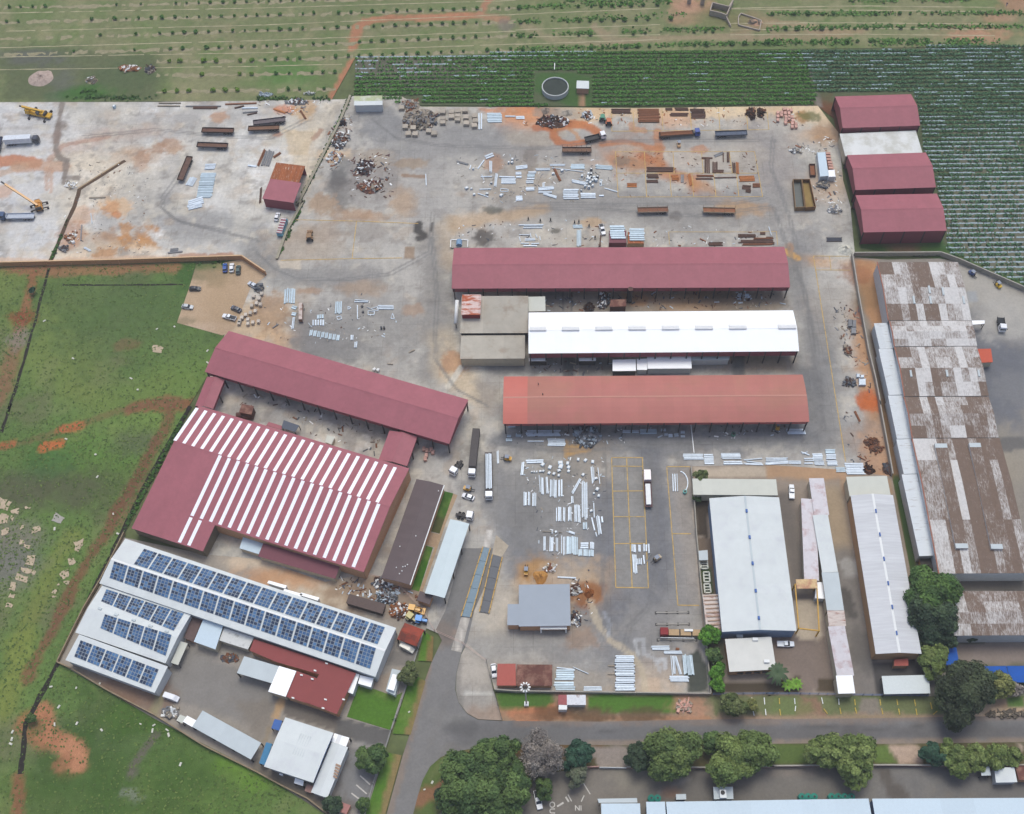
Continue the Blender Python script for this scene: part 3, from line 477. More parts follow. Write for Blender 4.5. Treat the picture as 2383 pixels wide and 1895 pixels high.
P += [('s', L('m',350,860, 380,940, 360,1010, 400,1060, 500,1120, 600,1180, 640,1260), 3.2, C(172,118,86), .97, .35), ('s', L('m',230,960, 300,1040, 380,1100), 4, C(170,110,78), .9, .6), ('s', L('m',560,1290, 620,1320), 4, C(172,118,86), .85, .8), ('s', L('m',560,1150, 640,1210, 650,1300), 3.0, C(184,130,96), .9, .4), ('s', L('m',500,1320, 540,1270), 2, C(160,110,80), .7), ('b', L('m',300,990)[0], 3, 3, C(84,96,56), .7), ('s', L('m',1300,1060, 1200,1180, 1110,1310, 1100,1380), 1.6, C(104,98,86), .9, .6), ('b', L('m',1100,1545)[0], 3.6, 3, C(138,140,126), .7, 0, 1.8), ('b', L('m',900,1090)[0], 22, 8, C(88,104,66), .7), ('b', L('m',1200,930)[0], 16, 5, C(106,138,54), .8), ('b', L('m',1000,860)[0], 24, 10, C(62,86,42), .6), ('s', L('m',150,300, 250,250, 100,700, 0,850), 5, C(124,134,66), .6), ('b', L('m',1700,1560)[0], 30, 16, C(96,122,56), .6), ('b', L('m',1300,1300)[0], 40, 20, C(72,98,48), .5), ('b', L('m',650,1550)[0], 34, 16, C(66,92,42), .6), ('s', L('m',1900,1250, 2142,1430), 5, C(106,140,54), .7)]
P += [('s', L('m',150,1400, 150,1714), 2.0, C(140,92,68), .8, .4)]
MEAD = L('e',-900,560, 0,545, 420,530, 1630,505, 1570,720, 1470,1005, 1850,1110, 1880,1065, 1720,1450, 1560,1714)+L('i',1000,1150, 700,1714)+L('m',485,455, 1300,930, 2142,1360)+L('n',560,1714, 700,2300)+L('m',-900,2300)
sheet('meadow', MEAD, ZF1, 1.1, C(100,124,66), GRM, P, var=.10)
# trench lines in the grass
tr = mat('trench_soil', C(46,42,36), rough=.95, var=.3, scale=.8)
mead = bpy.data.objects['meadow']
ribbon('trench', L('e',410,550, 380,650, 330,840, 290,1000, 250,1130, 200,1320, 130,1550, 60,1760)+L('i',90,0, 10,240), 1.0, ZF1+.02, tr, mead, .25)
ribbon('trench', L('e',520,692, 900,692, 1540,688), .7, ZF1+.02, tr, mead, .4)
ribbon('trench', L('i',1580,20, 1230,620, 1040,1030, 800,1500, 700,1714)+L('m',480,460, 300,800, 210,960, 190,1200, 170,1380), 1.5, ZF1+.02, tr, mead, .25)

# --- solar works paving -------------------------------------------------------
P = [('p', L('j',-100,1250, 400,1400, 950,1420, 980,1714, 400,1714), C(206,190,168), .9, 2), ('b', L('j',200,1430)[0], 16, 5, C(200,150,108), .8), ('b', L('i',2100,1270)[0], 10, 5, C(212,190,164), .8), ('b', L('j',860,1560)[0], 12, 6, C(176,150,120), .7), ('b', L('j',1100,1600)[0], 18, 8, C(150,126,104), .8), ('p', L('m',1320,730, 1420,520, 1560,340, 2142,560)+L('n',200,700, 0,1000)+L('m',1700,830), C(138,133,127), .9, 1.1), ('p', L('m',1950,760)+L('n',190,750, 120,1000)+L('m',2100,1100), C(134,124,112), .8, 2.0), ('b', L('m',1000,680)[0], 16, 6, C(134,104,84), .8), ('b', L('m',1200,760)[0], 10, 5, C(136,110,92), .7),
     ('s', L('m',1330,740, 1290,860), 1.4, C(150,142,110), .8), ('s', L('n',210,740, 150,900), 1.3, C(190,156,116), .9, .2), ('s', L('n',100,1000, 60,1110), 1.0, C(150,134,112), .8), ('p', L('n',660,910, 1110,1020, 1060,1180, 640,1060), C(96,94,92), .9, .3), ('p', L('n',240,740, 690,900, 650,1030, 210,890), C(112,104,96), .9, .3), ('p', L('n',740,1150, 1060,1200, 880,1714, 600,1600), C(106,100,96), .9, .4), ('b', L('n',820,1420)[0], 6, 8, C(142,142,142), .7), ('b', L('n',830,1190)[0], 8, 3, C(146,144,142), .6), ('p', L('n',1110,370, 1340,330, 1300,490, 1060,470), C(126,120,114), .8, .8), ('p', L('n',960,600, 1190,500, 1160,730, 940,660), C(164,146,128), .8, .5), ('s', L('n',0,1330, 200,1440, 400,1560, 560,1680), 3, C(112,104,92), .8)]
sheet('works_paving', L('i',1030,1110, 1700,1250)+L('j',0,1290, 560,1480, 900,1410, 1300,1500, 1400,1580, 1420,1714)+L('n',1400,170, 1340,330, 1190,800, 1110,1020, 1060,1180, 900,1714, 860,2000, 560,1714)+L('m',2142,1360, 1300,930, 485,455, 720,0)+L('i',860,1460), ZY+.015, .9, C(158,149,138), AM, P)
GR2 = mat('lawn', attr='paint', rough=.95, var=.16, scale=.9, fine=.2, spec=.1)
def lawn(px, base=C(86,122,46), z=ZR+.03, st=1.0, P=()): return sheet('lawn', px, z, st, base, GR2, list(P)+[('n', .12, C(116,136,68), .5, .68, .6)])
lawn(L('n',835,645, 940,665, 1140,735, 1200,700, 1100,1015, 740,905))
lawn(L('n',1310,560, 1395,610, 1270,1055, 1120,1045, 1240,660), P=[('s', L('n',1390,620, 1260,1050), 1.6, C(146,120,84), .8)])
lawn(L('n',1375,195, 1460,240, 1450,445, 1330,440), P=[('s', L('n',1480,240, 1450,445), 2, C(140,106,76), .8)])
lawn(L('n',1070,1200, 1195,1225, 1060,1714, 1000,2000, 870,2000, 900,1690), P=[('s', L('n',1190,1230, 1060,1714), 2.0, C(150,122,88), .8)])
lawn(L('j',1545,725, 1625,745, 1510,1080, 1435,1060), base=C(70,104,44), P=[('b', L('j',1480,1040)[0], 6, 6, C(92,78,58), .8)])
lawn(L('j',1385,1175, 1455,1195, 1340,1560, 1265,1540), base=C(66,108,36))
sheet('footpath', L('j',1625,745, 1660,760, 1560,1000, 1370,1560, 1340,1560, 1510,1080), ZR+.02, 1.0, C(176,150,122), GM, [])
sheet('footpath', L('j',1430,1065, 1510,1085, 1470,1195, 1390,1170), ZR+.015, 1.0, C(172,146,120), GM, [])

# --- roads --------------------------------------------------------------------
P = [('s', L('n',1600,1200, 1500,1500, 1420,1714), 3.0, C(122,117,112), .6), ('s', L('n',1700,1050, 2142,1010)+L('o',0,1060, 2142,1040)+L('p',0,1030, 2142,1020), 4, C(98,97,98), .5), ('s', L('n',1450,880, 1600,910, 1720,920), 1.5, C(136,133,128), .6), ('s', L('n',1400,500, 1300,900, 1210,1230, 1080,1700), 1.6, C(150,128,108), .5), ('p', L('n',1100,1020, 1280,1060, 1230,1180, 1060,1190), C(124,116,110), .7, .8), ('p', L('n',1310,445, 1445,445, 1400,590, 1320,560), C(150,124,106), .8, .6), ('b', L('n',1500,200)[0], 8, 5, C(150,124,104), .7), ('p', L('n',1460,100, 1660,0, 1600,340, 1500,300), C(118,112,106), .6, 1), ('b', L('p',715,1080)[0], 3.0, 4, C(86,84,84), .8), ('s', L('p',0,1050, 2142,1050), 2.6, C(104,100,98), .5), ('s', L('o',0,940, 2142,930)+L('p',0,930, 2142,905), 1.4, C(140,122,108), .6), ('s', L('o',600,1140, 2142,1130)+L('p',400,1125, 2142,1110), 1.2, C(150,132,114), .7), ('p', L('o',300,960, 420,958, 425,1000, 305,1005), C(110,108,106), .7, .3), ('p', L('o',1500,1080, 1700,1075, 1700,1120, 1505,1120), C(112,110,108), .7, .3), ('p', L('p',1500,950, 1760,945, 1760,985, 1500,990), C(114,112,110), .7, .3), ('s', L('p',200,1000, 500,990, 900,1010, 1300,985), .35, C(92,90,88), .7, .3), ('s', L('o',700,1030, 1000,1045, 1300,1020), .35, C(94,92,90), .7, .3), ('s', L('n',1480,1300, 1400,1450, 1350,1650), .35, C(94,92,90), .7, .3), ('s', L('n',1580,700, 1500,950, 1420,1150), 1.0, C(128,124,120), .6, .5), ('b', L('n',1700,990)[0], 5, 2.5, C(96,94,92), .6)]
road = sheet('road', L('n',1000,2200, 1070,1714, 1200,1240, 1260,1055, 1310,850, 1390,600, 1440,460, 1530,270, 1480,180)+L('j',1560,1714, 1700,1200)+L('k',-150,1200)+L('j',2000,1260, 1800,1714)+L('n',1740,280, 1690,380, 1650,540, 1640,680, 1670,790, 1740,880, 1830,930, 2030,940, 2142,935)+L('o',0,940, 700,945, 1400,930, 2142,920)+L('p',0,925, 1000,915, 2142,895, 3000,880, 3000,1110, 2142,1115, 1000,1130, 400,1125, 0,1130)+L('o',2142,1135, 1000,1140, 600,1140, 0,1135)+L('n',1800,1165, 1640,1195, 1520,1240, 1430,1320, 1370,1430, 1330,1560, 1290,1714, 1240,2200), ZR, 1.0, C(130,127,124), AM, P)
P = [('b', L('n',1800,600)[0], 8, 14, C(158,152,144), .5), ('s', L('n',1720,705, 1960,715), .8, C(204,200,190), .8, .4), ('b', L('n',1960,880)[0], 10, 3, C(160,130,108), .6), ('b', L('n',1780,470)[0], 8, 8, C(196,184,168), .5), ('s', L('n',1680,430, 1640,620, 1680,800), 1.3, C(122,118,112), .5)]
sheet('concrete_apron', L('n',1740,290, 1900,440, 1960,690, 2030,935, 1830,925, 1740,875, 1670,785, 1645,680, 1652,540, 1690,390), ZR+.02, 1.0, C(172,164,153), CM, P)
# weighbridge approaches
sheet('concrete_ramp', L('j',1900,1045, 1955,1048, 1930,1195, 1870,1185), ZR+.02, 1.0, C(190,182,172), CM, [('s', L('j',1925,1060, 1900,1190), .5, C(222,216,206), .8, .2)])
sheet('concrete_ramp', L('n',1690,75, 1765,80, 1690,370, 1605,350), ZR+.02, 1.0, C(176,168,158), CM, [('s', L('n',1730,90, 1660,340), .6, C(216,208,196), .8, .2)])
sheet('concrete_ramp', L('j',1980,1090, 2085,1180, 2030,1270, 1945,1250), ZR+.03, 1.0, C(184,170,150), CM, [])
# --- verges and forecourts ----------------------------------------------------
P = [('p', L('o',0,700, 310,705, 330,790, 250,840, 0,832)+L('n',2010,850, 1970,695), C(84,114,52), 1.0, .9), ('p', L('o',590,715, 1350,725, 1340,862, 1200,875, 800,866, 610,850), C(86,122,50), 1.0, .9), ('s', L('o',0,905, 600,915, 1600,920), 1.0, C(176,130,98), .8), ('b', L('o',270,885)[0], 4, 2.4, C(104,76,54), .9), ('b', L('o',640,890)[0], 8, 2.6, C(92,74,54), .92), ('b', L('o',1050,895)[0], 8.8, 2.6, C(94,78,58), .92), ('b', L('o',110,865)[0], 10, 3, C(196,126,88), .8), ('p', L('o',1370,730, 1620,735, 1630,890, 1500,860), C(108,112,84), .8, 2), ('b', L('o',1420,810)[0], 6, 4, C(186,140,114), .9), ('p', L('o',1620,740, 2142,730)+L('p',1450,740, 1400,880, 0,900)+L('o',1650,910), C(112,118,80), .95, 1.0),
     ('p', L('p',280,740, 425,740, 500,905, 235,910), C(142,112,92), .95, .5), ('p', L('p',790,745, 930,745, 975,900, 750,905), C(140,130,118), .95, .5), ('b', L('p',180,830)[0], 8, 5, C(108,124,72), .7), ('b', L('p',620,820)[0], 12, 6, C(102,122,70), .7), ('b', L('p',1100,800)[0], 14, 6, C(104,128,70), .7), ('p', L('p',1400,740, 1550,750, 1560,850, 1420,870), C(80,112,52), .9, 1), ('b', L('p',1550,890)[0], 12, 3, C(168,148,128), .8), ('p', L('p',2000,740, 2142,730, 2142,820, 2010,820), C(80,116,52), .9, .6), ('s', L('p',1800,890, 2142,870), 2.5, C(190,166,140), .9), ('s', L('o',1700,915, 2142,910)+L('p',500,910, 1450,905), 1.2, C(160,134,112), .7)]
sheet('verge', L('n',1975,705)+L('o',0,708, 1620,728, 1700,725, 2142,722)+L('p',0,722, 1400,738, 2142,728, 3000,720, 3000,890, 2142,898, 1000,918, 0,928)+L('o',2142,922, 1400,932, 700,946, 0,941)+L('n',2142,938, 2030,938), ZY+.02, 1.0, C(160,136,112), GM, P)
P = [('s', L('o',620,1145, 0,1160), 4, C(120,84,60), .5), ('p', L('o',600,1145, 960,1142, 930,1330, 690,1330, 640,1230), C(150,138,128), .97, .5), ('p', L('p',990,1140, 1265,1135, 1300,1305, 1110,1305), C(186,162,142), .97, .8), ('p', L('p',0,1135, 400,1130, 380,1300, 0,1310), C(92,112,58), .9, 1.0), ('p', L('p',870,1150, 1000,1140, 1090,1290, 900,1300), C(102,124,62), .9, 1.0), ('b', L('n',1740,1310)[0], 7, 5, C(142,92,66), .85), ('s', L('n',1330,1600, 1400,1560, 1540,1510, 1700,1380), 2.2, C(146,104,78), .9), ('p', L('n',1800,1170, 1640,1200, 1520,1260, 1430,1350, 1380,1500, 1480,1400, 1600,1330, 1700,1260), C(108,118,72), .9, 1), ('b', L('n',1420,1480)[0], 5, 12, C(92,114,58), .8), ('p', L('p',2080,1125, 2142,1125, 2142,1180, 2100,1180), C(182,162,146), .9, .5)]
sheet('verge', L('n',1240,2200, 1290,1714, 1330,1560, 1370,1430, 1430,1320, 1520,1240, 1640,1195, 1800,1165)+L('o',0,1135, 600,1140, 1000,1140, 2142,1135)+L('p',0,1130, 400,1125, 1000,1130, 2142,1115, 3000,1108, 3000,1310, 0,1318)+L('o',2142,1330, 600,1335, 0,1400)+L('n',1900,1500, 1500,1714, 1440,2200), ZY+.02, 1.0, C(98,92,64), GM, P)
P = [('n', .06, C(112,106,98), .5, .68, .6), ('b', L('o',900,1440)[0], 24, 8, C(134,126,116), .7), ('b', L('o',1020,1420)[0], 8, 4, C(150,142,126), .6), ('s', L('o',1200,1540, 1430,1420), 1.0, C(150,144,136), .8, .2), ('b', L('o',1800,1450)[0], 30, 8, C(118,113,107), .6), ('b', L('p',300,1430)[0], 20, 8, C(128,122,114), .6), ('b', L('p',1250,1430)[0], 20, 9, C(134,130,124), .7), ('s', L('p',990,1380, 1050,1500, 1130,1560), 2.2, C(96,88,80), .8), ('b', L('p',1700,1450)[0], 26, 8, C(112,109,106), .7), ('s', L('p',30,1350, 380,1345), 2, C(140,130,120), .7), ('b', L('o',1280,1530)[0], 3, 2, C(150,112,88), .7)]
sheet('parking_paving', L('n',1440,2200, 1500,1714, 1900,1500)+L('o',0,1400, 600,1335, 2142,1330)+L('p',0,1320, 3000,1312, 3000,2300)+L('n',1500,2600), ZY+.03, 1.1, C(124,117,108), AM, P)
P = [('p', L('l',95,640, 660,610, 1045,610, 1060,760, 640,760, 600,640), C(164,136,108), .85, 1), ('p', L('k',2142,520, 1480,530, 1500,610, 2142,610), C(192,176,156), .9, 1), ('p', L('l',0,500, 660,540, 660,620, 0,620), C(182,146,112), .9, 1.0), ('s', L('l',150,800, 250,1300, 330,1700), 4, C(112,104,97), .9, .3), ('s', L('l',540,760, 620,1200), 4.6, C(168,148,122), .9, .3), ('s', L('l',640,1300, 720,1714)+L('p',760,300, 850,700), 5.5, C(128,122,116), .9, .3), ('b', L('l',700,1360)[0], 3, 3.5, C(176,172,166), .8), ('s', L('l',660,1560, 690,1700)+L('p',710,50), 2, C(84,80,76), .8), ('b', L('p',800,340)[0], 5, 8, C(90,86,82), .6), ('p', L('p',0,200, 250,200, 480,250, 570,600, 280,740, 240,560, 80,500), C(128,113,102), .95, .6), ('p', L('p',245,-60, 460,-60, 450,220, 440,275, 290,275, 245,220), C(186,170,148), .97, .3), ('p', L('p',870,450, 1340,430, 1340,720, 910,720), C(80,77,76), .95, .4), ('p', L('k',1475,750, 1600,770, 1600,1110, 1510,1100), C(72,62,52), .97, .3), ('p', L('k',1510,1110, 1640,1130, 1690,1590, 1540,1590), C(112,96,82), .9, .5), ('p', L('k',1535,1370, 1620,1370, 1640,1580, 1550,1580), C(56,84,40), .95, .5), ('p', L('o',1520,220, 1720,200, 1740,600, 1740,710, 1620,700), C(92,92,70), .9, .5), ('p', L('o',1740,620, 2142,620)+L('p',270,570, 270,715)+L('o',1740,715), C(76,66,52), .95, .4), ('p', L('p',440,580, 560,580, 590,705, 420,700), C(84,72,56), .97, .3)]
sheet('forecourt_paving', L('k',1440,520)+L('l',0,505, 660,550, 1045,605, 1200,1400)+L('p',1250,300, 1350,735, 0,722)+L('o',1620,725, 1540,0)+L('k',1470,760), ZY+.04, 1.0, C(152,138,124), AM, P)
P = [('p', L('h',735,480, 905,480, 1010,990, 900,1150, 830,900), C(184,138,98), .95, 1.6), ('b', L('h',850,780)[0], 6, 8.5, C(142,112,78), .7), ('b', L('h',800,600)[0], 6, 6, C(156,100,68), .7), ('p', L('h',1590,530, 2142,760)+L('h',2600,900)+L('h',2600,1200, 1800,1100, 1700,985), C(176,170,160), .85, 3.0), ('b', L('h',2000,1400)[0], 26, 22, C(112,114,120), .85), ('s', L('h',1750,1000, 1900,1300, 2000,1714)+L('l',2000,200), 9, C(110,111,116), .8), ('b', L('h',2080,1560)[0], 8, 8, C(140,138,136), .5), ('p', L('h',1650,740, 1755,740, 1760,830, 1680,830), C(160,162,164), .8, .3), ('b', L('h',2000,1000)[0], 16, 10, C(186,180,170), .7), ('s', L('l',1950,330, 2142,320), 2.5, C(90,90,92), .7), ('b', L('l',2080,430)[0], 16, 12, C(160,150,134), .7), ('p', L('p',1570,290, 2600,280, 2600,480, 1600,480), C(142,128,118), .95, .4), ('p', L('p',1540,235, 1820,235, 1810,290, 1560,285), C(66,76,42), .9, .5), ('p', L('l',1510,1430, 2600,1430, 2600,1550, 1560,1550), C(112,106,98), .95, .4), ('b', L('l',2040,1535)[0], 10, 3, C(50,48,46), .9), ('s', L('l',950,0, 1020,300, 1080,600, 1200,1300), 3.0, C(134,104,74), .95, .3), ('s', L('l',1090,640, 1180,1100, 1220,1390), 2.0, C(58,84,42), .95, .2), ('p', L('p',1550,480, 2600,480, 2600,720, 1400,735), C(84,92,58), .9, 1), ('s', L('h',900,1100, 960,1500, 1020,1714), 2.4, C(84,66,52), .9, .3)]
sheet('depot_paving', L('h',1015,480, 1440,470, 1600,500, 2142,730, 3000,1050)+L('p',3000,720, 2142,730, 1350,735, 1200,0)+L('l',1045,610, 930,0)+L('h',860,1300, 720,460), ZY+.025, 1.2, C(146,138,128), AM, P)
# ================================================================== BUILDINGS
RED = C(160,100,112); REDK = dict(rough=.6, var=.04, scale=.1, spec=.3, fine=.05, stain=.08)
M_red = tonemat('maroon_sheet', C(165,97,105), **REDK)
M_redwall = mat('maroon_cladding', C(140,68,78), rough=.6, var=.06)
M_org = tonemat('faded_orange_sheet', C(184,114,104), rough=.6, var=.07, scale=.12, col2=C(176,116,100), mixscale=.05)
M_org2 = tonemat('bright_orange_sheet', C(200,112,98), rough=.55, var=.05, scale=.2)
M_white = tonemat('white_sheet', (.93,.93,.93), rough=.5, var=.02, scale=.2)
M_whiteg = tonemat('weathered_white_sheet', C(218,222,220), rough=.6, var=.05, scale=.5, col2=C(202,204,206), mixscale=.25, mixlo=.52, mixhi=.75)
M_strip = mat('translucent_strip', (.88,.87,.92), rough=.4, var=.02)
M_grey = tonemat('blue_grey_sheet', C(158,166,176), rough=.55, var=.04, scale=.3)
M_lgrey = tonemat('pale_grey_sheet', C(196,204,206), rough=.55, var=.05, scale=.3)
M_cream = tonemat('cream_sheet', C(206,206,194), rough=.6, var=.05, scale=.3)
M_tan = tonemat('tan_sheet', C(180,172,158), rough=.7, var=.1, scale=.3, col2=C(156,140,122), mixscale=.14, mixlo=.5, mixhi=.7)
M_brown = tonemat('dark_brown_sheet', C(98,84,84), rough=.65, var=.07, scale=.4)
M_rustroof = tonemat('rusty_sheet', C(168,98,58), rough=.85, var=.2, scale=.9, col2=C(214,190,170), mixscale=.8, mixlo=.56, mixhi=.68, stretch=(2.5,.5,1))
M_rustred = tonemat('rust_brown_sheet', C(112,72,62), rough=.85, var=.16, scale=.7, col2=C(146,108,92), mixscale=.5)
M_redroof2 = tonemat('brick_red_sheet', C(142,66,64), rough=.6, var=.05, scale=.4)
M_redtile = tonemat('red_tiles', C(160,72,52), rough=.8, var=.18, scale=.8, col2=C(110,62,52), mixscale=.4)
M_streak = tonemat('rust_streaked_sheet', C(214,200,190), rough=.75, var=.12, scale=.6, col2=C(160,96,76), mixscale=.5, mixlo=.5, mixhi=.66, stretch=(.5,2.5,1))
M_pinkw = tonemat('pinkish_worn_sheet', C(214,208,210), rough=.75, var=.08, scale=.6, col2=C(188,160,158), mixscale=.35, mixlo=.5, mixhi=.68)
M_peel = peelmat('peeling_fibre_sheet', C(210,206,202), C(118,98,84))
M_steel = mat('dark_steel', C(62,58,58), rough=.6, var=.1)
M_conc = mat('plain_concrete', C(170,164,154), rough=.9, var=.12, scale=1.2)
M_brick = mat('face_brick', C(200,154,118), rough=.9, var=.15, scale=1.6)
M_plaster = mat('cream_plaster', C(196,184,160), rough=.9, var=.1, scale=.8)
M_whitewall = mat('white_wall', C(206,208,208), rough=.8, var=.07, scale=.8)
M_bluewall = mat('blue_grey_wall', C(132,150,176), rough=.8, var=.08)
M_glass = mat('dark_glass', (.03,.035,.045), rough=.15, var=0, spec=.5)
M_blue = mat('blue_paint', C(52,98,168), rough=.5, var=.06)
M_bluet = mat('blue_canvas', C(30,90,176), rough=.8, var=.12, scale=.5)
M_lblue = tonemat('light_blue_sheet', C(200,216,226), rough=.5, var=.04)
M_frame = mat('white_frame', (.75,.75,.73), rough=.6, var=.03)
M_pv = mat('solar_cells', C(58,96,140), rough=.2, var=.1, scale=.3, spec=.5)
def rect(eaves, z):
    """four surveyed eave corners -> true rectangle (A,B,C,D), ridge along A-B"""
    A, B, Cc, Dd = WL(eaves, z); c = (A+B+Cc+Dd)/4; u = ((B-A)+(Cc-Dd))/2; lu = u.length; u = u/lu
    v = Vector((-u.y, u.x, 0)); vv = ((Dd-A)+(Cc-B))/2
    if v.dot(vv) < 0: v = -v
    lv = abs(vv.dot(v))
    return c-u*lu/2-v*lv/2, u, v, lu, lv
GABLE = lambda r: [(0,0),(.5,r),(1,0)]
MONO = lambda r: [(0,r),(1,0)]
FLAT = [(0,.12),(1,0)]
def ARCH(r, n=8): return [(k/n, r*math.sin(math.pi*(.14+.72*k/n))-r*math.sin(math.pi*.14)) for k in range(n+1)]
class Bld: pass
def building(name, label, cat, eaves, ze, prof, roof, wall, bot=(0,0,0,0), sheetw=3.0, cols=None, over=.25, group=None, tonev=.025, cap=None, peel=None, root=None, merge=False, thick=.14, z0=ZY):
    """profile roof over a surveyed rectangle. bot = lower edge of cladding on sides (AB, BC, CD, DA) or None"""
    o, u, v, lu, lv = rect(eaves, ze)
    b = Bld(); b.o, b.u, b.v, b.lu, b.lv, b.prof, b.ze = o, u, v, lu, lv, prof, ze
    ctr = o+u*lu/2+v*lv/2
    rt = root or thing(name, label, cat, (ctr.x, ctr.y, z0), 0, group); b.root = rt
    up = Vector((0,0,1))
    def ph(t):
        for (t0, h0), (t1, h1) in zip(prof[:-1], prof[1:]):
            if t <= t1+1e-9: return h0+(h1-h0)*(t-t0)/(t1-t0)
        return prof[-1][1]
    def pt(s, t, dz=0.0): return o+u*(lu*s)+v*(lv*t)+up*(ph(t)+dz)
    b.pt = pt; b.ph = ph
    n = max(1, int(round(lu/sheetw)))
    segs = list(zip(prof[:-1], prof[1:]))
    if merge: groups = [segs]
    elif len(segs) > 2:
        mid = max(range(len(prof)), key=lambda i: prof[i][1]); groups = [segs[:mid], segs[mid:]]
    else: groups = [[q] for q in segs]
    for gi, g in enumerate(groups):
        mb = MB()
        for k in range(n):
            tn = 1+random.uniform(-tonev, tonev) if peel is None else None
            for (t0, h0), (t1, h1) in g:
                m = 1 if peel is None else 2
                for q in range(m):
                    ta, tb = t0+(t1-t0)*q/m, t0+(t1-t0)*(q+1)/m
                    tq = tn if tn is not None else max(0, min(1, peel(k/n, (ta+tb)/2)))
                    s0, s1 = k/n, (k+1)/n
                    mb.poly([pt(s0, ta), pt(s1, ta), pt(s1, tb), pt(s0, tb)], tq)
        t0, t1 = g[0][0][0], g[-1][1][0]
        ring = [pt(0, t0)]+[pt(0, q[1][0]) for q in g]; ring2 = [pt(1, t0)]+[pt(1, q[1][0]) for q in g]
        tq = .9 if peel is None else .3
        for i in range(len(ring)-1):      # underside
            mb.poly([ring[i]-up*thick, ring[i+1]-up*thick, ring2[i+1]-up*thick, ring2[i]-up*thick], tq)
            mb.poly([ring[i], ring[i+1], ring[i+1]-up*thick, ring[i]-up*thick], tq); mb.poly([ring2[i+1], ring2[i], ring2[i]-up*thick, ring2[i+1]-up*thick], tq)
        mb.poly([ring2[0], ring[0], ring[0]-up*thick, ring2[0]-up*thick], tq); mb.poly([ring[-1], ring2[-1], ring2[-1]-up*thick, ring[-1]-up*thick], tq)
        mb.build('roof_slope' if len(groups) > 1 else 'roof', roof, rt, tone=True)
    if cap and len(prof) > 2:
        tm = max(prof, key=lambda q: q[1])[0]; mb = MB()
        a, c = pt(0, tm, .06), pt(1, tm, .06); w = .35
        mb.poly([pt(0, tm-w/lv, .05), pt(1, tm-w/lv, .05), c, a]); mb.poly([a, c, pt(1, tm+w/lv, .05), pt(0, tm+w/lv, .05)])
        mb.build('ridge_cap', cap, rt)
    i = over
    def wallp(s0, t0_, s1, t1_, zb, nm):
        if zb is None: return
        k = 1 if abs(t0_-t1_) < 1e-6 else 2
        if k == 1: top = [(s0, t0_), (s1, t1_)]
        else:
            ts = [t0_]+[q[0] for q in (prof if t1_ > t0_ else prof[::-1]) if min(t0_, t1_)+1e-3 < q[0] < max(t0_, t1_)-1e-3]+[t1_]; top = [(s0, q) for q in ts]
        pts = [pt(a, c, -thick-.01) for a, c in top]; mb = MB()
        bt = [Vector((p.x, p.y, z0+zb)) for p in pts]
        nrm = (u if k == 2 else v)*.12
        cen = ctr-pts[0]; nrm = nrm if nrm.dot(Vector((cen.x, cen.y, 0))) > 0 else -nrm
        mb.poly(pts+bt[::-1]); mb.poly([p+nrm for p in bt]+[p+nrm for p in pts[::-1]]); mb.poly([bt[0], bt[-1], bt[-1]+nrm, bt[0]+nrm])
        mb.poly([pts[0], bt[0], bt[0]+nrm, pts[0]+nrm]); mb.poly([pts[-1]+nrm, bt[-1]+nrm, bt[-1], pts[-1]])
        mb.build(nm, wall, rt)
    es, et = i/lu, i/lv
    nm = lambda zb: 'wall' if zb is not None and zb < .1 else 'fascia_cladding'
    wallp(es, et, 1-es, et, bot[0], nm(bot[0])); wallp(1-es, et, 1-es, 1-et, bot[1], nm(bot[1])); wallp(es, 1-et, 1-es, 1-et, bot[2], nm(bot[2])); wallp(es, et, es, 1-et, bot[3], nm(bot[3]))
    if cols:
        nc = max(1, int(round(lu/cols)))
        for k in range(nc+1):
            for t in (.02, .98):
                p = pt(.006+.988*k/nc, t); mb = MB(); mb.box((p.x, p.y, (z0+ze-.3)/2+z0/2), (.42, .3, ze-.3-z0), math.atan2(u.y, u.x)); mb.build('column', M_steel, rt)
    return b
def flatbox(name, label, cat, px, z, mt, mw, group=None, lip=.25, z0=ZY):
    """small structure with its own polygon roof at height z, walls below"""
    P = WL(px, z); c = sum(P, Vector())/len(P); rt = thing(name, label, cat, (c.x, c.y, z0), 0, group)
    mb = MB(); mb.prism([(p.x, p.y) for p in P], z-.18, z); mb.build('roof', mt, rt, tone=True)
    if mw is not None:
        q = [c+(p-c)*(1-lip/max(.6, (p-c).length)) for p in P]; mb = MB(); mb.prism([(p.x, p.y) for p in q], z0, z-.181); mb.build('wall', mw, rt)
    else:
        for p in P:
            q = c+(p-c)*.95; mb = MB(); mb.box((q.x, q.y, (z0+z-.2)/2), (.2,.2,z-.2-z0)); mb.build('post', M_steel, rt)
    return rt
def onroof(b, name, m, s0, s1, t0, t1, h, parent=None, sub=1):
    mb = MB(); up = Vector((0,0,1)); P = [b.pt(s0,t0), b.pt(s1,t0), b.pt(s1,t1), b.pt(s0,t1)]
    top = [p+up*h for p in P]; mb.poly(top)
    for i in range(4): mb.poly([P[i], P[(i+1) % 4], top[(i+1) % 4], top[i]][::-1])
    return mb.build(name, m, parent or b.root)
G_SHED = 'long maroon sheds of the works yard'
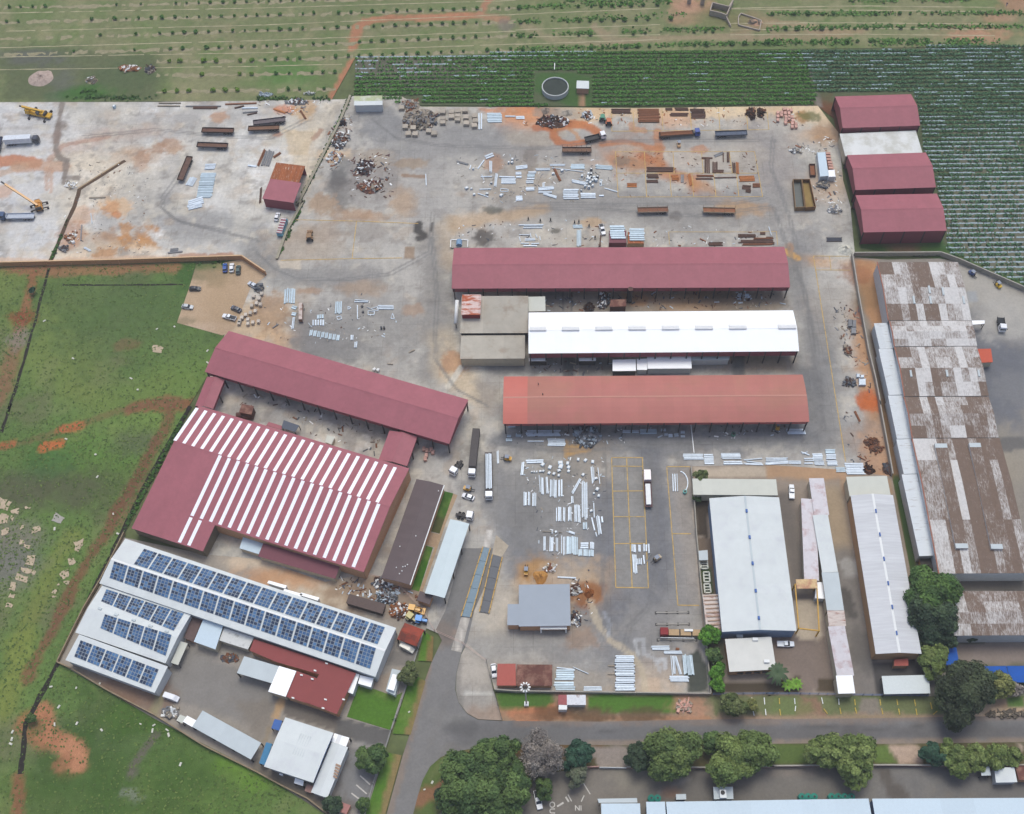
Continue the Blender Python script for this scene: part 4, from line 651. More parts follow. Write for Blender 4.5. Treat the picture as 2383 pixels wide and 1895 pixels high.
# --- three long sheds
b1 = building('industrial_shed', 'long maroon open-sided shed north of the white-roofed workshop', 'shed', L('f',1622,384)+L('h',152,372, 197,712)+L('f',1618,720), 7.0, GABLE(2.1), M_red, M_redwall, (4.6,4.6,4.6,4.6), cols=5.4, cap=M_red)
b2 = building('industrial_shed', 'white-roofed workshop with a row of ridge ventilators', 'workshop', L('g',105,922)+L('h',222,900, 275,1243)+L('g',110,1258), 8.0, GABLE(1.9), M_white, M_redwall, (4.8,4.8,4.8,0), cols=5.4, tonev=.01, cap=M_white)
M_vent = mat('ventilator_white', (.8,.79,.77), rough=.6, var=.05)
for x0, x1 in ((115,253),(383,528),(660,805),(937,1083),(1215,1360),(1493,1640),(1775,1920),(2184,2342)):
    s0, s1 = [(x-105)/(2342-105) for x in (x0, x1)]; s0 = max(.004, s0); s1 = min(.996, s1); v = MB(); up = Vector((0,0,1)); f0, f1 = .425, .535
    for t0, t1 in ((f0, (f0+f1)/2), ((f0+f1)/2, f1)): pass
    A = [b2.pt(s0,f0), b2.pt(s1,f0), b2.pt(s1,f1), b2.pt(s0,f1)]; zt = b2.ze+1.9+.75
    T = [Vector((p.x,p.y,zt-.25)) for p in A]; r0 = (T[0]+T[3])/2+up*.3; r1 = (T[1]+T[2])/2+up*.3
    v.poly([T[0],T[1],r1,r0][::-1]); v.poly([r0,r1,T[2],T[3]][::-1]); v.poly([A[0],A[1],T[1],T[0]]); v.poly([A[2],A[3],T[3],T[2]]); v.poly([A[1],A[2],T[2],r1,T[1]]); v.poly([A[3],A[0],T[0],r0,T[3]])
    v.build('ridge_ventilator', M_vent, b2.root)
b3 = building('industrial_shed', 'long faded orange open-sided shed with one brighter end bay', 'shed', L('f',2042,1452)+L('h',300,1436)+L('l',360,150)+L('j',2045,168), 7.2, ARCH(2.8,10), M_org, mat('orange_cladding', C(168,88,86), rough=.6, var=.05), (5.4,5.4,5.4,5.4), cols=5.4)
for gi, (ta, tb) in enumerate(((0,.5),(.5,1))):
    mb = MB(); k = 5
    for q in range(k):
        a, c = ta+(tb-ta)*q/k, ta+(tb-ta)*(q+1)/k; mb.poly([b3.pt(-.001,a,.05), b3.pt(.079,a,.05), b3.pt(.079,c,.05), b3.pt(-.001,c,.05)], 1.0)
    mb.build('end_bay_sheet', M_org2, b3.root, tone=True)
mb = MB(); mb.poly([b3.pt(0,.485,.06), b3.pt(1,.485,.06), b3.pt(1,.5,.1), b3.pt(0,.5,.1)]); mb.poly([b3.pt(0,.5,.1), b3.pt(1,.5,.1), b3.pt(1,.515,.06), b3.pt(0,.515,.06)]); mb.build('ridge_cap', mat('faded_cap', C(196,140,124), var=.05), b3.root)
for x, y in ((188,1510),(225,1595)):
    p = W(L('g',x,y)[0], 9.3); mb = MB(); mb.cyl((p.x,p.y,8.6), (p.x,p.y,9.6), .16, n=8); mb.build('roof_pipe', M_steel, b3.root)
# --- three halls and the flat store on the field edge
for lab, e in (('maroon portal hall farthest up the field edge beside the flat white roof', L('d',578,803, 1215,783, 1268,1045, 628,1065)), ('maroon portal hall between the flat white roof and another maroon hall', L('d',675,1290, 1335,1268, 1402,1558, 738,1580)),
               ('maroon portal hall with tall end wall beside the boundary corner', L('d',742,1625, 1425,1608)+L('h',1492,242, 810,252))):
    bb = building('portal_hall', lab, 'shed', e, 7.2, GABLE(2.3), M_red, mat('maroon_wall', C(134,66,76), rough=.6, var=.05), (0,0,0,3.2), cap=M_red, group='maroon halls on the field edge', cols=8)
building('flat_store', 'flat white-roofed store squeezed between two maroon halls', 'shed', L('d',612,1110, 1250,1090, 1292,1268, 655,1302), 5.0, FLAT, tonemat('mottled_white_sheet', C(226,226,222), rough=.7, var=.05, scale=.25, col2=C(204,202,192), mixscale=.15), M_plaster, (0,0,0,0), tonev=.03)
# --- tan annex
b4 = building('tan_annex', 'low tan sheet-roofed annex against the west end of the white workshop', 'shed', L('f',1690,795)+L('g',104,792, 104,1090)+L('f',1686,1092), 5.2, MONO(.8), M_tan, M_plaster, (0,0,None,0), sheetw=9, tonev=.14)
building('tan_annex', '', '', L('f',1686,1102)+L('g',76,1098, 78,1302)+L('f',1683,1305), 5.2, MONO(-.7), M_tan, M_plaster, (None,0,0,0), sheetw=9, tonev=.16, root=b4.root)
building('tan_annex', '', '', L('g',106,794, 248,792, 246,908, 106,912), 4.6, MONO(.4), M_cream, M_plaster, (0,0,0,0), sheetw=9, tonev=.03, root=b4.root)
building('dust_collector', 'square red box with rust-streaked white top on the tan annex', 'machine housing', L('f',1695,772, 1853,772, 1853,938, 1693,938), 8.2, FLAT, tonemat('rusty_white_lid', C(216,190,182), rough=.8, var=.1, scale=.7, col2=C(178,92,60), mixscale=.45, mixlo=.46, mixhi=.56, stretch=(.6,2.2,1)), mat('signal_red', C(140,44,46), var=.06), (0,0,0,0), sheetw=.9, tonev=.1)
mb = MB(); P = WL(L('f',1662,860, 1645,1010), 3.0)
duct = thing('white_duct', 'white sloping duct outside the square red box', 'duct', (P[0].x, P[0].y, ZY)); mb.cyl(P[0]+Vector((0,0,3)), P[1], .7, n=10); mb.build('tube', M_frame, duct, smooth=True)
for k in (0,1):
    mb = MB(); mb.cyl((P[k].x,P[k].y,ZY), (P[k].x,P[k].y,P[k].z+(2.6 if k == 0 else -.3)), .15, n=6); mb.build('prop', M_steel, duct)
# --- lean cabins south of the white workshop
for nm, lab, t, e, z, m, mw in (('site_cabin','small white flat cabin at the annex end under the white workshop','g',(110,1300, 257,1298, 257,1322, 110,1322),3.0,M_white,M_steel), ('site_cabin','small white flat cabin alone south of the white workshop','g',(525,1297, 667,1295, 667,1320, 525,1322),3.0,M_white,M_steel),
        ('site_cabin','wide white flat-roofed office block south of the white workshop','g',(1092,1288, 1460,1284, 1463,1384, 1097,1386),3.6,M_white,M_lgrey), ('site_cabin','white double-roofed cabin with dark pipe beside the wide office block','g',(805,1312, 998,1308, 1000,1404, 806,1406),3.4,M_white,M_steel), ('site_cabin','narrow white cabin between two larger white cabins','g',(1006,1304, 1092,1302, 1094,1396, 1008,1396),3.2,M_white,M_lgrey), ('site_cabin','long low grey-walled lean-to east of the wide office block','g',(1466,1286, 1780,1284, 1776,1312, 1466,1316),3.2,M_lgrey,M_whitewall)):
    flatbox(nm, lab, 'cabin', L(t,*e), z, m, mw)
# --- left group: slanting shed, links, striped hall
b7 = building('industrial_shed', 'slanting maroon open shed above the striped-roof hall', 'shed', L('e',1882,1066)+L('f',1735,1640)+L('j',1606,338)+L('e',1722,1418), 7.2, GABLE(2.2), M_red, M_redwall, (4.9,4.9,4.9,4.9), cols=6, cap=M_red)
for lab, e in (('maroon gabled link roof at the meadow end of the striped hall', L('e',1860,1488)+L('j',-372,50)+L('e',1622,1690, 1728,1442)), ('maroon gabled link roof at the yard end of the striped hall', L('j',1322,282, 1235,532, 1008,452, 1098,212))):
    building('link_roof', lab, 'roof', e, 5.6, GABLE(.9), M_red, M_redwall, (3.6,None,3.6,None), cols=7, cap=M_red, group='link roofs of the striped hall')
HN = L('e',1572,1668)+L('j',1232,530, 905,1398)+L('i',1272,838)
b9 = building('striped_hall', 'big maroon hall with white translucent roof strips', 'hall', HN, 7.6, [(0,0),(.415,2.2),(1,-.9)], M_red, M_brick, (0,0,0,0), cap=M_red, thick=.2)
o9 = b9
# roof strips
nst = 23
P0 = W(L('i',1650,12)[0], 8); P1 = W(L('j',1148,510)[0], 8)
s0 = (P0-b9.o).dot(b9.u)/b9.lu; s1 = (P1-b9.o).dot(b9.u)/b9.lu
sw = 1.15/b9.lu
Q0 = W(L('i',1800,495)[0], 9.4); Q1 = W(L('j',975,905)[0], 9.4); q0 = (Q0-b9.o).dot(b9.u)/b9.lu; q1 = (Q1-b9.o).dot(b9.u)/b9.lu
for k in range(nst):
    s = s0+(s1-s0)*k/(nst-1)
    onroof(b9, 'roof_strip', M_strip, s-sw/2, s+sw/2, .03, .412, .07)
for k in range(18):
    s = q0+(q1-q0)*k/17
    onroof(b9, 'roof_strip', M_strip, s-sw/2, s+sw/2, .42, .985, .07)
# southward extension of the slope (L plan)
E0 = WL(L('i',1098,1032, 1685,1215), 6.0)
te = max((E0[0]-b9.o).dot(b9.v), (E0[1]-b9.o).dot(b9.v))/b9.lv; se = (E0[1]-b9.o).dot(b9.u)/b9.lu; sw0 = (E0[0]-b9.o).dot(b9.u)/b9.lu
slope = (b9.ph(1)-b9.ph(.415))/(.585)
def ept(s, t, dz=0): return b9.o+b9.u*(b9.lu*s)+b9.v*(b9.lv*t)+Vector((0,0,b9.ph(1)+slope*(t-1)+dz))
mb = MB(); nn = 12
for k in range(nn): mb.poly([ept(se*k/nn,1), ept(se*(k+1)/nn,1), ept(se*(k+1)/nn,te), ept(se*k/nn,te)], 1+random.uniform(-.05,.05))
mb.poly([ept(0,1,-.15), ept(0,te,-.15), ept(se,te,-.15), ept(se,1,-.15)], .9); mb.poly([ept(0,te), ept(se,te), ept(se,te,-.3), ept(0,te,-.3)], .8); mb.poly([ept(se,te), ept(se,1), ept(se,1,-.3), ept(se,te,-.3)], .8); mb.build('roof_slope', M_red, b9.root, tone=True)
for k in (0,1):
    s = q0+(q1-q0)*k/17; mb = MB()
    A = [ept(s-sw/2,1,.07), ept(s+sw/2,1,.07), ept(s+sw/2,te-.01,.07), ept(s-sw/2,te-.01,.07)]; mb.poly(A); mb.build('roof_strip', M_strip, b9.root)
for a, c in (((.004,1),(.004,te-.01)),((.004,te-.01),(se-.004,te-.01)),((se-.004,te-.01),(se-.004,1))):
    p, q = ept(*a,-.2), ept(*c,-.2); mb = MB(); mb.poly([p, q, Vector((q.x,q.y,ZY)), Vector((p.x,p.y,ZY))]); mb.build('wall', mat('dim_plaster', C(120,108,92), var=.12), b9.root)
# yard between hall and shed
flatbox('pump_cabin', 'small pale square-topped cabin between the striped hall and slanting shed', 'cabin', L('j',578,260, 640,275, 612,338, 556,318), 2.6, M_cream, M_plaster)
flatbox('canopy', 'small dark grey flat canopy beside the striped hall', 'canopy', L('j',215,135, 345,180, 310,235, 195,200), 3.0, mat('slate_grey_sheet', C(90,96,108), var=.05), None)
flatbox('canopy', 'narrow maroon canopy touching the dark grey canopy', 'canopy', L('j',90,150, 205,185, 195,215, 70,180), 3.0, M_red, None)
rt = flatbox('rusty_tank_house', 'rusty brown boiler house with twin drums above the striped hall', 'boiler', L('i',2010,0, 2110,20, 2090,90, 1985,70), 3.8, M_rustred, mat('rust_wall', C(92,60,52), var=.2))
for k, (x, y) in enumerate(((2000,95),(2055,108))):
    p = W(L('i',x,y)[0], 1.2); mb = MB(); mb.cyl((p.x-1.4,p.y,1.2),(p.x+1.4,p.y,1.2),1.0,n=12); mb.build('drum', MATS['rust_wall'], rt, smooth=False)
# --- brown block, pale canopy, kiosk, lean-to
b10 = building('brown_block', 'long dark brown sheet-roofed block beside the striped hall', 'building', L('j',1545,688, 1262,1520, 1030,1432, 1322,615), 4.6, GABLE(.5), M_brown, M_brick, (0,0,0,0), sheetw=1.6, tonev=.05)
for s, t in ((.07,.12),(.55,.35),(.68,.75),(.83,.3),(.85,.35),(.86,.42),(.9,.4),(.93,.45),(.88,.62)):
    onroof(b10, 'roof_ventilator', M_frame, s-.004, s+.004, t-.015, t+.015, .3)
mb = MB(); a, c = b10.pt(0,.0,.06), b10.pt(1,.0,.06); mb.bar(a, c, .3, .25); mb.build('gutter', M_frame, b10.root)
b11 = building('canopy_roof', 'long pale blue-white canopy roof beside the weighbridge', 'canopy', L('j',1600,950, 1392,1566, 1548,1622, 1757,1006)[0:2]+L('j',1548,1622, 1757,1006), 5.0, GABLE(.35), tonemat('ice_white_sheet', C(206,218,220), rough=.5, var=.03, scale=.3), M_brown, (None,None,None,None), cols=9, tonev=.015)
flatbox('gate_kiosk', 'little dark brown-roofed kiosk at the end of the pale canopy', 'kiosk', L('j',1348,1555, 1455,1590, 1425,1668, 1322,1630), 3.2, M_brown, M_brick)
building('lean_to', 'narrow maroon lean-to along the courtyard side of the striped hall', 'shed', L('j',45,1160, 678,1355, 652,1452, 5,1272), 3.6, MONO(.6), mat('dull_maroon_sheet', C(126,76,84), var=.06), M_plaster, (0,0,0,0))
flatbox('plant_box', 'pale blue flat-topped plant box in the striped hall courtyard', 'plant housing', L('i',2020,1108)+L('j',46,1155, 12,1250)+L('i',1990,1200), 3.0, M_lblue, M_plaster)
# --- solar-roofed works
b14 = building('solar_works', 'white-roofed works covered with blocks of solar panels', 'factory', L('i',1025,1120)+L('n',1142,158, 985,582)+L('i',842,1492), 6.0, GABLE(1.3), M_whiteg, M_whitewall, (0,0,0,0), tonev=.03, cap=M_frame)
b14b = building('solar_works', '', '', L('i',838,1502)+L('m',1570,48, 1392,468, 640,208), 5.4, GABLE(.9), M_whiteg, M_whitewall, (None,0,0,0), root=b14.root, tonev=.03)
b14c = building('solar_works', '', '', L('m',648,226, 1386,482, 1300,718, 560,434), 5.0, MONO(.7), M_whiteg, M_whitewall, (0,0,0,0), root=b14.root, tonev=.03)
M_pvs = [mat('solar_cells_%s' % n, c, rough=.55, var=.08, scale=.4, spec=.12) for n, c in (('mid', C(62,98,140)), ('dark', C(42,58,84)), ('light', C(82,122,164)))]
for m_ in M_pvs: pass
def solar(b, corners, nblk, nx, ny, missing=()):
    """blocks of modules on a roof slope; corners = first block start, last block end (survey) upper edge; lower edge"""
    st = []
    for p in corners:
        q = W(p, b.ze+.7)-b.o; st.append((q.dot(b.u)/b.lu, q.dot(b.v)/b.lv))
    (sa, ta), (sb, tb), (sc, tc), (sd_, td) = st
    gap = .012
    for k in range(nblk):
        f0, f1 = k/nblk, (k+1)/nblk-.10/nblk
        par = b.root; mbs = [MB(), MB(), MB()]; fr = MB()
        for i in range(nx):
            for j in range(ny):
                if (k, j) in missing: continue
                def at(fi, fj):
                    f = f0+(f1-f0)*fi/nx; s_t = sa+(sb-sa)*f; t_t = ta+(tb-ta)*f; s_b = sd_+(sc-sd_)*f; t_b = td+(tc-td)*f
                    return b.pt(s_t+(s_b-s_t)*fj/ny, t_t+(t_b-t_t)*fj/ny, .16)
                e = .09; w = random.choices((0,1,2), (5,4,1.2))[0]
                q = [at(i+e,j+e), at(i+1-e,j+e), at(i+1-e,j+1-e), at(i+e,j+1-e)]; mbs[w].poly(q)
        q = [at2 for at2 in ()]
        def at3(fi, fj, dz):
            f = f0+(f1-f0)*fi; s_t = sa+(sb-sa)*f; t_t = ta+(tb-ta)*f; s_b = sd_+(sc-sd_)*f; t_b = td+(tc-td)*f
            return b.pt(s_t+(s_b-s_t)*fj, t_t+(t_b-t_t)*fj, dz)
        j0 = 0; mj = [j for (kk, j) in missing if kk == k]
        if mj: j0 = (max(mj)+1)/ny if min(mj) == 0 else 0
        j1 = 1 if not mj or min(mj) == 0 else min(mj)/ny
        T = [at3(0,j0,.14), at3(1,j0,.14), at3(1,j1,.14), at3(0,j1,.14)]; B = [p-Vector((0,0,.1)) for p in T]
        fr.poly(T)
        for i in range(4): fr.poly([B[i], B[(i+1) % 4], T[(i+1) % 4], T[i]][::-1])
        blk = fr.build('solar_array', mat('array_frame', C(140,148,156), rough=.5, var=.05), par)
        for w, mm in enumerate(M_pvs):
            if mbs[w].v:
                o_ = link('solar_module', mbs[w].mesh('solar_module', mm, par.location), blk); o_['kind'] = 'stuff'
solar(b14, L('i',1195,1200)+L('n',1068,160, 1010,312)+L('i',1118,1338), 16, 4, 6)
solar(b14, L('i',955,1315)+L('n',998,345, 945,508)+L('i',908,1445), 17, 4, 6)
solar(b14b, L('i',880,1535)+L('m',1535,45, 1455,195)+L('i',840,1640), 6, 4, 6)
solar(b14b, L('m',875,55, 1440,230, 1385,400, 832,165), 5, 4, 6)
solar(b14c, L('m',670,268, 1330,515, 1262,660, 612,400), 6, 4, 5)
# ventilators on the solar works roof
for x, y in ((1990,1410),(1075,1395)): pass
for t, x, y in (('m',830,5),('m',965,55),('m',1110,100),('m',1250,148),('m',1385,192)):
    p = W(L(t,x,y)[0], 6.4); q = p-b14b.o; s, tt = q.dot(b14b.u)/b14b.lu, q.dot(b14b.v)/b14b.lv
    if 0 < s < 1 and 0 < tt < 1: onroof(b14b, 'roof_ventilator', M_lgrey, s-.02, s+.02, tt-.02, tt+.02, .3)
for t, x, y in (('j',170,1500),('j',300,1570),('j',440,1600)):
    p = W(L(t,x,y)[0], 3); flatbox('cooling_unit', 'white rooftop-height cooling unit along the solar works wall', 'cooling unit', [(L(t,x,y)[0][0]+a, L(t,x,y)[0][1]+c) for a, c in ((-22,-9),(20,3),(16,10),(-26,-3))], 3.0, M_white, M_whitewall, group='cooling units by the solar works')
# --- offices and sheds south of the solar works
flatbox('ice_blue_canopy', 'pale ice-blue roofed bay against the solar works', 'canopy', L('m',1690,92, 1855,148, 1790,345, 1610,280), 4.2, M_lblue, M_plaster)
flatbox('open_frame_store', 'dark open store with a pale ladder-like frame beside the ice-blue bay', 'store', L('m',1590,75, 1685,95, 1605,278, 1530,250), 3.0, mat('dim_brown_sheet', C(104,84,80), var=.15), M_brick)
flatbox('white_flat_roof', 'stained white flat roof next to the ice-blue bay', 'roof', L('m',1862,165, 2110,245, 2060,345, 1822,270), 3.6, mat('stained_white', C(214,214,210), rough=.8, var=.08, col2=C(140,138,132), mixscale=.5, mixlo=.58, mixhi=.72), M_plaster)
flatbox('side_canopy', 'narrow off-white canopy at the east wall of the solar works', 'canopy', L('m',1500,275, 1560,295, 1480,475, 1420,455), 3.0, M_cream, None)
b15 = building('red_office', 'brick-red roofed office with skylights south of the solar works', 'office', L('n',585,456, 802,540, 672,888, 238,738)[0:2]+L('n',672,888, 370,775), 4.4, FLAT, M_redroof2, M_brick, (0,0,0,0), sheetw=4)
flatbox('red_roof_strip', 'long brick-red roof strip beneath the solar works eave', 'roof', L('m',2110,258)+L('n',580,455, 540,560, 150,448)+L('m',2075,355), 4.3, M_redroof2, M_brick)
flatbox('red_roof_wing', 'brick-red roof wing west of the skylit red office', 'roof', L('n',312,520, 560,610, 480,815, 238,738), 4.25, M_redroof2, M_brick)
for x, y in ((475,520),(452,590),(362,557),(292,747),(562,760),(542,832),(712,760),(570,460)):
    p = W(L('n',x,y)[0], 4.4); flatbox('skylight', 'small white skylight dome on the brick-red office roofs', 'skylight', [(L('n',x,y)[0][0]+a, L('n',x,y)[0][1]+c) for a, c in ((-3,-2.4),(3,-1),(3,2.4),(-3,1))], 4.75, M_frame, M_frame, group='skylights of the red office', z0=4.3)
building('white_lean_roof', 'white sheet roof on the west end of the red office', 'roof', L('n',172,482, 316,524, 236,740, 90,696), 4.6, FLAT, M_white, M_plaster, (0,0,0,0))
building('grey_lean_roof', 'pale blue-grey awning joined to the white sheet roof', 'awning', L('m',2026,398)+L('n',172,488, 118,624)+L('m',1972,545), 4.2, FLAT, M_lgrey, M_plaster, (None,None,None,None), cols=8)
flatbox('white_annex_strip', 'narrow white roof strip between the red office and the lawn', 'roof', L('n',800,540, 845,552, 790,715, 748,700), 3.6, M_white, M_whitewall)
flatbox('white_annex', 'square white flat annex at the corner of the lawn', 'annex', L('n',850,558, 962,585, 940,660, 832,628), 3.4, M_white, M_whitewall)
flatbox('slab_house', 'pale flat concrete house with a white tank by the fence', 'building', L('n',1115,505, 1188,520, 1140,728, 1062,690), 3.0, M_lgrey, M_whitewall)
flatbox('white_tank_box', 'bright white box tank on the pale concrete house', 'tank', L('n',1120,548, 1170,560, 1130,690, 1075,672), 4.2, M_white, M_frame, z0=3.0)
building('tile_shelter', 'red-tiled shelter roof beside the yard gate', 'shelter', L('n',1215,125, 1372,175, 1330,330, 1165,258), 3.4, GABLE(.8), M_redtile, M_brick, (2.4,2.4,2.4,2.4), cols=5)
b16 = building('white_block', 'white flat-roofed block with blue trim beside the meadow fence', 'building', L('n',215,905, 622,1036, 466,1456, 65,1322), 6.4, [(0,0),(.45,.35),(1,0)], M_whiteg, M_blue, (4.9,4.9,4.9,4.9), tonev=.02)
building('white_block', '', '', L('n',225,918, 612,1043, 460,1443, 78,1318), 6.0, FLAT, M_white, M_whitewall, (0,0,0,0), root=b16.root)
for k in range(5):
    onroof(b16, 'roof_rib', M_lgrey, .42+.05*k, .425+.05*k, .2, .62, .12)
building('striped_canopy', 'small white-slatted canopy at the corner of the white block', 'canopy', L('n',632,1040, 760,1080, 735,1152, 615,1115), 3.4, FLAT, M_white, M_whitewall, (None,None,None,None), cols=6, sheetw=1.2, tonev=.25)
building('white_lean_to', 'long white lean-to with rusty rails along the white block', 'shed', L('n',605,1108, 738,1160, 592,1582, 455,1540), 4.0, MONO(.5), M_whiteg, M_whitewall, (0,0,0,0), tonev=.04)
for k in range(5):
    P = [W(q, 4.45) for q in L('n',640+8-k*5,1300+k*24, 690-k*8,1318+k*24)]; mb = MB()
    r = thing('roof_rail', 'rusty rail lying on the long white lean-to', 'rail', (P[0].x,P[0].y,4.3), 0, 'rails on the white lean-to'); mb.bar(P[0], P[1], .5, .3); mb.build('bar', mat('rusty_rail', C(170,140,118), var=.3), r)
flatbox('blue_canopy', 'bright blue canopy at the upper corner of the white block', 'canopy', L('n',140,922, 202,938, 178,1020, 112,1000), 3.0, M_blue, None)
flatbox('blue_canopy', 'long steel-blue canopy at the lower side of the white block', 'canopy', L('n',70,1115, 120,1130, 62,1308, 10,1290), 3.2, mat('steel_blue_sheet', C(70,130,168), var=.08), None)
flatbox('white_porch', 'tiny white porch roof below the white block', 'porch', L('n',310,1412, 382,1436, 375,1480, 300,1456), 2.8, M_white, None)
flatbox('wall_unit', 'tiny white wall unit below the white block', 'unit', L('n',180,1374, 208,1380, 205,1392, 176,1386), 2.0, M_white, M_frame)
building('grey_carport', 'long pale grey carport along the meadow fence', 'carport', L('m',1680,855, 2150,1108, 2108,1276, 1602,988), 3.4, MONO(.3), M_lgrey, M_steel, (None,None,None,None), cols=7)
flatbox('white_awning', 'bright white awning joined to the pale grey carport', 'awning', L('m',1555,895, 1632,935, 1600,992, 1520,945), 3.2, M_white, None)
flatbox('buff_awning', 'small buff awning beside the bright white awning', 'awning', L('m',1495,885, 1545,905, 1515,960, 1465,935), 3.0, M_cream, None)
flatbox('hut', 'small dusty pink hut roof among the trees by the fence', 'hut', L('n',700,1615, 772,1640, 735,1714, 668,1690), 2.6, mat('dusty_pink', C(172,120,112), var=.08), M_brick)
flatbox('hut', 'small pinkish hut beside the long white lean-to', 'hut', L('n',410,1465, 462,1482, 440,1540, 388,1520), 2.4, mat('dusty_pink2', C(168,130,118), var=.12), M_brick)
flatbox('bin_shelter', 'dark brown slatted bin shelter behind the solar works', 'shelter', L('j',760,1578, 1062,1665, 1035,1745, 732,1655), 2.6, mat('dark_slats', C(96,80,74), var=.15), M_steel)
# --- grey office, gate cluster
b26 = building('grey_office', 'blue-grey roofed office in the lower yard', 'office', L('k',26,1503, 452,1500)+L('o',455,146)+L('k',26,1852), 4.6, FLAT, M_grey, M_brick, (0,0,0,0), tonev=.01)
P_ = D(1068,1272, 1093,1272, 1093,1316, 1068,1316); building('grey_office', '', '', P_, 4.5, FLAT, M_grey, M_brick, (0,0,0,0), root=b26.root, tonev=.01)
q = W(L('o',315,178)[0], ZY); mb = MB()
for dx in (-3.8, 3.8): mb.box((q.x+dx, q.y, 1.7), (.5, 2.4, 3.3))
mb.box((q.x, q.y, 3.4), (8.1, 2.4, .3)); mb.build('porch', M_frame, b26.root)
mb = MB(); mb.box((q.x, q.y+1.35, 1.5), (5, .1, 2.6)); mb.build('door', M_glass, b26.root)
flatbox('store_roof', 'brick-red flat store roof at the gate corner', 'store', L('n',1992,464)+L('o',0,464, 2,645)+L('n',1985,645), 3.0, mat('terracotta_sheet', C(176,92,80), var=.06), M_brick)
b = building('store_roof', 'rusty brown flat store roof beside the brick-red one', 'store', L('o',6,470, 303,472, 305,648, 4,645), 2.9, FLAT, M_rustred, M_brick, (0,0,0,0), sheetw=2.2, tonev=.15)
rt = flatbox('spaza_kiosk', 'white kiosk with faded red end panel on the grass verge', 'kiosk', L('o',425,722, 582,722, 584,806, 426,806), 2.8, mat('flaky_white', C(222,222,226), var=.1, col2=C(176,160,156), mixscale=.6, mixlo=.56, mixhi=.66), M_whitewall)
for nm, e, m in (('red_end_roof', (355,722, 425,722, 426,806, 352,804), mat('faded_red', C(164,92,92), var=.15, scale=1.5)), ('counter_roof', (358,806, 428,808, 427,845, 356,845), M_frame)):
    P = WL(L('o',*e), 2.7); mb = MB(); mb.prism([(p.x,p.y) for p in P], ZY, 2.7); mb.build(nm, m, rt)
# --- two right compounds
b19 = building('white_warehouse', 'long white warehouse with blue ridge ventilators', 'warehouse', L('l',108,776)+L('p',252,194)+L('o',1716,196)+L('k',1608,786), 6.4, GABLE(1.4), M_whiteg, M_bluewall, (0,0,0,0), tonev=.02, cap=M_lgrey)
for t, x, y in (('k',1928,892),('k',1955,1110),('k',1980,1327),('k',2005,1555),('o',2030,85)):
    qq = W(L(t,x,y)[0], 7.8)-b19.o; s = qq.dot(b19.u)/b19.lu; onroof(b19, 'ridge_ventilator', M_blue, s-.012, s+.012, .486, .514, .5)
b19c = building('cream_canopy', 'cream front canopy at the yard end of the white warehouse', 'canopy', L('k',1468,625)+L('l',86,617, 95,768)+L('k',1478,748), 5.0, MONO(-.3), M_cream, M_plaster, (0,0,0,0), tonev=.02)
rl = building('rusty_lean_to', 'rust-streaked ribbed lean-to beside the white warehouse', 'shed', L('k',1560,1590, 1688,1580)+L('o',1712,205, 1582,205), 3.6, FLAT, M_streak, M_brick, (0,0,0,0), sheetw=4, tonev=.04)
for k in range(9):
    P = [W(q, 3.85) for q in L('k',1560+k*6,1600+k*34, 1688+k*4,1594+k*34)]; mb = MB(); mb.bar(P[0], P[1], .35, .1); mb.build('rust_rib', mat('rusty_rail', C(170,140,118)), rl.root)
b20 = building('flat_office', 'cream flat-roofed office with face-brick walls and palm beside it', 'office', L('o',1744,250)+L('p',48,250, 78,500)+L('o',1772,542), 4.4, FLAT, mat('cream_screed', C(222,220,212), rough=.8, var=.06, scale=.3), M_brick, (0,0,0,0))
for z_ in (0,):
    for k in range(4):
        p = b20.pt(.25+.18*k, 1); mb = MB(); mb.box((p.x, p.y-.02, 2.2), (1.8,.1,1.3)); mb.build('window', M_glass, b20.root)
for k, (x, y) in enumerate(((1990,262),(2085,445))):
    p = W(L('o',x,y)[0], 4.6); mb = MB(); mb.box((p.x,p.y,4.8),(1.6,.9,.6)); mb.build('roof_unit', M_frame, b20.root)
flatbox('link_porch', 'small grey porch between the white warehouse and flat office', 'porch', L('o',1835,195, 1890,200, 1890,248, 1835,245), 3.0, M_lgrey, None)
GL = 'narrow white sheds down the compound'
for lab, e, z, m in (('pinkish worn narrow roof alongside the long narrow sheds', L('l',258,792, 378,790, 470,1478, 348,1458), 4.0, M_pinkw), ('pale narrow shed end beside the parked pickup', L('l',360,622, 478,622, 522,922, 392,925), 4.6, M_pinkw), ('plain white narrow shed section in the compound middle', L('l',394,928, 522,925, 586,1396, 456,1402), 4.6, M_whiteg), ('pale grey narrow shed section by the yellow gantry', L('l',460,1406, 590,1402)+L('p',655,20, 505,20), 4.6, M_lgrey), ('rust-streaked short section of the narrow shed', L('p',508,25, 652,25, 660,150, 518,152), 4.5, M_streak), ('long patchy white narrow shed before the blue fence', L('p',520,155, 662,152, 720,560, 580,572), 4.6, M_pinkw), ('white twin-leaf end roof at the blue fence', L('p',580,566, 720,561, 736,710, 596,712), 4.8, M_white)):
    building('narrow_shed', lab, 'shed', e, z, MONO(.35), m, M_plaster, (0,0,0,0), tonev=.05, sheetw=8)
flatbox('white_gantry_cabin', 'white cabin beside the yellow gantry frame', 'cabin', L('l',420,1478, 470,1485, 488,1620, 405,1615), 3.2, M_white, M_whitewall)
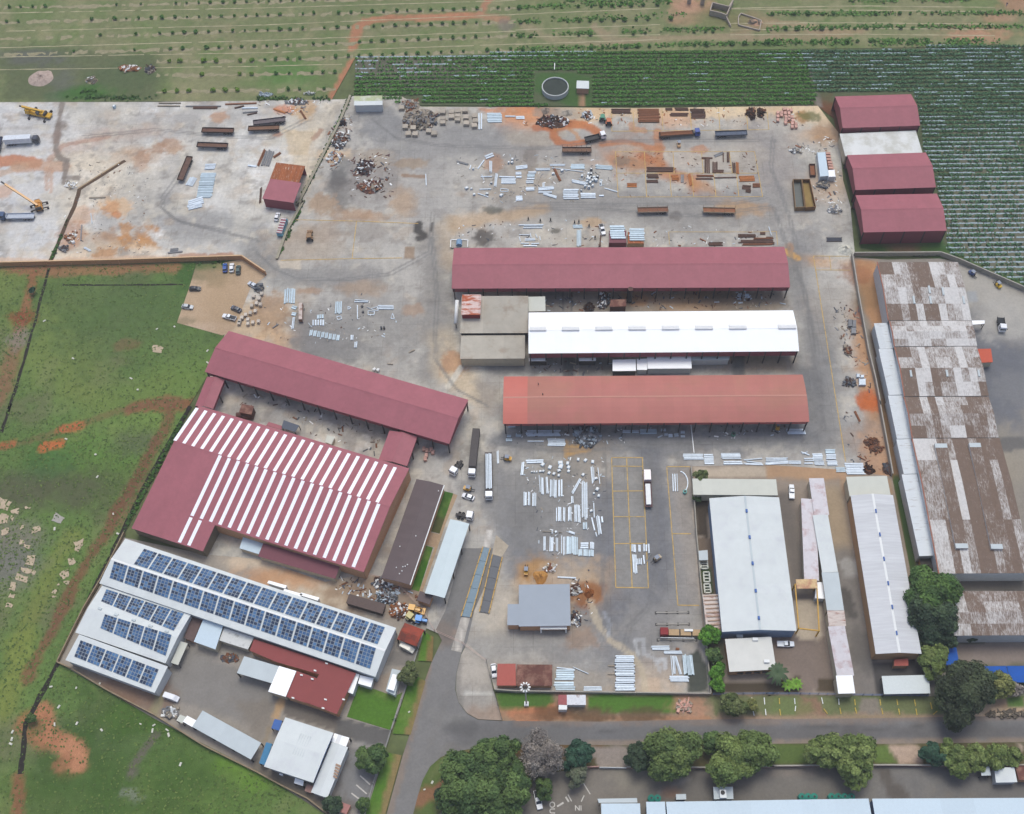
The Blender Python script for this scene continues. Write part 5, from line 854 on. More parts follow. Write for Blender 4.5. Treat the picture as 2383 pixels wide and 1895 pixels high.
b22 = building('ribbed_works', 'long ribbed off-white works roof with oval blue ridge ventilators', 'factory', L('l',1052,757)+L('p',1292,376, 910,388)+L('l',703,762), 6.2, GABLE(1.1), tonemat('ribbed_offwhite', C(204,204,206), rough=.6, var=.04, scale=.4, col2=C(212,213,214), mixscale=.5, stretch=(.15,3,1)), mat('buff_wall', C(190,150,112), rough=.85, var=.08), (0,0,0,0), sheetw=3.2, tonev=.05, cap=M_frame)
for t, x, y in (('l',915,893),('l',952,1088),('l',987,1290),('l',1022,1493),('l',1058,1690),('p',1100,210)):
    qq = W(L(t,x,y)[0], 7.3)-b22.o; s = qq.dot(b22.u)/b22.lu; onroof(b22, 'ridge_ventilator', M_blue, s-.012, s+.012, .482, .512, .5)
building('ribbed_works_canopy', 'pale cream square canopy at the yard end of the ribbed works', 'canopy', L('l',668,605, 1005,603, 1032,757, 690,772), 5.2, FLAT, M_cream, M_plaster, (0,0,0,0), tonev=.02)
flatbox('entrance_porch', 'small terracotta entrance porch of the ribbed works', 'porch', L('p',1066,428, 1180,420, 1182,480, 1062,482), 3.0, mat('terracotta_sheet', C(176,92,80)), M_brick)
flatbox('ribbed_carport', 'ribbed off-white carport beside the big dark tree', 'carport', L('p',960,566, 1350,556, 1364,710, 980,717), 3.2, mat('carport_white', C(216,222,220), var=.05), None)
# --- peeling-roof depot
def pk(seed, lo, hi):
    rr = random.Random(seed); tb = [rr.choice((lo, lo, (lo+hi)/2, hi, hi)) for _ in range(80)]
    return lambda s, t: tb[int(s*9) % 80]*.5+tb[(int(s*9)*3+int(t*4)*7) % 80]*.55
S = [('peeling brown and white roof at the top end of the depot', L('h',918,500, 1446,496, 1565,985, 1015,985)[0:2]+L('h',1700,985, 1015,985), .15, .9), None]
Z6 = 7.0
DG = 'peeling depot roofs'
def depot(lab, e, prof, seed, lo, hi, bot=(0,0,0,0)):
    return building('depot_shed', lab, 'warehouse', e, Z6, prof, M_peel, M_whitewall, bot, sheetw=2.6, peel=pk(seed, lo, hi), group=DG)
d1 = depot('peeling depot bay with whiter top end next to the boundary corner', L('h',918,500, 1600,500, 1700,985, 1015,985), [(0,0),(.47,1.0),(1,0)], 1, .05, .85)
d2 = depot('narrow mostly white peeling depot bay below the whiter top bay', L('h',1022,990, 1708,987, 1748,1197, 1062,1200), [(0,0),(.47,.8),(1,0)], 2, .35, .95)
d3 = depot('peeling depot bay beside the orange-roofed lean-to', L('h',1072,1206, 1752,1201, 1848,1612, 1140,1616), [(0,0),(.47,1.1),(1,0)], 3, .05, .8)
d4 = depot('peeling depot bay just above the bay with long roof monitors', L('h',1142,1622, 1850,1618)+L('l',1930,280, 1212,284), [(0,0),(.45,1.0),(1,0)], 4, .05, .75)
d5 = depot('largest peeling depot bay with two long roof monitors', L('l',1216,290, 1948,284, 2205,1408, 1425,1410), [(0,0),(.35,1.0),(.9,.3),(1,0)], 5, -.1, .85)
depot('lower peeling shed beyond the shaded alley', L('l',1560,1560, 2700,1550)+L('p',2700,225, 1490,230), [(0,0),(.5,.9),(1,0)], 6, .1, .5)
for a0, a1 in (((1400,330, 1500,330), (1680,1200, 1578,1200)), ((1685,325, 1780,325), (1970,1205, 1872,1205))):
    e = L('l',*a0)+L('l',*a1); A, B, Cc, Dd = WL(e, 8.3); mb = MB()
    lo = [Vector((p.x,p.y,7.0)) for p in (A,B,Cc,Dd)]; mb.poly([A,B,Cc,Dd][::-1], .12)
    for i, q in enumerate((.6,.2,.6,.9)): mb.poly([lo[i], lo[(i+1) % 4], (A,B,Cc,Dd)[(i+1) % 4], (A,B,Cc,Dd)[i]], q)
    mb.build('roof_monitor', M_peel, d5.root, tone=True)
    for s_, p_, q_ in ((0,A,B),(1,Dd,Cc)):
        m2 = MB(); w_ = (Dd-A).normalized()*(1.6 if s_ == 0 else -1.6); m2.poly([p_+Vector((0,0,.05)), q_+Vector((0,0,.05)), q_+w_+Vector((0,0,.05)), p_+w_+Vector((0,0,.05))]); m2.build('monitor_end_sheet', M_lgrey, d5.root)
for b_, ss in ((d1, ((.35,.62),(.55,.62),(.95,.62),(.56,.45),(.72,.48))), (d3, ((.12,.52),(.55,.52),(.93,.52)))):
    for s, t in ss: onroof(b_, 'roof_hatch', M_lgrey, s-.012, s+.012, t, t+.12, .35)
for b_ in (d1,d2,d3,d4,d5):     # red-brown flashing along the yard-side gable
    mb = MB(); prof = b_.prof
    for (t0,_), (t1,_) in zip(prof[:-1], prof[1:]): mb.bar(b_.pt(.002,t0,.08), b_.pt(.002,t1,.08), .4, .18)
    mb.build('verge_flashing', mat('oxide_red', C(158,104,84), var=.12), b_.root)
M_wpeel = tonemat('flaking_white_sheet', C(216,220,222), rough=.7, var=.06, scale=.4, col2=C(166,160,154), mixscale=.8, mixlo=.56, mixhi=.72, stretch=(.35,2,1))
for lab, e in (('flaking white lean-to strip at the upper depot wall', L('h',900,1012, 1008,1008, 1052,1218, 938,1222)), ('white lean-to strip halfway along the depot wall', L('h',940,1226, 1054,1222, 1136,1602, 1012,1606)), ('rust-flecked white lean-to strip beside the oil-stained alley', L('h',1014,1612, 1138,1610)+L('l',1205,288, 1084,292)), ('plain white lean-to strip further down the depot wall', L('l',1086,298, 1208,294, 1262,580, 1138,584)), ('longest white lean-to strip ending at the open pit', L('l',1140,590, 1264,586, 1392,1262, 1256,1266))):
    building('white_strip_roof', lab, 'shed', e, 5.2, MONO(.2), M_wpeel, M_whitewall, (0,0,0,0), group='white lean-to strips of the depot', tonev=.03)
flatbox('terracotta_lean_to', 'small bright terracotta lean-to on the depot yard side', 'shed', L('h',1758,1222, 1868,1220, 1884,1332, 1790,1336), 3.6, mat('bright_terracotta', C(200,92,66), var=.05), M_plaster)
flatbox('loading_hood', 'small white loading hood on the depot yard side', 'hood', L('h',1708,986, 1815,985, 1816,1012, 1715,1020), 3.6, M_white, None)
flatbox('pale_roof_corner', 'pale flat roof half hidden by the round tree', 'roof', L('l',1205,1395, 1400,1392, 1510,1430, 1515,1510, 1215,1480), 3.6, M_pinkw, M_plaster)
flatbox('open_pit', 'open roofless brown-walled bay at the end of the white strip', 'bay', L('l',1275,1268, 1390,1268, 1395,1385, 1290,1388), 2.6, mat('dark_bay', C(70,64,58), var=.2), M_brick)
# --- shade nets
for lab, e in (('narrow royal blue shade net beside the bright green tree', L('p',1480,282, 1572,280, 1605,470, 1495,475)), ('wide royal blue shade net along the parking bay', L('p',1790,485, 1995,482, 2025,618, 1900,560)), ('royal blue shade net running past the dark tree', L('p',2000,482, 2500,480, 2500,622, 2030,618))):
    flatbox('shade_net', lab, 'shade net', e, 2.8, M_bluet, None, group='blue shade nets')
# --- bottom row
b25 = building('ribbed_store', 'long pale blue-white ribbed store roof along the south parking', 'warehouse', L('o',1255,1605)+L('p',868,1580, 905,1960)+L('o',1275,1990), 6.0, MONO(-.8), M_lblue, M_bluewall, (0,0,0,0), tonev=.02, sheetw=4.6)
building('ribbed_store', 'pale blue-white store roof with white ribs right of the roof gutter', 'warehouse', L('p',900,1580, 2900,1570, 2900,1960, 930,1970), 6.0, MONO(-.8), M_lblue, M_bluewall, (0,0,0,0), tonev=.03, sheetw=9)
building('ribbed_store', 'narrow pale roof bay beside the blue gutter', 'warehouse', L('o',1090,1607, 1246,1604, 1262,1990, 1100,1990), 6.0, MONO(-.8), M_lblue, M_bluewall, (0,0,0,0), tonev=.02, sheetw=4.6)
building('small_store', 'small pale roofed store with front awning near the painted arrows', 'store', L('o',712,1622, 1035,1620, 1050,1990, 718,1990), 5.0, MONO(-.6), M_lblue, M_plaster, (0,0,0,0), tonev=.02, sheetw=4.6)
flatbox('front_awning', 'pale grey awning above the small store near the painted arrows', 'awning', L('o',680,1586, 1008,1580, 1012,1618, 690,1620), 4.0, M_lgrey, None)
for x0, x1 in ((1335,1440),(1475,1495)):
    o_ = bpy.data.objects.get('ribbed_store.001')
flatbox('plant_roof', 'small pale flat plant roof beside the ribbed store', 'roof', L('o',1332,1548, 1415,1546, 1418,1592, 1334,1594), 3.6, M_lgrey, M_steel)
flatbox('plant_roof', 'larger grey flat roof carrying a cooling unit', 'roof', L('o',1642,1488, 1805,1486, 1810,1588, 1648,1590), 3.8, M_lgrey, M_steel)
p = W(L('o',1720,1552)[0], 3.8); r = thing('cooling_unit', 'small grey cooling unit on the larger grey flat roof', 'cooling unit', (p.x,p.y,3.8)); mb = MB(); mb.box((p.x,p.y,4.4),(1.8,2.2,1.2)); mb.build('casing', M_frame, r); mb = MB(); mb.cyl((p.x-.1,p.y+.3,5.0),(p.x-.1,p.y+.3,5.12),.6,n=12); mb.build('fan_grille', M_steel, r)
flatbox('truck_awning', 'pale grey awning beside the red brick strip', 'awning', L('p',1778,1318, 1855,1316, 1868,1392, 1790,1394), 3.0, M_lgrey, None)
flatbox('guard_office', 'white-roofed gate office beside the south boundary wall', 'office', L('p',1895,1328, 2062,1324, 2088,1448, 1910,1452), 3.4, M_whiteg, M_whitewall)
flatbox('red_shed', 'dark red ribbed shed roof at the south boundary wall', 'shed', L('p',2068,1316, 2400,1314, 2420,1430, 2100,1430), 3.2, M_rustred, M_brick)
# --- upper yard huts
b29 = building('gable_hut', 'small maroon hut with rusty rear roof beside the diagonal wall', 'hut', L('b',95,1488, 347,1520, 312,1690, 45,1650), 5.2, FLAT, M_red, M_redwall, (None,None,0,0))
building('gable_hut', '', '', L('b',152,1352, 392,1382, 345,1518, 102,1488), 5.0, FLAT, M_rustroof, M_redwall, (0,None,None,0), root=b29.root, sheetw=1.1, tonev=.25)
building('field_store', 'greenish and white roofed store on the field boundary', 'store', L('b',798,802, 1032,795, 1038,838, 800,842), 4.0, FLAT, tonemat('mossy_sheet', C(186,192,150), rough=.8, var=.12, scale=.6, col2=C(206,206,190), mixscale=.3), M_plaster, (0,0,0,0))
building('field_store', 'white block store touching the greenish roof', 'store', L('b',800,844, 1036,840, 1038,872, 800,878), 4.0, FLAT, M_whiteg, M_whitewall, (0,0,0,0))
flatbox('pump_house', 'small white-roofed pump house beside the round reservoir', 'pump house', L('c',508,670, 610,674, 610,738, 504,734), 3.0, M_whiteg, mat('pink_brick', C(190,146,120), var=.1))
# reservoir
p = W(L('c',329,720)[0], 2.2); R_ = (W(L('c',441,720)[0],2.2)-W(L('c',217,720)[0],2.2)).length/2
rt = thing('reservoir', 'round open water reservoir with pale concrete rim in the crop field', 'reservoir', (p.x,p.y,ZF1))
mb = MB(); n = 40
for k in range(n):
    a0, a1 = 2*math.pi*k/n, 2*math.pi*(k+1)/n; c = lambda a, r, z: (p.x+r*math.cos(a), p.y+r*math.sin(a), z)
    mb.poly([c(a0,R_,0), c(a1,R_,0), c(a1,R_,2.3), c(a0,R_,2.3)]); mb.poly([c(a0,R_,2.3), c(a1,R_,2.3), c(a1,R_-.4,2.3), c(a0,R_-.4,2.3)]); mb.poly([c(a0,R_-.4,2.3), c(a1,R_-.4,2.3), c(a1,R_-.4,1.2), c(a0,R_-.4,1.2)])
mb.build('tank_wall', mat('pale_concrete', C(190,192,190), var=.08), rt)
mb = MB(); mb.poly([(p.x+(R_-.39)*math.cos(2*math.pi*k/n), p.y+(R_-.39)*math.sin(2*math.pi*k/n), 1.75) for k in range(n)]); mb.build('water', mat('dark_water', C(60,68,62), rough=.5, var=.25, scale=.18, col2=C(78,74,62), mixscale=.12, mixlo=.58, mixhi=.7, spec=.08), rt)
mb = MB(); a = W(L('c',322,612)[0]); c_ = W(L('c',325,548)[0]); mb.bar(Vector((a.x,a.y,2.2)), Vector((c_.x,c_.y,1.6)), .3, .2); mb.build('inlet_pipe', M_frame, rt)
# ruin in the planted field
rt = thing('ruined_house', 'roofless ruined block house with grass growing inside', 'ruin', tuple(W(L('c',1690,90)[0])))
rw = mat('ruin_block', C(176,162,148), var=.15)
for q in ((1630,62,1610,128),(1610,128,1690,145),(1690,145,1745,165),(1630,62,1765,95),(1765,95,1805,30),(1745,165,1805,30),(1745,165,1785,228)):
    P = WL(L('c',*q), 0); mb = MB(); mb.bar(P[0]+Vector((0,0,1.4)), P[1]+Vector((0,0,1.4 if q[3] != 228 else .5)), .4, 2.6 if q[3] != 228 else 1.2); mb.build('wall', rw, rt)
for x, y in ((1440,25),(1550,35)):
    P = W(L('c',x,y)[0]); r = thing('gate_pillar', 'grey square pillar standing in bare earth by the ruin', 'pillar', (P.x,P.y,ZF1), 0, 'pillars by the ruin'); mb = MB(); mb.box((P.x,P.y,2.2),(1.6,1.6,4.4)); mb.build('shaft', rw, r); mb = MB(); mb.box((P.x,P.y,4.5),(1.9,1.9,.25)); mb.build('capping', M_conc, r)
pts = L('c',1850,150, 1870,120, 1960,150, 2040,180, 2025,260, 1850,215)
rt = thing('foundation_ruin', 'low earth-filled foundation ring next to the roofless ruin', 'ruin', tuple(W(pts[0])))
for a, c in zip(pts, pts[1:]+pts[:1]):
    P = WL([a, c]); mb = MB(); mb.bar(P[0]+Vector((0,0,.4)), P[1]+Vector((0,0,.4)), .4, .7); mb.build('footing', rw, rt)
# boiler shed and stacked crates under the long shed
flatbox('boiler_house', 'rusty ribbed boiler house between two long sheds', 'boiler', L('g',790,812, 915,810, 920,868, 780,872), 4.2, M_rustred, mat('rust_wall', C(92,60,52)))
p = W(L('g',945,830)[0]); r = thing('chimney_stack', 'short dark chimney stack beside the rusty boiler house', 'chimney', (p.x,p.y,ZY)); mb = MB(); mb.cyl((p.x,p.y,ZY),(p.x,p.y,7.5),.9,.8,n=10); mb.build('stack', M_steel, r); mb = MB(); mb.cyl((p.x,p.y,7.5),(p.x,p.y,7.7),1.0,n=10); mb.build('rim', MATS['rust_wall'], r)
# ================================================================== WALLS AND FENCES
def wall(name, label, cat, pts, h, w, m, panel=6.0, z0=ZY, cap=None, part='wall_panel'):
    P = WL(pts, z0); rt = thing(name, label, cat, tuple(P[0]))
    for a, b in zip(P[:-1], P[1:]):
        n = max(1, int((b-a).length/panel)); up = Vector((0,0,1))
        for k in range(n):
            p, q = a.lerp(b, k/n), a.lerp(b, (k+1)/n-.004); mb = MB(); mb.bar(p+up*h/2, q+up*h/2, w, h); mb.build(part, m, rt)
        if cap: mb = MB(); mb.bar(a+up*(h+.06), b+up*(h+.06), w+.12, .12); mb.build('coping', cap, rt)
    return rt
def fence(name, label, pts, h, m, span=3.2, z0=ZY, rails=3):
    P = WL(pts, z0); rt = thing(name, label, 'fence', tuple(P[0])); up = Vector((0,0,1))
    for a, b in zip(P[:-1], P[1:]):
        n = max(1, int((b-a).length/span))
        for k in range(n+1):
            p = a.lerp(b, k/n); mb = MB(); mb.box((p.x,p.y,z0+h/2), (.12,.12,h)); mb.build('post', m, rt)
        for r in range(rails): mb = MB(); mb.bar(a+up*(h*(r+.6)/rails), b+up*(h*(r+.6)/rails), .05, .09); mb.build('rail', m, rt)
    return rt
M_wbrick = mat('orange_brick_wall', C(196,146,104), var=.12, scale=1.2)
M_wall = mat('grey_block_wall', C(160,154,142), var=.15, scale=.8)
wall('boundary_wall', 'orange brick wall between pale concrete yard and meadow', 'wall', L('e',-900,545, 0,535, 1000,512, 2020,478, 2142,560)+L('f',72,608), 2.4, .35, M_wbrick, 8, cap=mat('pale_coping', C(212,176,136), var=.1))
wall('yard_divider', 'weedy grey kerb wall running diagonally through the yard', 'wall', L('b',770,800, 690,1000, 600,1180, 500,1380, 330,1714)+L('f',380,0, 240,250, 160,480), .6, .9, mat('mossy_kerb', C(126,120,102), var=.25, scale=.6), 7, cap=mat('kerb_cap', C(158,150,130), var=.2))
wall('boundary_wall', 'grey precast wall between the yard lane and the peeling depot', 'wall', L('h',705,455, 760,800, 840,1250, 900,1500, 940,1714)+L('l',930,0, 985,300, 1040,605), 2.2, .3, M_wall, 6, cap=M_conc)
wall('boundary_wall', 'grey wall along the crop field above the depot', 'wall', L('h',722,452, 1440,447, 1600,505, 2142,742, 2800,1010), 2.2, .3, M_wall, 6, cap=M_conc)
wall('boundary_wall', 'low grey wall along the south edge of the yard beside the verge', 'wall', L('n',1970,690)+L('o',0,702, 800,714, 1620,724), 1.8, .3, M_conc, 6)
wall('boundary_wall', 'cracked grey wall between the lower yard and white warehouse', 'wall', L('k',1455,540, 1480,800, 1500,1100, 1535,1500, 1560,1714)+L('o',1580,300, 1618,722), 1.8, .35, M_wall, 6)
wall('boundary_wall', 'stepped earth-stained wall between the solar works and meadow', 'wall', L('i',1040,1080, 850,1460, 700,1714)+L('m',485,458, 600,510, 900,690, 1300,900, 1700,1150, 2142,1370)+L('n',200,1480, 420,1590, 580,1714), 1.5, .35, mat('stained_wall', C(150,130,104), var=.2, scale=.6), 6)
wall('boundary_wall', 'oxide red and white wall along the south parking', 'wall', L('o',590,1330, 690,1325), 1.4, .3, mat('red_white_wall', C(180,140,130), var=.25), 4)
wall('boundary_wall', 'long oxide red wall behind the roadside trees', 'wall', L('o',920,1332, 1600,1335, 2142,1328)+L('p',0,1322, 1000,1314, 1450,1318, 3000,1308), 1.5, .3, mat('oxide_wall', C(142,110,100), var=.2), 6, cap=M_conc)
g = wall('sliding_gate', 'white sliding gate of the south parking entrance', 'gate', L('o',695,1332, 920,1334), 1.3, .12, M_frame, 4.5, part='gate_leaf')
fence('yard_fence', 'pale steel fence along the road beside the lawns', L('n',1340,330, 1290,490, 1240,650, 1110,1020, 1060,1180, 960,1470, 890,1714), 2.0, mat('galv_fence', C(176,176,172), var=.1), 3.5)
fence('blue_fence', 'blue palisade fence in front of the white warehouses', L('o',1640,722, 2142,716)+L('p',0,718, 280,718, 430,720, 800,728, 1340,735), 1.9, mat('blue_fence_paint', C(96,124,164), var=.1), 2.6)
fence('pink_gate_rail', 'pinkish pipe rail crossing the works gate diagonally', L('j',905,1425, 1130,1475, 1360,1705)+L('n',1380,40, 1470,198, 1700,300, 1900,445), 2.6, mat('pink_rail', C(206,172,160), var=.1), 9, rails=2)
fence('corner_fence', 'dark fence round the apron corner by the verge', L('n',1900,445, 1960,690, 2030,930), 1.8, mat('dark_fence', C(96,96,88)), 3.5)
fence('lawn_border', 'pale edging rail between the lawn and driveway', L('n',690,905, 1100,1020), .7, M_conc, 3, rails=1)
wall('canopy_kerb', 'white line of kerb blocks along the orange shed apron', 'kerb', L('k',1455,165, 1482,410), .3, .3, M_frame, 1.5, part='kerb_block')
# ================================================================== WEIGHBRIDGE
def deck(lab, pts, m):
    P = WL(pts, ZR+.35); c = sum(P, Vector())/4; rt = thing('weighbridge', lab, 'weighbridge', (c.x,c.y,ZR), 0, 'weighbridge decks')
    n = 5
    for k in range(n):
        a, b, c2, d = P[0].lerp(P[3], k/n), P[1].lerp(P[2], k/n), P[1].lerp(P[2], (k+1)/n-.004), P[0].lerp(P[3], (k+1)/n-.004); mb = MB(); mb.prism([(q.x,q.y) for q in (a,b,c2,d)], ZR, ZR+.35); mb.build('deck_plate', m, rt)
    for i, j in ((0,3),(1,2)):
        mb = MB(); mb.bar(P[i]+Vector((0,0,.12)), P[j]+Vector((0,0,.12)), .28, .3); mb.build('guide_rail', mat('rail_yellow', C(206,166,92), var=.15), rt)
        for k in range(6): q = P[i].lerp(P[j], (k+.5)/6); mb = MB(); mb.box((q.x,q.y,ZR+.5),(.25,.25,1.0)); mb.build('bollard', MATS['rail_yellow'], rt)
deck('blue steel weighbridge deck with yellow guide rails', L('j',1872,1190, 1932,1202)+L('n',1768,80, 1690,70), mat('blue_deck', C(116,138,152), rough=.5, var=.12))
deck('dark steel weighbridge deck beside the blue one', L('j',1950,1252, 2032,1275)+L('n',1920,46, 1842,32), mat('dark_deck', C(92,94,100), rough=.5, var=.12))
# ================================================================== VEHICLES
M_tyre = mat('tyre', (.02,.02,.022), rough=.9, var=.05); M_hub = mat('hub', (.35,.35,.36), rough=.4, metal=.6, var=0)
M_lampw = mat('headlamp', (.7,.7,.68), rough=.2, var=0); M_lampr = mat('tail_lamp', (.35,.02,.02), rough=.3, var=0)
_wh = {}
def wheel(par, x, y, r=.34, w=.24):
    if (r, w) not in _wh:
        a = MB(); a.cyl((0,-w/2,0),(0,w/2,0),r,n=14); b = MB(); b.cyl((0,-w/2-.02,0),(0,w/2+.02,0),r*.55,n=10); _wh[(r,w)] = (a.mesh('wheel', M_tyre), b.mesh('rim', M_hub))
    t, h = _wh[(r, w)]; o = link('wheel', t, par, (x,y,r)); link('rim', h, o)
def frame2(p0, p1, z=.6):
    a, b = W(p0, z), W(p1, z); d = b-a; return (a+b)/2, math.atan2(d.y, d.x), d.length
def body(par, name, secs, m): mb = MB(); mb.hull(secs); return link(name, mb.mesh(name, m), par)
def bx(par, name, c, d, m): mb = MB(); mb.box(c, d); return link(name, mb.mesh(name, m), par)
def paintm(rgb): return mat('car_paint_%d_%d_%d' % rgb, C(*rgb), rough=.3, var=.02, spec=.5)
def car(label, rear, front, rgb, kind='car', group='parked cars', base=ZY+.04):
    c, a, ln = frame2(rear[0], front[0]); m = paintm(rgb)
    rt = thing({'car':'parked_car','pickup':'pickup_truck','van':'minibus'}[kind], label, {'car':'car','pickup':'pickup','van':'van'}[kind], (c.x,c.y,base), a, group)
    if kind == 'car':
        body(rt, 'body', [(-2.1,.72,.45,.78,.66),(-1.95,.84,.3,.92,.76),(-1.2,.88,.26,.98,.78),(.75,.88,.26,.95,.78),(1.7,.85,.3,.82,.74),(2.12,.7,.42,.66,.6)], m)
        body(rt, 'window', [(-1.75,.74,.9,.95,.7),(-1.2,.77,.9,1.40,.6),(.25,.77,.9,1.42,.6),(1.0,.75,.9,.95,.7)], M_glass)
        body(rt, 'roof', [(-1.25,.63,1.38,1.44,.56),(-.9,.65,1.38,1.49,.56),(0,.65,1.38,1.49,.56),(.3,.62,1.38,1.43,.54)], m)
        wx, wy = 1.3, .8
    elif kind == 'pickup':
        body(rt, 'body', [(-2.6,.86,.45,.98),(-.35,.88,.4,1.0),(.5,.9,.4,1.02),(1.6,.88,.42,.98,.8),(2.5,.84,.45,.9,.7),(2.62,.75,.5,.78,.6)], m)
        bx(rt, 'load_bed', (-1.5,0,1.02), (2.0,1.5,.08), mat('bed_liner', (.06,.06,.065), rough=.8) if rgb[0] > 225 and random.random() < .4 else m)
        body(rt, 'window', [(-.45,.8,.98,1.55,.66),(.5,.8,.98,1.6,.66),(1.25,.78,.98,1.02,.7)], M_glass)
        body(rt, 'roof', [(-.5,.7,1.55,1.64,.62),(.55,.7,1.55,1.66,.62)], m); wx, wy = 1.6, .82
    else:
        body(rt, 'body', [(-2.4,.84,.4,1.7,.74),(-2.2,.9,.35,1.85,.8),(1.2,.9,.35,1.85,.8),(1.9,.88,.4,1.15,.8),(2.35,.8,.45,.95,.7)], m)
        body(rt, 'window', [(1.15,.82,1.15,1.8,.7),(1.85,.84,1.12,1.18,.76)], M_glass)
        for s in (-1,1): bx(rt, 'side_window', (-.4,s*.885,1.45), (2.6,.03,.4), M_glass)
        bx(rt, 'roof', (-.6,0,1.9), (3.2,1.5,.08), m); wx, wy = 1.5, .82
    for x in (-wx, wx):
        for s in (-1,1): wheel(rt, x, s*wy)
    fx = {'car':2.02,'pickup':2.56,'van':2.3}[kind]
    for s in (-1,1): bx(rt, 'headlight', (fx,s*.6,.72), (.12,.26,.14), M_lampw); bx(rt, 'tail_light', (-fx-.05,s*.66,.8), (.08,.2,.14), M_lampr)
    return rt
car('blue parked car between the lot wall and a white car', L('e',1870,590), L('e',1870,510), (38,84,160))
car('white parked car between the blue car and dark green car', L('e',1925,588), L('e',1928,510), (240,240,240))
car('dark green parked car at the end of the row by the lot wall', L('e',1978,605), L('e',1983,528), (62,84,80))
car('silver hatchback parked at the lot edge beside the kerb', L('e',2140,712), L('e',2065,672), (206,212,220))
car('black car parked on the lot near the long grass trench', L('e',1580,722), L('e',1662,722), (46,48,56))
car('silver car parked at the meadow edge of the gravel lot', L('e',1518,868), L('e',1600,878), (196,200,202))
car('dark grey car parked by the brick pallets', L('e',2005,910), L('e',1922,872), (90,92,100))
car('white pickup with dark load bed on the gravel lot', L('e',1952,972), L('e',1862,948), (236,238,240), 'pickup')
car('white hatchback beside the maroon hut', L('f',150,160), L('f',172,90), (238,238,240))
car('white pickup with black bed north of the long maroon shed', L('g',706,185), L('g',735,278), (236,236,238), 'pickup')
car('white sedan parked beside the small yellow forklift', L('j',1800,790), L('j',1697,755), (240,240,242))
car('white sedan parked beside the brick-red store at the gate', L('n',1955,455), L('n',1970,588), (240,240,242))
car('white pickup parked on the brick forecourt', L('p',92,300), L('p',228,302), (236,240,244), 'pickup')
car('white car on the parking beside the painted arrows', L('o',180,1560), L('o',195,1632), (242,242,244), 'pickup')
car('white pickup with blue cover in the narrow compound', L('l',212,790), L('l',210,675), (232,234,236), 'pickup')
car('bright white van near the solar works corner', L('m',1368,725), L('m',1488,765), (244,244,246), 'van')
car('cream van half under the red-tiled shelter', L('n',1195,310), L('n',1290,360), (236,230,216), 'van')
def minibus():
    c, a, ln = frame2(L('f',185,270)[0], L('f',225,150)[0], 1.2); rt = thing('minibus', 'turquoise minibus with maroon roof beside the diagonal kerb wall', 'bus', (c.x,c.y,ZY), a)
    m = paintm((110,178,200)); body(rt, 'body', [(-4.1,1.15,.5,2.4,1.05),(3.2,1.15,.5,2.4,1.05),(4.0,1.1,.5,1.5,1.0)], m)
    for s in (-1,1): bx(rt, 'side_window', (-.4,s*1.13,1.8), (6.4,.04,.6), M_glass)
    body(rt, 'windscreen', [(3.22,1.0,1.5,2.25,.9),(3.85,1.0,1.45,1.52,.95)], M_glass)
    bx(rt, 'roof', (-.4,0,2.46), (7.4,2.0,.1), mat('maroon_roof', C(150,96,104), var=.1))
    for k in range(6): bx(rt, 'roof_rack_bar', (-3.6+k*1.3,0,2.56), (.3,2.0,.08), M_frame)
    for x in (-2.6,2.6):
        for s in (-1,1): wheel(rt, x, s*1.0, .45, .3)
minibus()
def truck(label, rear, front, cab=(240,240,242), bed='flat', bedcol=(60,58,58), load=None, cablen=2.2, group='lorries', name='lorry'):
    c, a, ln = frame2(rear[0], front[0], 1.0); ln = max(6.0, min(18.5, ln)); rt = thing(name, label, 'truck', (c.x,c.y,ZY), a, group)
    hf = ln/2; m = paintm(cab)
    body(rt, 'cab', [(hf-cablen,1.2,.7,2.9,1.1),(hf-.35,1.2,.7,2.95,1.08),(hf,1.15,.7,1.9,1.05)], m)
    body(rt, 'windscreen', [(hf-.36,1.05,1.95,2.85,.95),(hf+.03,1.08,1.85,1.92,1.0)], M_glass)
    for s in (-1,1): bx(rt, 'side_window', (hf-.95,s*1.18,2.3), (.9,.05,.7), M_glass); bx(rt, 'headlight', (hf,s*.85,1.0), (.1,.35,.22), M_lampw); bx(rt, 'mirror', (hf-.3,s*1.38,2.2), (.15,.2,.6), M_steel)
    bx(rt, 'chassis', (-cablen/2,0,.8), (ln-cablen,.9,.35), M_steel)
    bl = ln-cablen-.6; bm = mat('bed_%d_%d_%d' % bedcol, C(*bedcol), rough=.8, var=.15); xc = -hf+bl/2
    if bed == 'flat':
        bx(rt, 'load_bed', (xc,0,1.15), (bl,2.4,.25), bm)
        for s in (-1,1): bx(rt, 'side_board', (xc,s*1.2,1.5), (bl,.08,.5), bm)
        bx(rt, 'headboard', (-hf+bl,0,1.8), (.1,2.4,1.2), bm)
    elif bed == 'box':
        body(rt, 'cargo_box', [(-hf,1.22,1.0,3.5),(-hf+bl,1.22,1.0,3.5)], bm)
    elif bed == 'none': bx(rt, 'fifth_wheel', (-hf+1.3,0,1.1), (1.0,1.0,.2), M_steel)
    if load:
        lm, nld, lh = load
        for k in range(nld): bx(rt, 'load_beam', (xc,(k-(nld-1)/2)*2.1/nld,1.45+lh/2+random.uniform(-.05,.1)), (bl*random.uniform(.86,.97),1.6/nld,lh), lm)
    xs = [hf-1.4,-hf+1.2,-hf+2.4]+([-hf+3.6] if ln > 13 else [])
    for x in xs:
        for s in (-1,1): wheel(rt, x, s*1.0, .5, .32)
    return rt
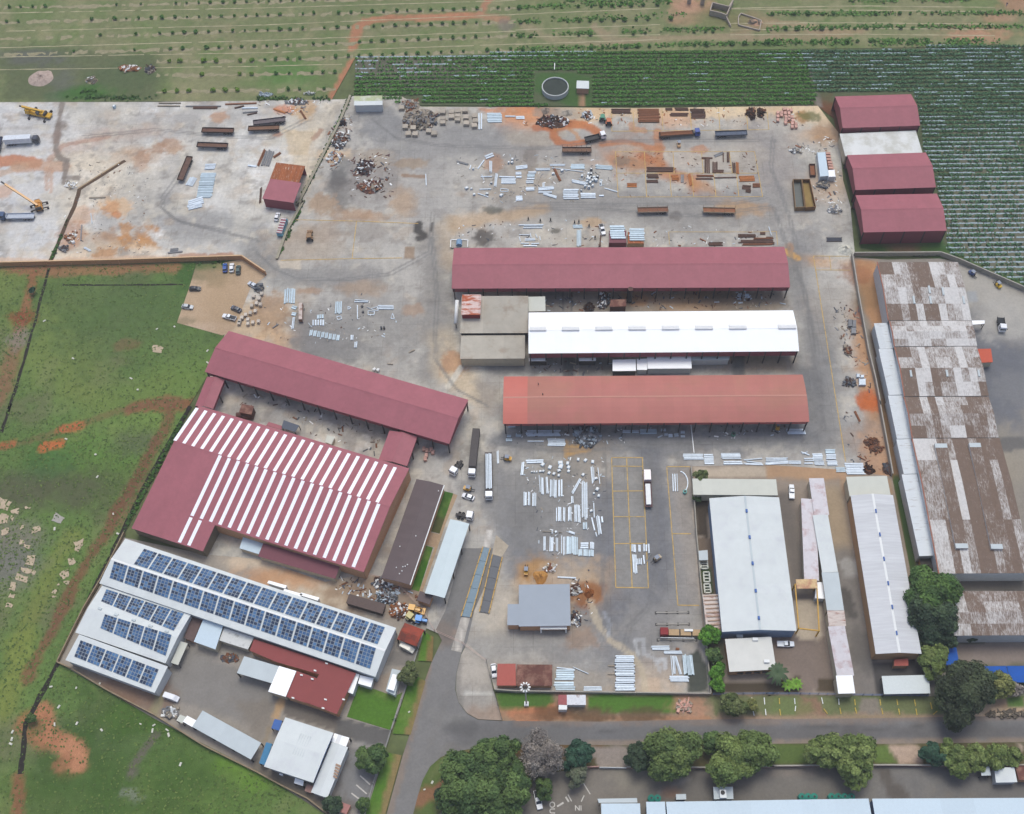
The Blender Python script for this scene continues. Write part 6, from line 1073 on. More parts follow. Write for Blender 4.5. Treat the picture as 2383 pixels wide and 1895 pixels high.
def trailer(label, p0, p1, col=(104,74,60), rim=(70,56,50), stakes=0, floor=None, hgt=1.3, load=None, group='parked flatbed trailers', sides=.55):
    c, a, ln = frame2(p0[0], p1[0], 1.0); ln = min(ln, 15); rt = thing('flatbed_trailer', label, 'trailer', (c.x,c.y,ZY), a, group); hf = ln/2
    fm = mat('bed_%d_%d_%d' % col, C(*col), rough=.85, var=.2, scale=.9); rm = mat('bed_%d_%d_%d' % rim, C(*rim), rough=.8, var=.15)
    n = 6
    for k in range(n): bx(rt, 'deck_board', (-hf+ln*(k+.5)/n,0,hgt), (ln/n-.06,2.35,.16), fm)
    for s in (-1,1): bx(rt, 'side_board', (0,s*1.22,hgt+sides/2), (ln,.1,sides), rm)
    for s in (-1,1): bx(rt, 'end_board', (s*hf,0,hgt+sides/2), (.1,2.4,sides), rm)
    bx(rt, 'chassis', (0,0,hgt-.35), (ln*.95,1.0,.4), M_steel)
    for k in range(stakes):
        for s in (-1,1): bx(rt, 'stake', (-hf+ln*k/max(1,stakes-1),s*1.25,hgt+.9), (.12,.1,1.7), rm)
    for x in (-hf+1.2,-hf+2.5,-hf+3.8):
        for s in (-1,1): wheel(rt, x, s*.98, .48, .3)
    for s in (-1,1): bx(rt, 'landing_leg', (hf-2.2,s*.7,.55), (.15,.15,1.1), M_steel)
    return rt
trailer('brown flatbed trailer above the dark-sided one on pale concrete', L('a',1945,1095), L('a',1682,1090), (112,80,66))
trailer('dark-sided flatbed trailer with timber deck on pale concrete', L('a',1895,1220), L('a',1642,1212), (118,88,72), (52,54,64))
trailer('brown flatbed trailer standing askew beside the galvanised planks', L('a',1580,1312), L('a',1500,1505), (110,84,72), (80,66,58))
trailer('brown trailer beside the long grey covered trailer', L('b',180,1068), L('a',2066,1078), (128,96,76))
rtc = trailer('long grey covered trailer near the diagonal kerb wall', L('b',230,1000), L('a',2108,1030), (112,102,104), (98,90,94))
trailer('staked brown trailer below the white lorry', L('c',628,1255), L('c',388,1255), (128,98,80), (96,76,64), 7)
trailer('rusty low trailer with broken sides north of the long shed', L('g',1265,72), L('g',1012,78), (134,92,70), (170,150,130), 4)
trailer('rusty low trailer standing alone near the rust stain', L('g',1825,82), L('g',1556,76), (148,100,72), (176,156,130), 4)
truck('white tipper lorry with dark bed near the scrap heap', L('c',578,1168), L('c',748,1128), (242,242,244), 'flat', (72,70,70))
truck('blue-cab lorry loaded with rusty beams', L('c',1192,1130), L('c',1532,1108), (40,72,150), 'flat', (96,84,78), (mat('rusty_beam', C(134,88,62), rough=.9, var=.2, rnd=.25), 6, .5))
t_ = trailer('blue-grey loaded trailer beside the blue-cab lorry', L('c',1658,1122), L('c',1920,1112), (96,104,120), (86,92,106))
truck('white box lorry with dark cab on pale concrete', L('a',48,1185), L('a',330,1168), (70,72,84), 'box', (222,226,232))
trailer('dark blue trailer at the western yard slabs', L('a',-40,1300), L('a',0,1150), (74,80,100), (64,68,90))
truck('white-cab lorry with long dark grey covered trailer', L('j',1818,235), L('j',1778,608), (242,242,244), 'box', (88,82,80))
truck('white lorry loaded with galvanised beams', L('j',1917,405), L('j',1922,797), (242,242,244), 'flat', (108,100,96), (mat('galv_beam', C(204,214,224), rough=.5, var=.12, scale=1.2, rnd=.2, metal=.15), 4, .35))
truck('white tractor unit with bare dark chassis by the parked trailer', L('j',1695,470), L('j',1612,590), (242,242,244), 'none')
truck('white tractor unit turned towards the weighbridge', L('j',1652,918), L('j',1785,942), (242,242,244), 'none')
truck('white lorry with long white tube load by the yellow bays', L('k',1105,860), L('k',1090,562), (240,226,228), 'flat', (120,92,92), (M_frame, 1, .6), cablen=4.0)
truck('blue and white crane lorry at the western yard edge', L('e',285,122), L('e',0,128), (60,84,120), 'flat', (190,196,206))
truck('white flatbed lorry on the depot yard', L('h',1945,968), L('h',1962,1078), (240,240,242), 'flat', (52,54,58))
def forklift(label, p0, p1, rgb=(214,160,60)):
    c, a, ln = frame2(p0[0], p1[0], .8); rt = thing('forklift', label, 'forklift', (c.x,c.y,ZY), a, 'forklifts'); m = paintm(rgb)
    body(rt, 'body', [(-1.5,.6,.4,1.1,.5),(-1.2,.68,.3,1.25),(.2,.68,.3,1.0),(.7,.65,.3,.9)], m); bx(rt, 'counterweight', (-1.35,0,.75), (.5,1.3,.8), m)
    for x in (-.7,.55):
        for s in (-1,1): bx(rt, 'cage_post', (x,s*.55,1.55), (.08,.08,1.2), M_steel)
    bx(rt, 'cage_roof', (-.08,0,2.18), (1.4,1.25,.08), mat('cage_grey', C(150,156,168), var=.05)); bx(rt, 'seat', (-.4,0,1.25), (.5,.5,.3), M_steel)
    for s in (-1,1): bx(rt, 'mast', (.95,s*.4,1.4), (.12,.12,2.4), M_steel); bx(rt, 'fork', (1.6,s*.35,.2), (1.2,.14,.06), M_steel)
    for x, r in ((-.9,.3),(.6,.38)):
        for s in (-1,1): wheel(rt, x, s*.6, r, .25)
forklift('amber forklift carrying a long white beam in the lane', L('j',2110,460), L('j',2030,448)); forklift('small amber forklift above the white sedan', L('j',1720,700), L('j',1780,712)); forklift('amber forklift near the sand heap in the lower yard', L('k',85,1415), L('k',90,1350))
forklift('cream and amber forklift below the blue-cab lorry', L('c',1358,1230), L('c',1354,1165), (226,180,130)); forklift('amber forklift under the end of the orange shed', L('l',95,205), L('l',100,160)); forklift('bright yellow forklift by the depot wall', L('h',1945,710), L('h',1905,665), (226,182,40)); forklift('blue forklift by the crop field wall', L('h',1690,575), L('h',1740,620), (70,92,140))
forklift('tan forklift beside the yellow bays', L('k',1192,1272), L('k',1150,1305), (170,150,120))
def crane(label, p0, p1, boom, rgb, cat='crane', body_l=9.0):
    c, a, ln = frame2(p0[0], p1[0], 1.0); rt = thing('mobile_crane', label, cat, (c.x,c.y,ZY), a); m = paintm(rgb); L2 = min(ln, 11)/2
    body(rt, 'carrier', [(-L2,1.25,.7,1.4),(L2-1.8,1.25,.7,1.4),(L2,1.2,.7,1.3)], m); body(rt, 'cab', [(L2-2.0,1.15,1.3,2.7,1.0),(L2-.3,1.15,1.3,2.6,1.0),(L2,1.1,1.3,1.8,1.0)], m); bx(rt, 'cab_window', (L2-.15,0,2.2), (.5,1.9,.5), M_glass)
    bx(rt, 'turntable', (-L2*.3,.0,1.9), (2.6,2.0,1.1), m); bx(rt, 'operator_cab', (-L2*.1,.9,2.3), (1.4,.8,1.3), M_glass); bx(rt, 'counterweight', (-L2*.3-1.6,0,2.0), (.8,2.2,1.0), M_steel)
    q0 = Vector((-L2*.3-.6,0,2.7)); q1 = Vector(boom); mb = MB(); mb.bar(q0, q1, .75, .8); link('boom', mb.mesh('boom', m), rt); mb = MB(); mb.bar(q0.lerp(q1,.7), q1+(q1-q0)*.12, .5, .5); link('boom_tip', mb.mesh('boom_tip', M_steel), rt)
    for x in (-L2*.7, L2*.55):
        for s in (-1,1): bx(rt, 'outrigger', (x,s*2.1,.9), (.35,1.9,.3), M_steel); bx(rt, 'outrigger_foot', (x,s*3.0,.45), (.7,.7,.8), M_steel)
    for x in (-L2*.85,-L2*.5,L2*.3,L2*.75):
        for s in (-1,1): wheel(rt, x, s*1.05, .55, .35)
    return rt
crane('yellow mobile crane with folded boom on outriggers', L('a',430,968), L('a',215,925), (6.6,0,3.3), (214,166,50))
crane('orange crane with long boom raised over the slabs', L('e',330,70), L('a',318,1680), (9.5,9.2,7.0), (206,144,62))
def tractor(label, p0, p1, rgb, name='tractor', bucket=False):
    c, a, ln = frame2(p0[0], p1[0], 1.0); rt = thing(name, label, name, (c.x,c.y,ZY), a); m = paintm(rgb)
    body(rt, 'bonnet', [(.2,.45,.8,1.6,.4),(1.9,.42,.8,1.5,.36)], m); body(rt, 'cab', [(-1.5,.85,.9,2.6,.75),(.2,.8,.9,2.6,.75)], M_glass); bx(rt, 'cab_roof', (-.65,0,2.68), (2.0,1.8,.16), m)
    for s in (-1,1): bx(rt, 'mudguard', (-.9,s*1.05,1.55), (1.4,.45,.12), m); wheel(rt, -.9, s*1.05, .8, .45); wheel(rt, 1.4, s*.8, .5, .3)
    mb = MB(); mb.cyl((.9,.3,1.5),(.9,.3,2.5),.06,n=6); link('exhaust', mb.mesh('exhaust', M_steel), rt)
    if bucket:
        bx(rt, 'bucket', (3.0,0,.6), (.9,2.1,.8), m)
        for s in (-1,1): mb = MB(); mb.bar((.2,s*.7,1.6),(2.8,s*.7,.8),.18,.22); link('lift_arm', mb.mesh('lift_arm', m), rt)
    return rt
tractor('bright blue tractor parked by the works gate', L('n',1320,95), L('n',1395,108), (36,140,220)); tractor('yellow loader with bucket beside the scrap bins', L('n',1260,5), L('n',1340,20), (222,160,50), 'loader', True); tractor('olive yellow dumper next to the blue tractor', L('n',1260,70), L('n',1300,100), (176,160,84), 'dumper')
tractor('green yard machine with dark trailer below the crop field', L('c',720,1010), L('c',724,955), (52,134,104), 'yard machine'); tractor('rusty orange yard machine beside the green one', L('c',775,1045), L('c',768,985), (196,104,56), 'yard machine'); tractor('small dark loader below the vertical tank', L('k',1192,1272), L('k',1168,1300), (150,134,112), 'loader') if False else None
tractor('rusty excavator body parked on the marked bay', L('f',430,350), L('f',432,235), (140,104,66), 'machine', True)
# tank trailer by the wash rails
c, a, ln = frame2(L('o',1200,205)[0], L('o',1480,210)[0], 1.2); rt = thing('tank_trailer', 'long machine with red end and tan bays behind a white rail', 'machine', (c.x,c.y,ZY), a)
bx(rt, 'frame', (0,0,.7), (ln,2.6,.4), M_steel); bx(rt, 'red_head', (-ln/2+1.2,0,1.8), (2.4,2.2,1.9), mat('signal_red', C(140,44,46)))
for k in range(4): bx(rt, 'bay_tray', (-ln/2+4.2+k*3.6,0,1.3), (3.2,1.9,.9), mat('tan_tray', C(186,156,118), var=.12))
bx(rt, 'rear_cowl', (ln/2-1.6,.6,1.9), (2.6,.7,.5), M_frame); bx(rt, 'handrail', (0,-1.7,1.4), (ln,.18,.3), M_frame)
for k in range(5): bx(rt, 'leg', (-ln/2+1+k*(ln-2)/4,-1.2,.3), (.25,.25,.6), M_steel)
for q in ((1165,42,1435,38),(1168,138,1440,136),(1180,268,1500,268)):
    P = WL(L('o',*q), ZY); r = thing('wash_rail', 'grey ground rail of the wash bay beside the tan-tray machine', 'rail', tuple(P[0]), 0, 'wash bay rails'); mb = MB(); mb.bar(P[0]+Vector((0,0,.15)), P[1]+Vector((0,0,.15)), .3, .3); mb.build('beam', M_conc, r)
    for k in range(4): q_ = P[0].lerp(P[1], k/3); mb = MB(); mb.box((q_.x,q_.y,.1),(.6,.9,.2)); mb.build('sleeper', M_steel, r)
# truck sheds contents: vans beside the slab house etc.
# high mast light
b = W(L('o',90,800)[0], ZY); hm = 17.0
rt = thing('mast_light', 'tall mast light with a ring of floodlights on the verge', 'mast light', tuple(b)); mb = MB(); mb.cyl(b, b+Vector((0,0,hm)), .28, .14, n=10); mb.build('mast', mat('galv_mast', C(190,192,192), rough=.4, var=.05), rt)
mb = MB(); mb.box((b.x,b.y-.1,ZY+.5),(1.3,1.3,1.0)); mb.build('plinth', M_frame, rt)
for k in range(10):
    a = 2*math.pi*k/10; d = Vector((math.cos(a),math.sin(a),0)); top = b+Vector((0,0,hm)); mb = MB(); mb.bar(top, top+d*1.1, .12, .12); mb.build('arm', M_steel, rt); mb = MB(); mb.bar(top+d*.8+Vector((0,0,.1)), top+d*1.5+Vector((0,0,-.1)), .4, .2); mb.build('floodlight', M_frame, rt)
# ================================================================== STEEL STOCK
galv = mat('galv_beam', C(204,214,224)); galv2 = mat('galv_sheet', C(186,202,212), rough=.5, var=.12, rnd=.16, scale=.9, metal=.15); rustb = mat('rusty_beam', C(134,88,62)); rustd = mat('dark_rust_beam', C(92,68,58), rough=.9, var=.2, rnd=.25); steelg = mat('mill_steel', C(128,128,130), rough=.6, var=.12, rnd=.2); rusto = mat('orange_rust_beam', C(176,112,66), rough=.9, var=.2, rnd=.2); timber = mat('grey_timber', C(160,148,132), rough=.9, var=.2, rnd=.2)
MN = {'g':(galv,'galvanised'),'s':(galv2,'pale galvanised sheet'),'r':(rustb,'rusty'),'d':(rustd,'dark rusty'),'m':(steelg,'grey steel'),'o':(rusto,'orange-rusted'),'t':(timber,'grey timber')}
_bm = {}
def hbeam(m):
    if m.name not in _bm:
        mb = MB(); mb.box((0,0,.425),(1,1,.15)); mb.box((0,0,-.425),(1,1,.15)); mb.box((0,0,0),(1,.3,.7)); _bm[m.name] = mb.mesh('beam', m)
    return _bm[m.name]
def flatm(m):
    k = 'F'+m.name
    if k not in _bm: mb = MB(); mb.box((0,0,0),(1,1,1)); mb.box((-.5+.04,0,.5),(.08,1,.12)); mb.box((.5-.04,0,.5),(.08,1,.12)); _bm[k] = mb.mesh('plank', m)
    return _bm[k]
NUM = ['no','one','two','three','four','five','six','seven','eight','nine','ten','eleven','twelve','thirteen','fourteen','fifteen','sixteen']
def bundle(area, t, x0, y0, x1, y1, wz, n, k='g', h=.38, z0=ZY, lab=None):
    p0, p1 = L(t,x0,y0,x1,y1); a, b = W(p0, z0+h/2), W(p1, z0+h/2); dx, dy = x1-x0, y1-y0; q = math.hypot(dx,dy); ox, oy = -dy/q*wz/2, dx/q*wz/2
    e0, e1 = [W(p, z0+h/2) for p in L(t,(x0+x1)/2+ox,(y0+y1)/2+oy,(x0+x1)/2-ox,(y0+y1)/2-oy)]; wd = max(.25*n, (e1-e0).length); d = b-a; ln = d.length; c = (a+b)/2; an = math.atan2(d.y,d.x)
    m, mn = MN[k]; word = 'single' if n == 1 else ('long' if ln > 8 else 'short')
    lay = 'lengthwise' if abs(math.cos(an)) > .8 else ('crosswise' if abs(math.cos(an)) < .4 else 'aslant')
    if lab is None: lab = ('single %s beam %s %s' % (mn, lay, area)) if n == 1 else ('%s bundle of %s %s beams %s %s' % (word, NUM[min(n,16)], mn, lay, area))
    rt = thing('beam_bundle' if n > 1 else 'steel_beam', lab, 'steel beams' if n > 1 else 'steel beam', (c.x,c.y,z0), an, 'steel stock '+area)
    me = hbeam(m) if k in 'grdmot' else flatm(m); w1 = wd/n
    for i in range(n):
        o = link('beam', me, rt, (random.uniform(-.04,.04)*ln, -wd/2+w1*(i+.5), h/2), (0,0,random.uniform(-.012,.012)), (ln*random.uniform(.93,1.0), w1*random.uniform(.66,.86), h*random.uniform(.7,1.0)))
    return rt
A = 'below the galvanised block heap'
A_W = 'on the pale concrete slabs'; A_N = 'in the upper galvanised stock'; A_R = 'in the rusty yellow-lined bays'; A_B = 'along the crop field boundary'; A_L = 'west of the annex lane'; A_S = 'under the orange shed eave'; A_K = 'in the lower galvanised stock'; A_E = 'beside the cream canopy'; A_Y = 'inside the tall yellow bays'; A_O = 'in the south corner of the yard'; A_G = 'north of the long maroon shed'; A_H = 'along the east lane'
for q in ((1652,1540,1778,1540,205,15,'s'),(1700,1388,1790,1384,48,4),(1565,1700,1690,1660,60,4),(1570,1545,1612,1475,55,4),(1500+560,1375,2135,1385,14,1),(1315,858,1505,858,10,1,'t'),(1315,882,1505,882,10,1,'t'),(1540,885,1850,882,10,1,'m'),(1600,895,1810,895,22,2,'d'),(1880,868,2142,858,12,1,'r'),(1950,900,2030,880,12,1,'d'),(2005,900,2140,898,14,1,'g'),(2015,938,2140,925,12,1,'m'),(2055,955,2140,938,10,1,'d'),(740,1645,880,1640,10,1,'t')): bundle(A_W,'a',*q)
for q in ((1560,48,1680,20,45,4),(755,95,765,180,10,1),(680,195,670,330,12,1,'m'),(1390,425,1515,412,14,1,'m'),(1415,400,1480,395,22,2,'m'),(700,380,755,410,18,2)): bundle(A_W,'e',*q)
for q in ((60,1380,105,1250,70,4,'m'),(0,1380,60,1245,22,2,'r'),(130,1310,190,1270,18,2,'r'),(18,1690,28,1560,18,2,'d'),(130,905,230,940,16,1,'o'),(350,915,400,990,16,2,'r'),(220,850,400,860,28,3,'m')): bundle(A_W,'b',*q)
for q in ((1838,942,1838,1080,14,1),(1858,942,1858,1080,14,1),(1905,980,2028,978,80,6,'s'),(2055,968,2142,968,14,1),(1540,1000,1580,1000,1,1,'t')): bundle(A_B,'b',*q)
for q in ((0,978,75,978,26,2),(1020,962,1200,962,112,9,'r',.6),(1455,945,1578,945,80,7,'d'),(795,925,960,925,40,5,'d'),(1242,908,1302,908,20,2,'d'),(1322,908,1436,908,24,3,'d'),(1282,953,1436,953,28,3,'d')): bundle(A_B,'c',*q)
for q in ((1888,1312,1958,1284,36,2),(1936,1340,1936,1432,26,2),(1828,1405,1882,1330,10,1),(1985,1442,1972,1552,22,3),(2020,1505,2142,1505,48,4),(2010,1470,2142,1474,12,1),(1840,1575,1942,1572,10,1),(1828,1608,1920,1640,9,1),(1650,1340,1750,1368,14,2,'m'),(1395,1443,1400,1542,12,1),(1850,1470,1950,1468,8,1),(1770,1375,1760,1410,10,1),(1860,1450,1880,1500,9,1)): bundle(A_N,'b',*q)
for q in ((0,1397,100,1385,30,3),(284,1372,416,1372,15,2),(455,1385,572,1385,40,4,'s'),(664,1385,805,1398,34,4,'s'),(165,1410,290,1408,20,2),(0,1442,50,1442,24,2),(0,1472,50,1472,16,1),(105,1437,172,1434,20,2),(95,1462,160,1460,24,3,'s'),(90,1486,156,1486,16,1),(84,1514,150,1513,24,2),(84,1572,156,1570,34,3),(185,1572,318,1560,30,3),(188,1598,305,1598,16,2),(228,1608,340,1642,22,3),(392,1615,522,1615,88,6),(540,1627,666,1627,44,4),(692,1627,732,1627,14,1),(466,1505,600,1532,26,4),(740,1566,850,1596,8,1),(0,1650,56,1648,42,4),(322,1405,372,1508,22,2,'r'),(290,1395,560,1428,6,1),(232,1520,232,1560,20,2)): bundle(A_N,'c',*q)
for q in ((1078,1410,1310,1410,40,4,'d'),(1090,1465,1188,1465,36,3,'d'),(1088,1508,1185,1508,24,2,'d'),(925,1540,1008,1540,36,3,'o'),(1296,1480,1355,1476,46,4,'o'),(1385,1452,1385,1516,26,2,'m'),(1440,1448,1460,1545,26,2,'o'),(1500,1462,1642,1462,16,2,'r'),(1496,1486,1640,1486,12,2,'d'),(1648,1478,1836,1476,9,1,'d'),(1855,1488,1985,1484,46,5,'o'),(1880,1556,1956,1560,36,3,'d'),(1970,1543,2032,1542,36,3,'r'),(1592,1312,1592,1440,46,3,'d'),(1656,1345,1656,1438,46,3,'d'),(1724,1268,1726,1346,12,1,'d'),(1766,1264,1766,1348,24,2,'d'),(1545,1312,1642,1315,12,1,'d'),(1642,1424,1730,1424,24,2,'d'),(1812,1352,1816,1438,26,3,'d'),(1840,1350,1846,1448,24,2,'o'),(1650,1300,1728,1268,22,2,'m'),(1910,1585,1955,1595,26,2,'d')): bundle(A_R,'c',*q)
for q in ((18,192,240,192,10,1),(60,203,228,203,6,1),(60,217,228,217,6,1),(30,275,120,275,8,1),(75,315,160,312,22,2),(30,290,40,330,8,1),(120,260,130,300,9,1),(165,265,180,300,9,1),(200,285,205,320,9,1),(40,345,110,348,10,1),(130,350,200,345,10,1),(60,366,180,366,10,1),(476,205,556,205,28,3,'s'),(526,235,526,372,40,4,'s'),(1600,350,1720,350,30,3,'d'),(1530,305,1580,330,8,1,'r'),(1850,282,2000,282,26,3,'d'),(1852,330,2142,330,26,3,'d'),(1880,355,2142,352,14,2,'r'),(1980,305,2140,305,14,2,'r'),(2030,262,2075,262,20,2,'d'),(1350,362,1375,366,10,1,'r')): bundle(A_G,'g',*q)
for q in ((0,300,60,300,18,2,'d'),(0,340,70,345,22,2,'d'),(20,205,45,280,6,1,'g')): bundle(A_G,'h',*q)
bundle(A_G,'g',785,252,910,252,112,6,'s',.4,z0=2.75,lab='stack of pale galvanised sheets on the maroon container'); bundle(A_G,'g',942,272,1070,272,104,6,'s',.4,z0=2.75,lab='stack of pale galvanised sheets on the rusty container')
for q in ((268,720,262,845,92,5,'s'),(300,960,288,1062,22,2),(672,830,668,930,58,4,'s'),(800,814,920,822,7,1),(798,830,918,832,7,1),(828,858,828,975,9,1),(998,877,1130,877,36,3),(120,1050,175,1015,10,1,'m'),(605,845,610,870,1,1,'m'),(1255,1252,1305,1228,14,1,'t'),(1075,1345,1125,1350,8,1,'t')): bundle(A_L,'f',*q)
for i in range(8): bundle(A_L,'f',446+i*32,1062+i*6+2,438+i*32,1112+i*6,26,2,'s',.25)
for i in range(5): bundle(A_L,'f',460+i*21,980,460+i*21,1030,17,1)
for q in ((520,938,520,972,58,3,'s'),(285,872,322,885,30,2,'s'),(280,930,318,935,28,2,'s'),(784,1108,782,1148,26,2),(816,1162,812,1212,26,2)): bundle(A_L,'f',*q)
for q in ((87,245,368,243,50,5),(100,311,240,311,11,1),(266,318,416,322,62,5),(0,266,46,266,20,2,'s'),(888,230,1025,230,22,3),(1030,230,1172,230,42,4,'s'),(1180,280,1222,262,10,1),(1205,218,1250,218,20,2),(1235,255,1265,255,18,2),(1270,265,1306,265,26,2),(1318,262,1352,258,28,2),(1372,235,1408,235,22,2),(1372,270,1408,270,16,2)): bundle(A_S,'k',*q)
for q in ((2082,188,2142,182,22,3),(2060,300,2115,300,22,2,'s'),(2070,268,2105,268,22,2,'s')): bundle(A_S,'j',*q)
bundle(A_S,'l',168,230,325,230,44,4)
for q in ((1392,440,1560,440,50,5),(1565,460,1645,460,88,5),(1708,435,1872,435,50,5),(1720,490,1880,490,30,2),(1898,468,2056,452,12,1),(1920,478,2050,495,12,1),(1898,498,2056,505,14,2),(2078,465,2142,465,36,4),(2075,498,2142,492,18,2)): bundle(A_E,'k',*q)
for q in ((0,465,180,465,36,4),(0,500,180,488,20,2),(185,486,295,486,30,2),(290,400,362,428,9,1),(300,415,345,400,8,1),(312,455,395,455,9,1),(315,470,395,472,9,1),(312,495,388,495,9,1),(385,440,470,440,54,4),(400,490,482,492,40,4),(492,395,575,395,36,3,'s'),(498,440,582,440,44,4),(505,492,590,492,44,4),(580,548,660,548,40,4,'s'),(660,540,815,540,96,7)): bundle(A_E,'l',*q)
for q in ((80,482,228,476,32,2),(62,484,50,592,24,2),(195,600,205,740,9,1),(218,608,222,750,24,2),(256,612,264,754,20,2),(297,632,295,776,24,2),(328,630,326,776,30,3),(362,634,360,778,18,1),(382,632,382,778,16,1),(78,733,78,848,28,2),(112,735,112,848,20,2),(156,738,154,850,34,3),(540,620,472,742,22,2),(470,768,472,826,22,2),(552,650,556,964,9,1),(578,648,582,962,34,4),(632,522,642,660,18,2),(648,530,652,640,8,1),(684,535,700,670,7,1),(340,858,340,976,10,1),(366,855,366,974,28,3),(403,860,403,976,20,2),(450,855,450,974,30,3),(498,840,502,986,24,3),(524,838,530,986,22,2),(576,985,578,1045,40,2,'s'),(648,820,654,948,10,1),(632,945,656,1052,14,1),(680,928,702,1086,30,3),(716,940,722,988,20,1),(664,1066,674,1104,14,1),(240,1103,240,1222,20,2),(298,1105,296,1228,34,3),(343,1110,343,1230,22,2),(382,1102,382,1250,12,1),(404,1105,404,1260,20,2),(432,1102,432,1252,22,2,'s'),(470,1102,470,1252,96,7,'s'),(540,1178,606,1178,54,3),(636,1150,636,1206,34,3),(538,1210,538,1266,34,3,'s'),(606,1212,606,1268,88,6,'s'),(220,1062,390,1070,5,1,'t'),(305,1048,305,1080,16,1),(328,1070,340,1056,16,1),(350,1055,350,1096,12,1,'m'),(440,1062,492,1080,18,2),(350,1440,505,1448,18,1)): bundle(A_K,'k',*q)
for q in ((968,1170,968,1230,15,1),(988,1170,990,1232,22,2),(1028,1174,1030,1232,20,2),(1067,1165,1067,1230,15,1),(1085,1168,1085,1225,15,1),(1104,1160,1108,1242,20,1),(985,1248,996,1408,36,3),(1022,1286,1024,1336,32,2),(1045,1280,1045,1335,10,1),(1062,1256,1070,1330,14,1),(1120,1248,1085,1318,8,1,'m')): bundle(A_Y,'k',*q)
for q in ((340,496,490,512,12,1),(330,555,488,555,92,5,'s'),(322,650,490,650,74,4,'s'),(566,670,722,670,38,3),(826,424,986,424,56,4,'g',.9),(826,484,986,484,52,4,'g',.9),(826,542,990,542,54,4,'g',.9),(826,602,990,602,54,4,'g',.9),(826,662,990,662,56,4,'g',.9),(1128,332,1280,332,36,4),(1230,370,1382,370,28,3),(1290,388,1302,556,9,1),(1312,400,1322,556,20,3),(1325,400,1372,556,22,3),(1400,388,1412,550,30,3,'s'),(1440,388,1460,556,52,5,'s'),(1275,588,1440,590,48,5),(470,488,605,548,8,1),(1330,340,1360,345,22,2,'r'),(765,480,825,482,14,1,'t'),(765,548,825,550,14,1,'t')): bundle(A_O,'o',*q)
for q in ((1992,392,1997,500,18,2),): bundle('carried by the amber forklift','j',*q)
for q in ((735,60,780,150,18,2,'r'),(700,240,725,270,8,1,'d'),(760,435,830,470,8,1,'r')): bundle(A_H,'l',*q)
# containers with doors and corner posts
def container(label, px, h, m, mt=None, open_=None, z0=ZY, name='container', cat='container'):
    P = WL(px, z0+h); c = sum(P, Vector())/4; rt = thing(name, label, cat, (c.x,c.y,z0)); P2 = [(p.x,p.y) for p in P]
    cx, cy = c.x, c.y; ins = [(cx+(x-cx)*.97, cy+(y-cy)*.97) for x, y in P2]
    if open_ is None:
        mb = MB(); mb.prism(ins, z0, z0+h-.08); mb.build('box', m, rt); mb = MB(); mb.prism(P2, z0+h-.08, z0+h); mb.build('roof_panel', mt or m, rt)
    else:
        mb = MB(); mb.prism(ins, z0, z0+.5); mb.build('floor', open_, rt)
        for i in range(4):
            a, b = P[i], P[(i+1) % 4]; mb = MB(); mb.bar(Vector((a.x,a.y,z0+h/2)), Vector((b.x,b.y,z0+h/2)), .2, h); mb.build('side_wall', m, rt)
    for p in P: mb = MB(); mb.box((p.x,p.y,z0+h/2),(.22,.22,h+.06)); mb.build('corner_post', mt or m, rt)
    return rt
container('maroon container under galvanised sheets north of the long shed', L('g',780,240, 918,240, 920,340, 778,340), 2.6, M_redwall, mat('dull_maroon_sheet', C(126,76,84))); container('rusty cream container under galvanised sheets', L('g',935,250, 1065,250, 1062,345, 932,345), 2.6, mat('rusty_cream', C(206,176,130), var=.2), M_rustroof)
container('long white container standing north-south by the halls', L('d',425,1268, 492,1265, 518,1462, 448,1468), 2.8, M_whitewall, M_lblue); container('white stacked container beside the long white one', L('d',515,1415, 568,1412, 576,1468, 520,1470), 2.8, M_whitewall, M_white)
container('long open skip half full of dark water', L('d',225,1490, 295,1490)+L('h',322,40, 245,45), 2.2, mat('rusty_khaki', C(140,112,80), var=.2), None, mat('skip_water', C(92,96,92), rough=.4, var=.2, scale=.4)); container('long open skip with yellowish rusty floor', L('d',300,1490, 362,1490)+L('h',412,38, 330,45), 2.2, mat('rusty_brown_skip', C(126,90,54), var=.2), None, mat('skip_floor', C(150,124,70), var=.2, scale=.4))
container('small rusty brown open box by the long white container', L('d',360,1362, 405,1362, 412,1455, 368,1455), 1.2, rustd, None, rustb)
container('dark slatted steel panel lying by the pale gravel heap', L('h',505,296, 628,296, 628,326, 505,326), .4, rustd, mat('grid_dark', C(60,62,72), var=.2), name='steel_grating', cat='grating')
container('long rusty tank trailer standing beside the sheets', L('f',340,838, 370,838, 368,975, 338,975), 2.0, mat('rusty_tank', C(150,112,90), var=.25), mat('flaky_tank', C(206,190,180), var=.2, scale=.8, col2=C(140,100,80), mixscale=.6))
for lab, x, y, w, h, hh, m in (('blue-grey crate pair against the orange earth strip',700,1005,34,55,.9,'m'),('taller blue-grey crate beside the crate pair',734,1010,26,55,1.0,'m'),('single blue-grey crate below the crate pair',728,1068,38,48,.9,'m'),('grey gridded crate by the east lane wall',800,1495,54,50,1.0,'g'),('small galvanised crate above the gridded crate',765,1442,24,26,.8,'g'),('small pale crate beside the galvanised crate',800,1448,26,20,.7,'g')):
    container(lab, L('h',x-w/2,y-h/2, x+w/2,y-h/2, x+w/2,y+h/2, x-w/2,y+h/2), hh, MN[m][0], None, None, name='crate', cat='crate')
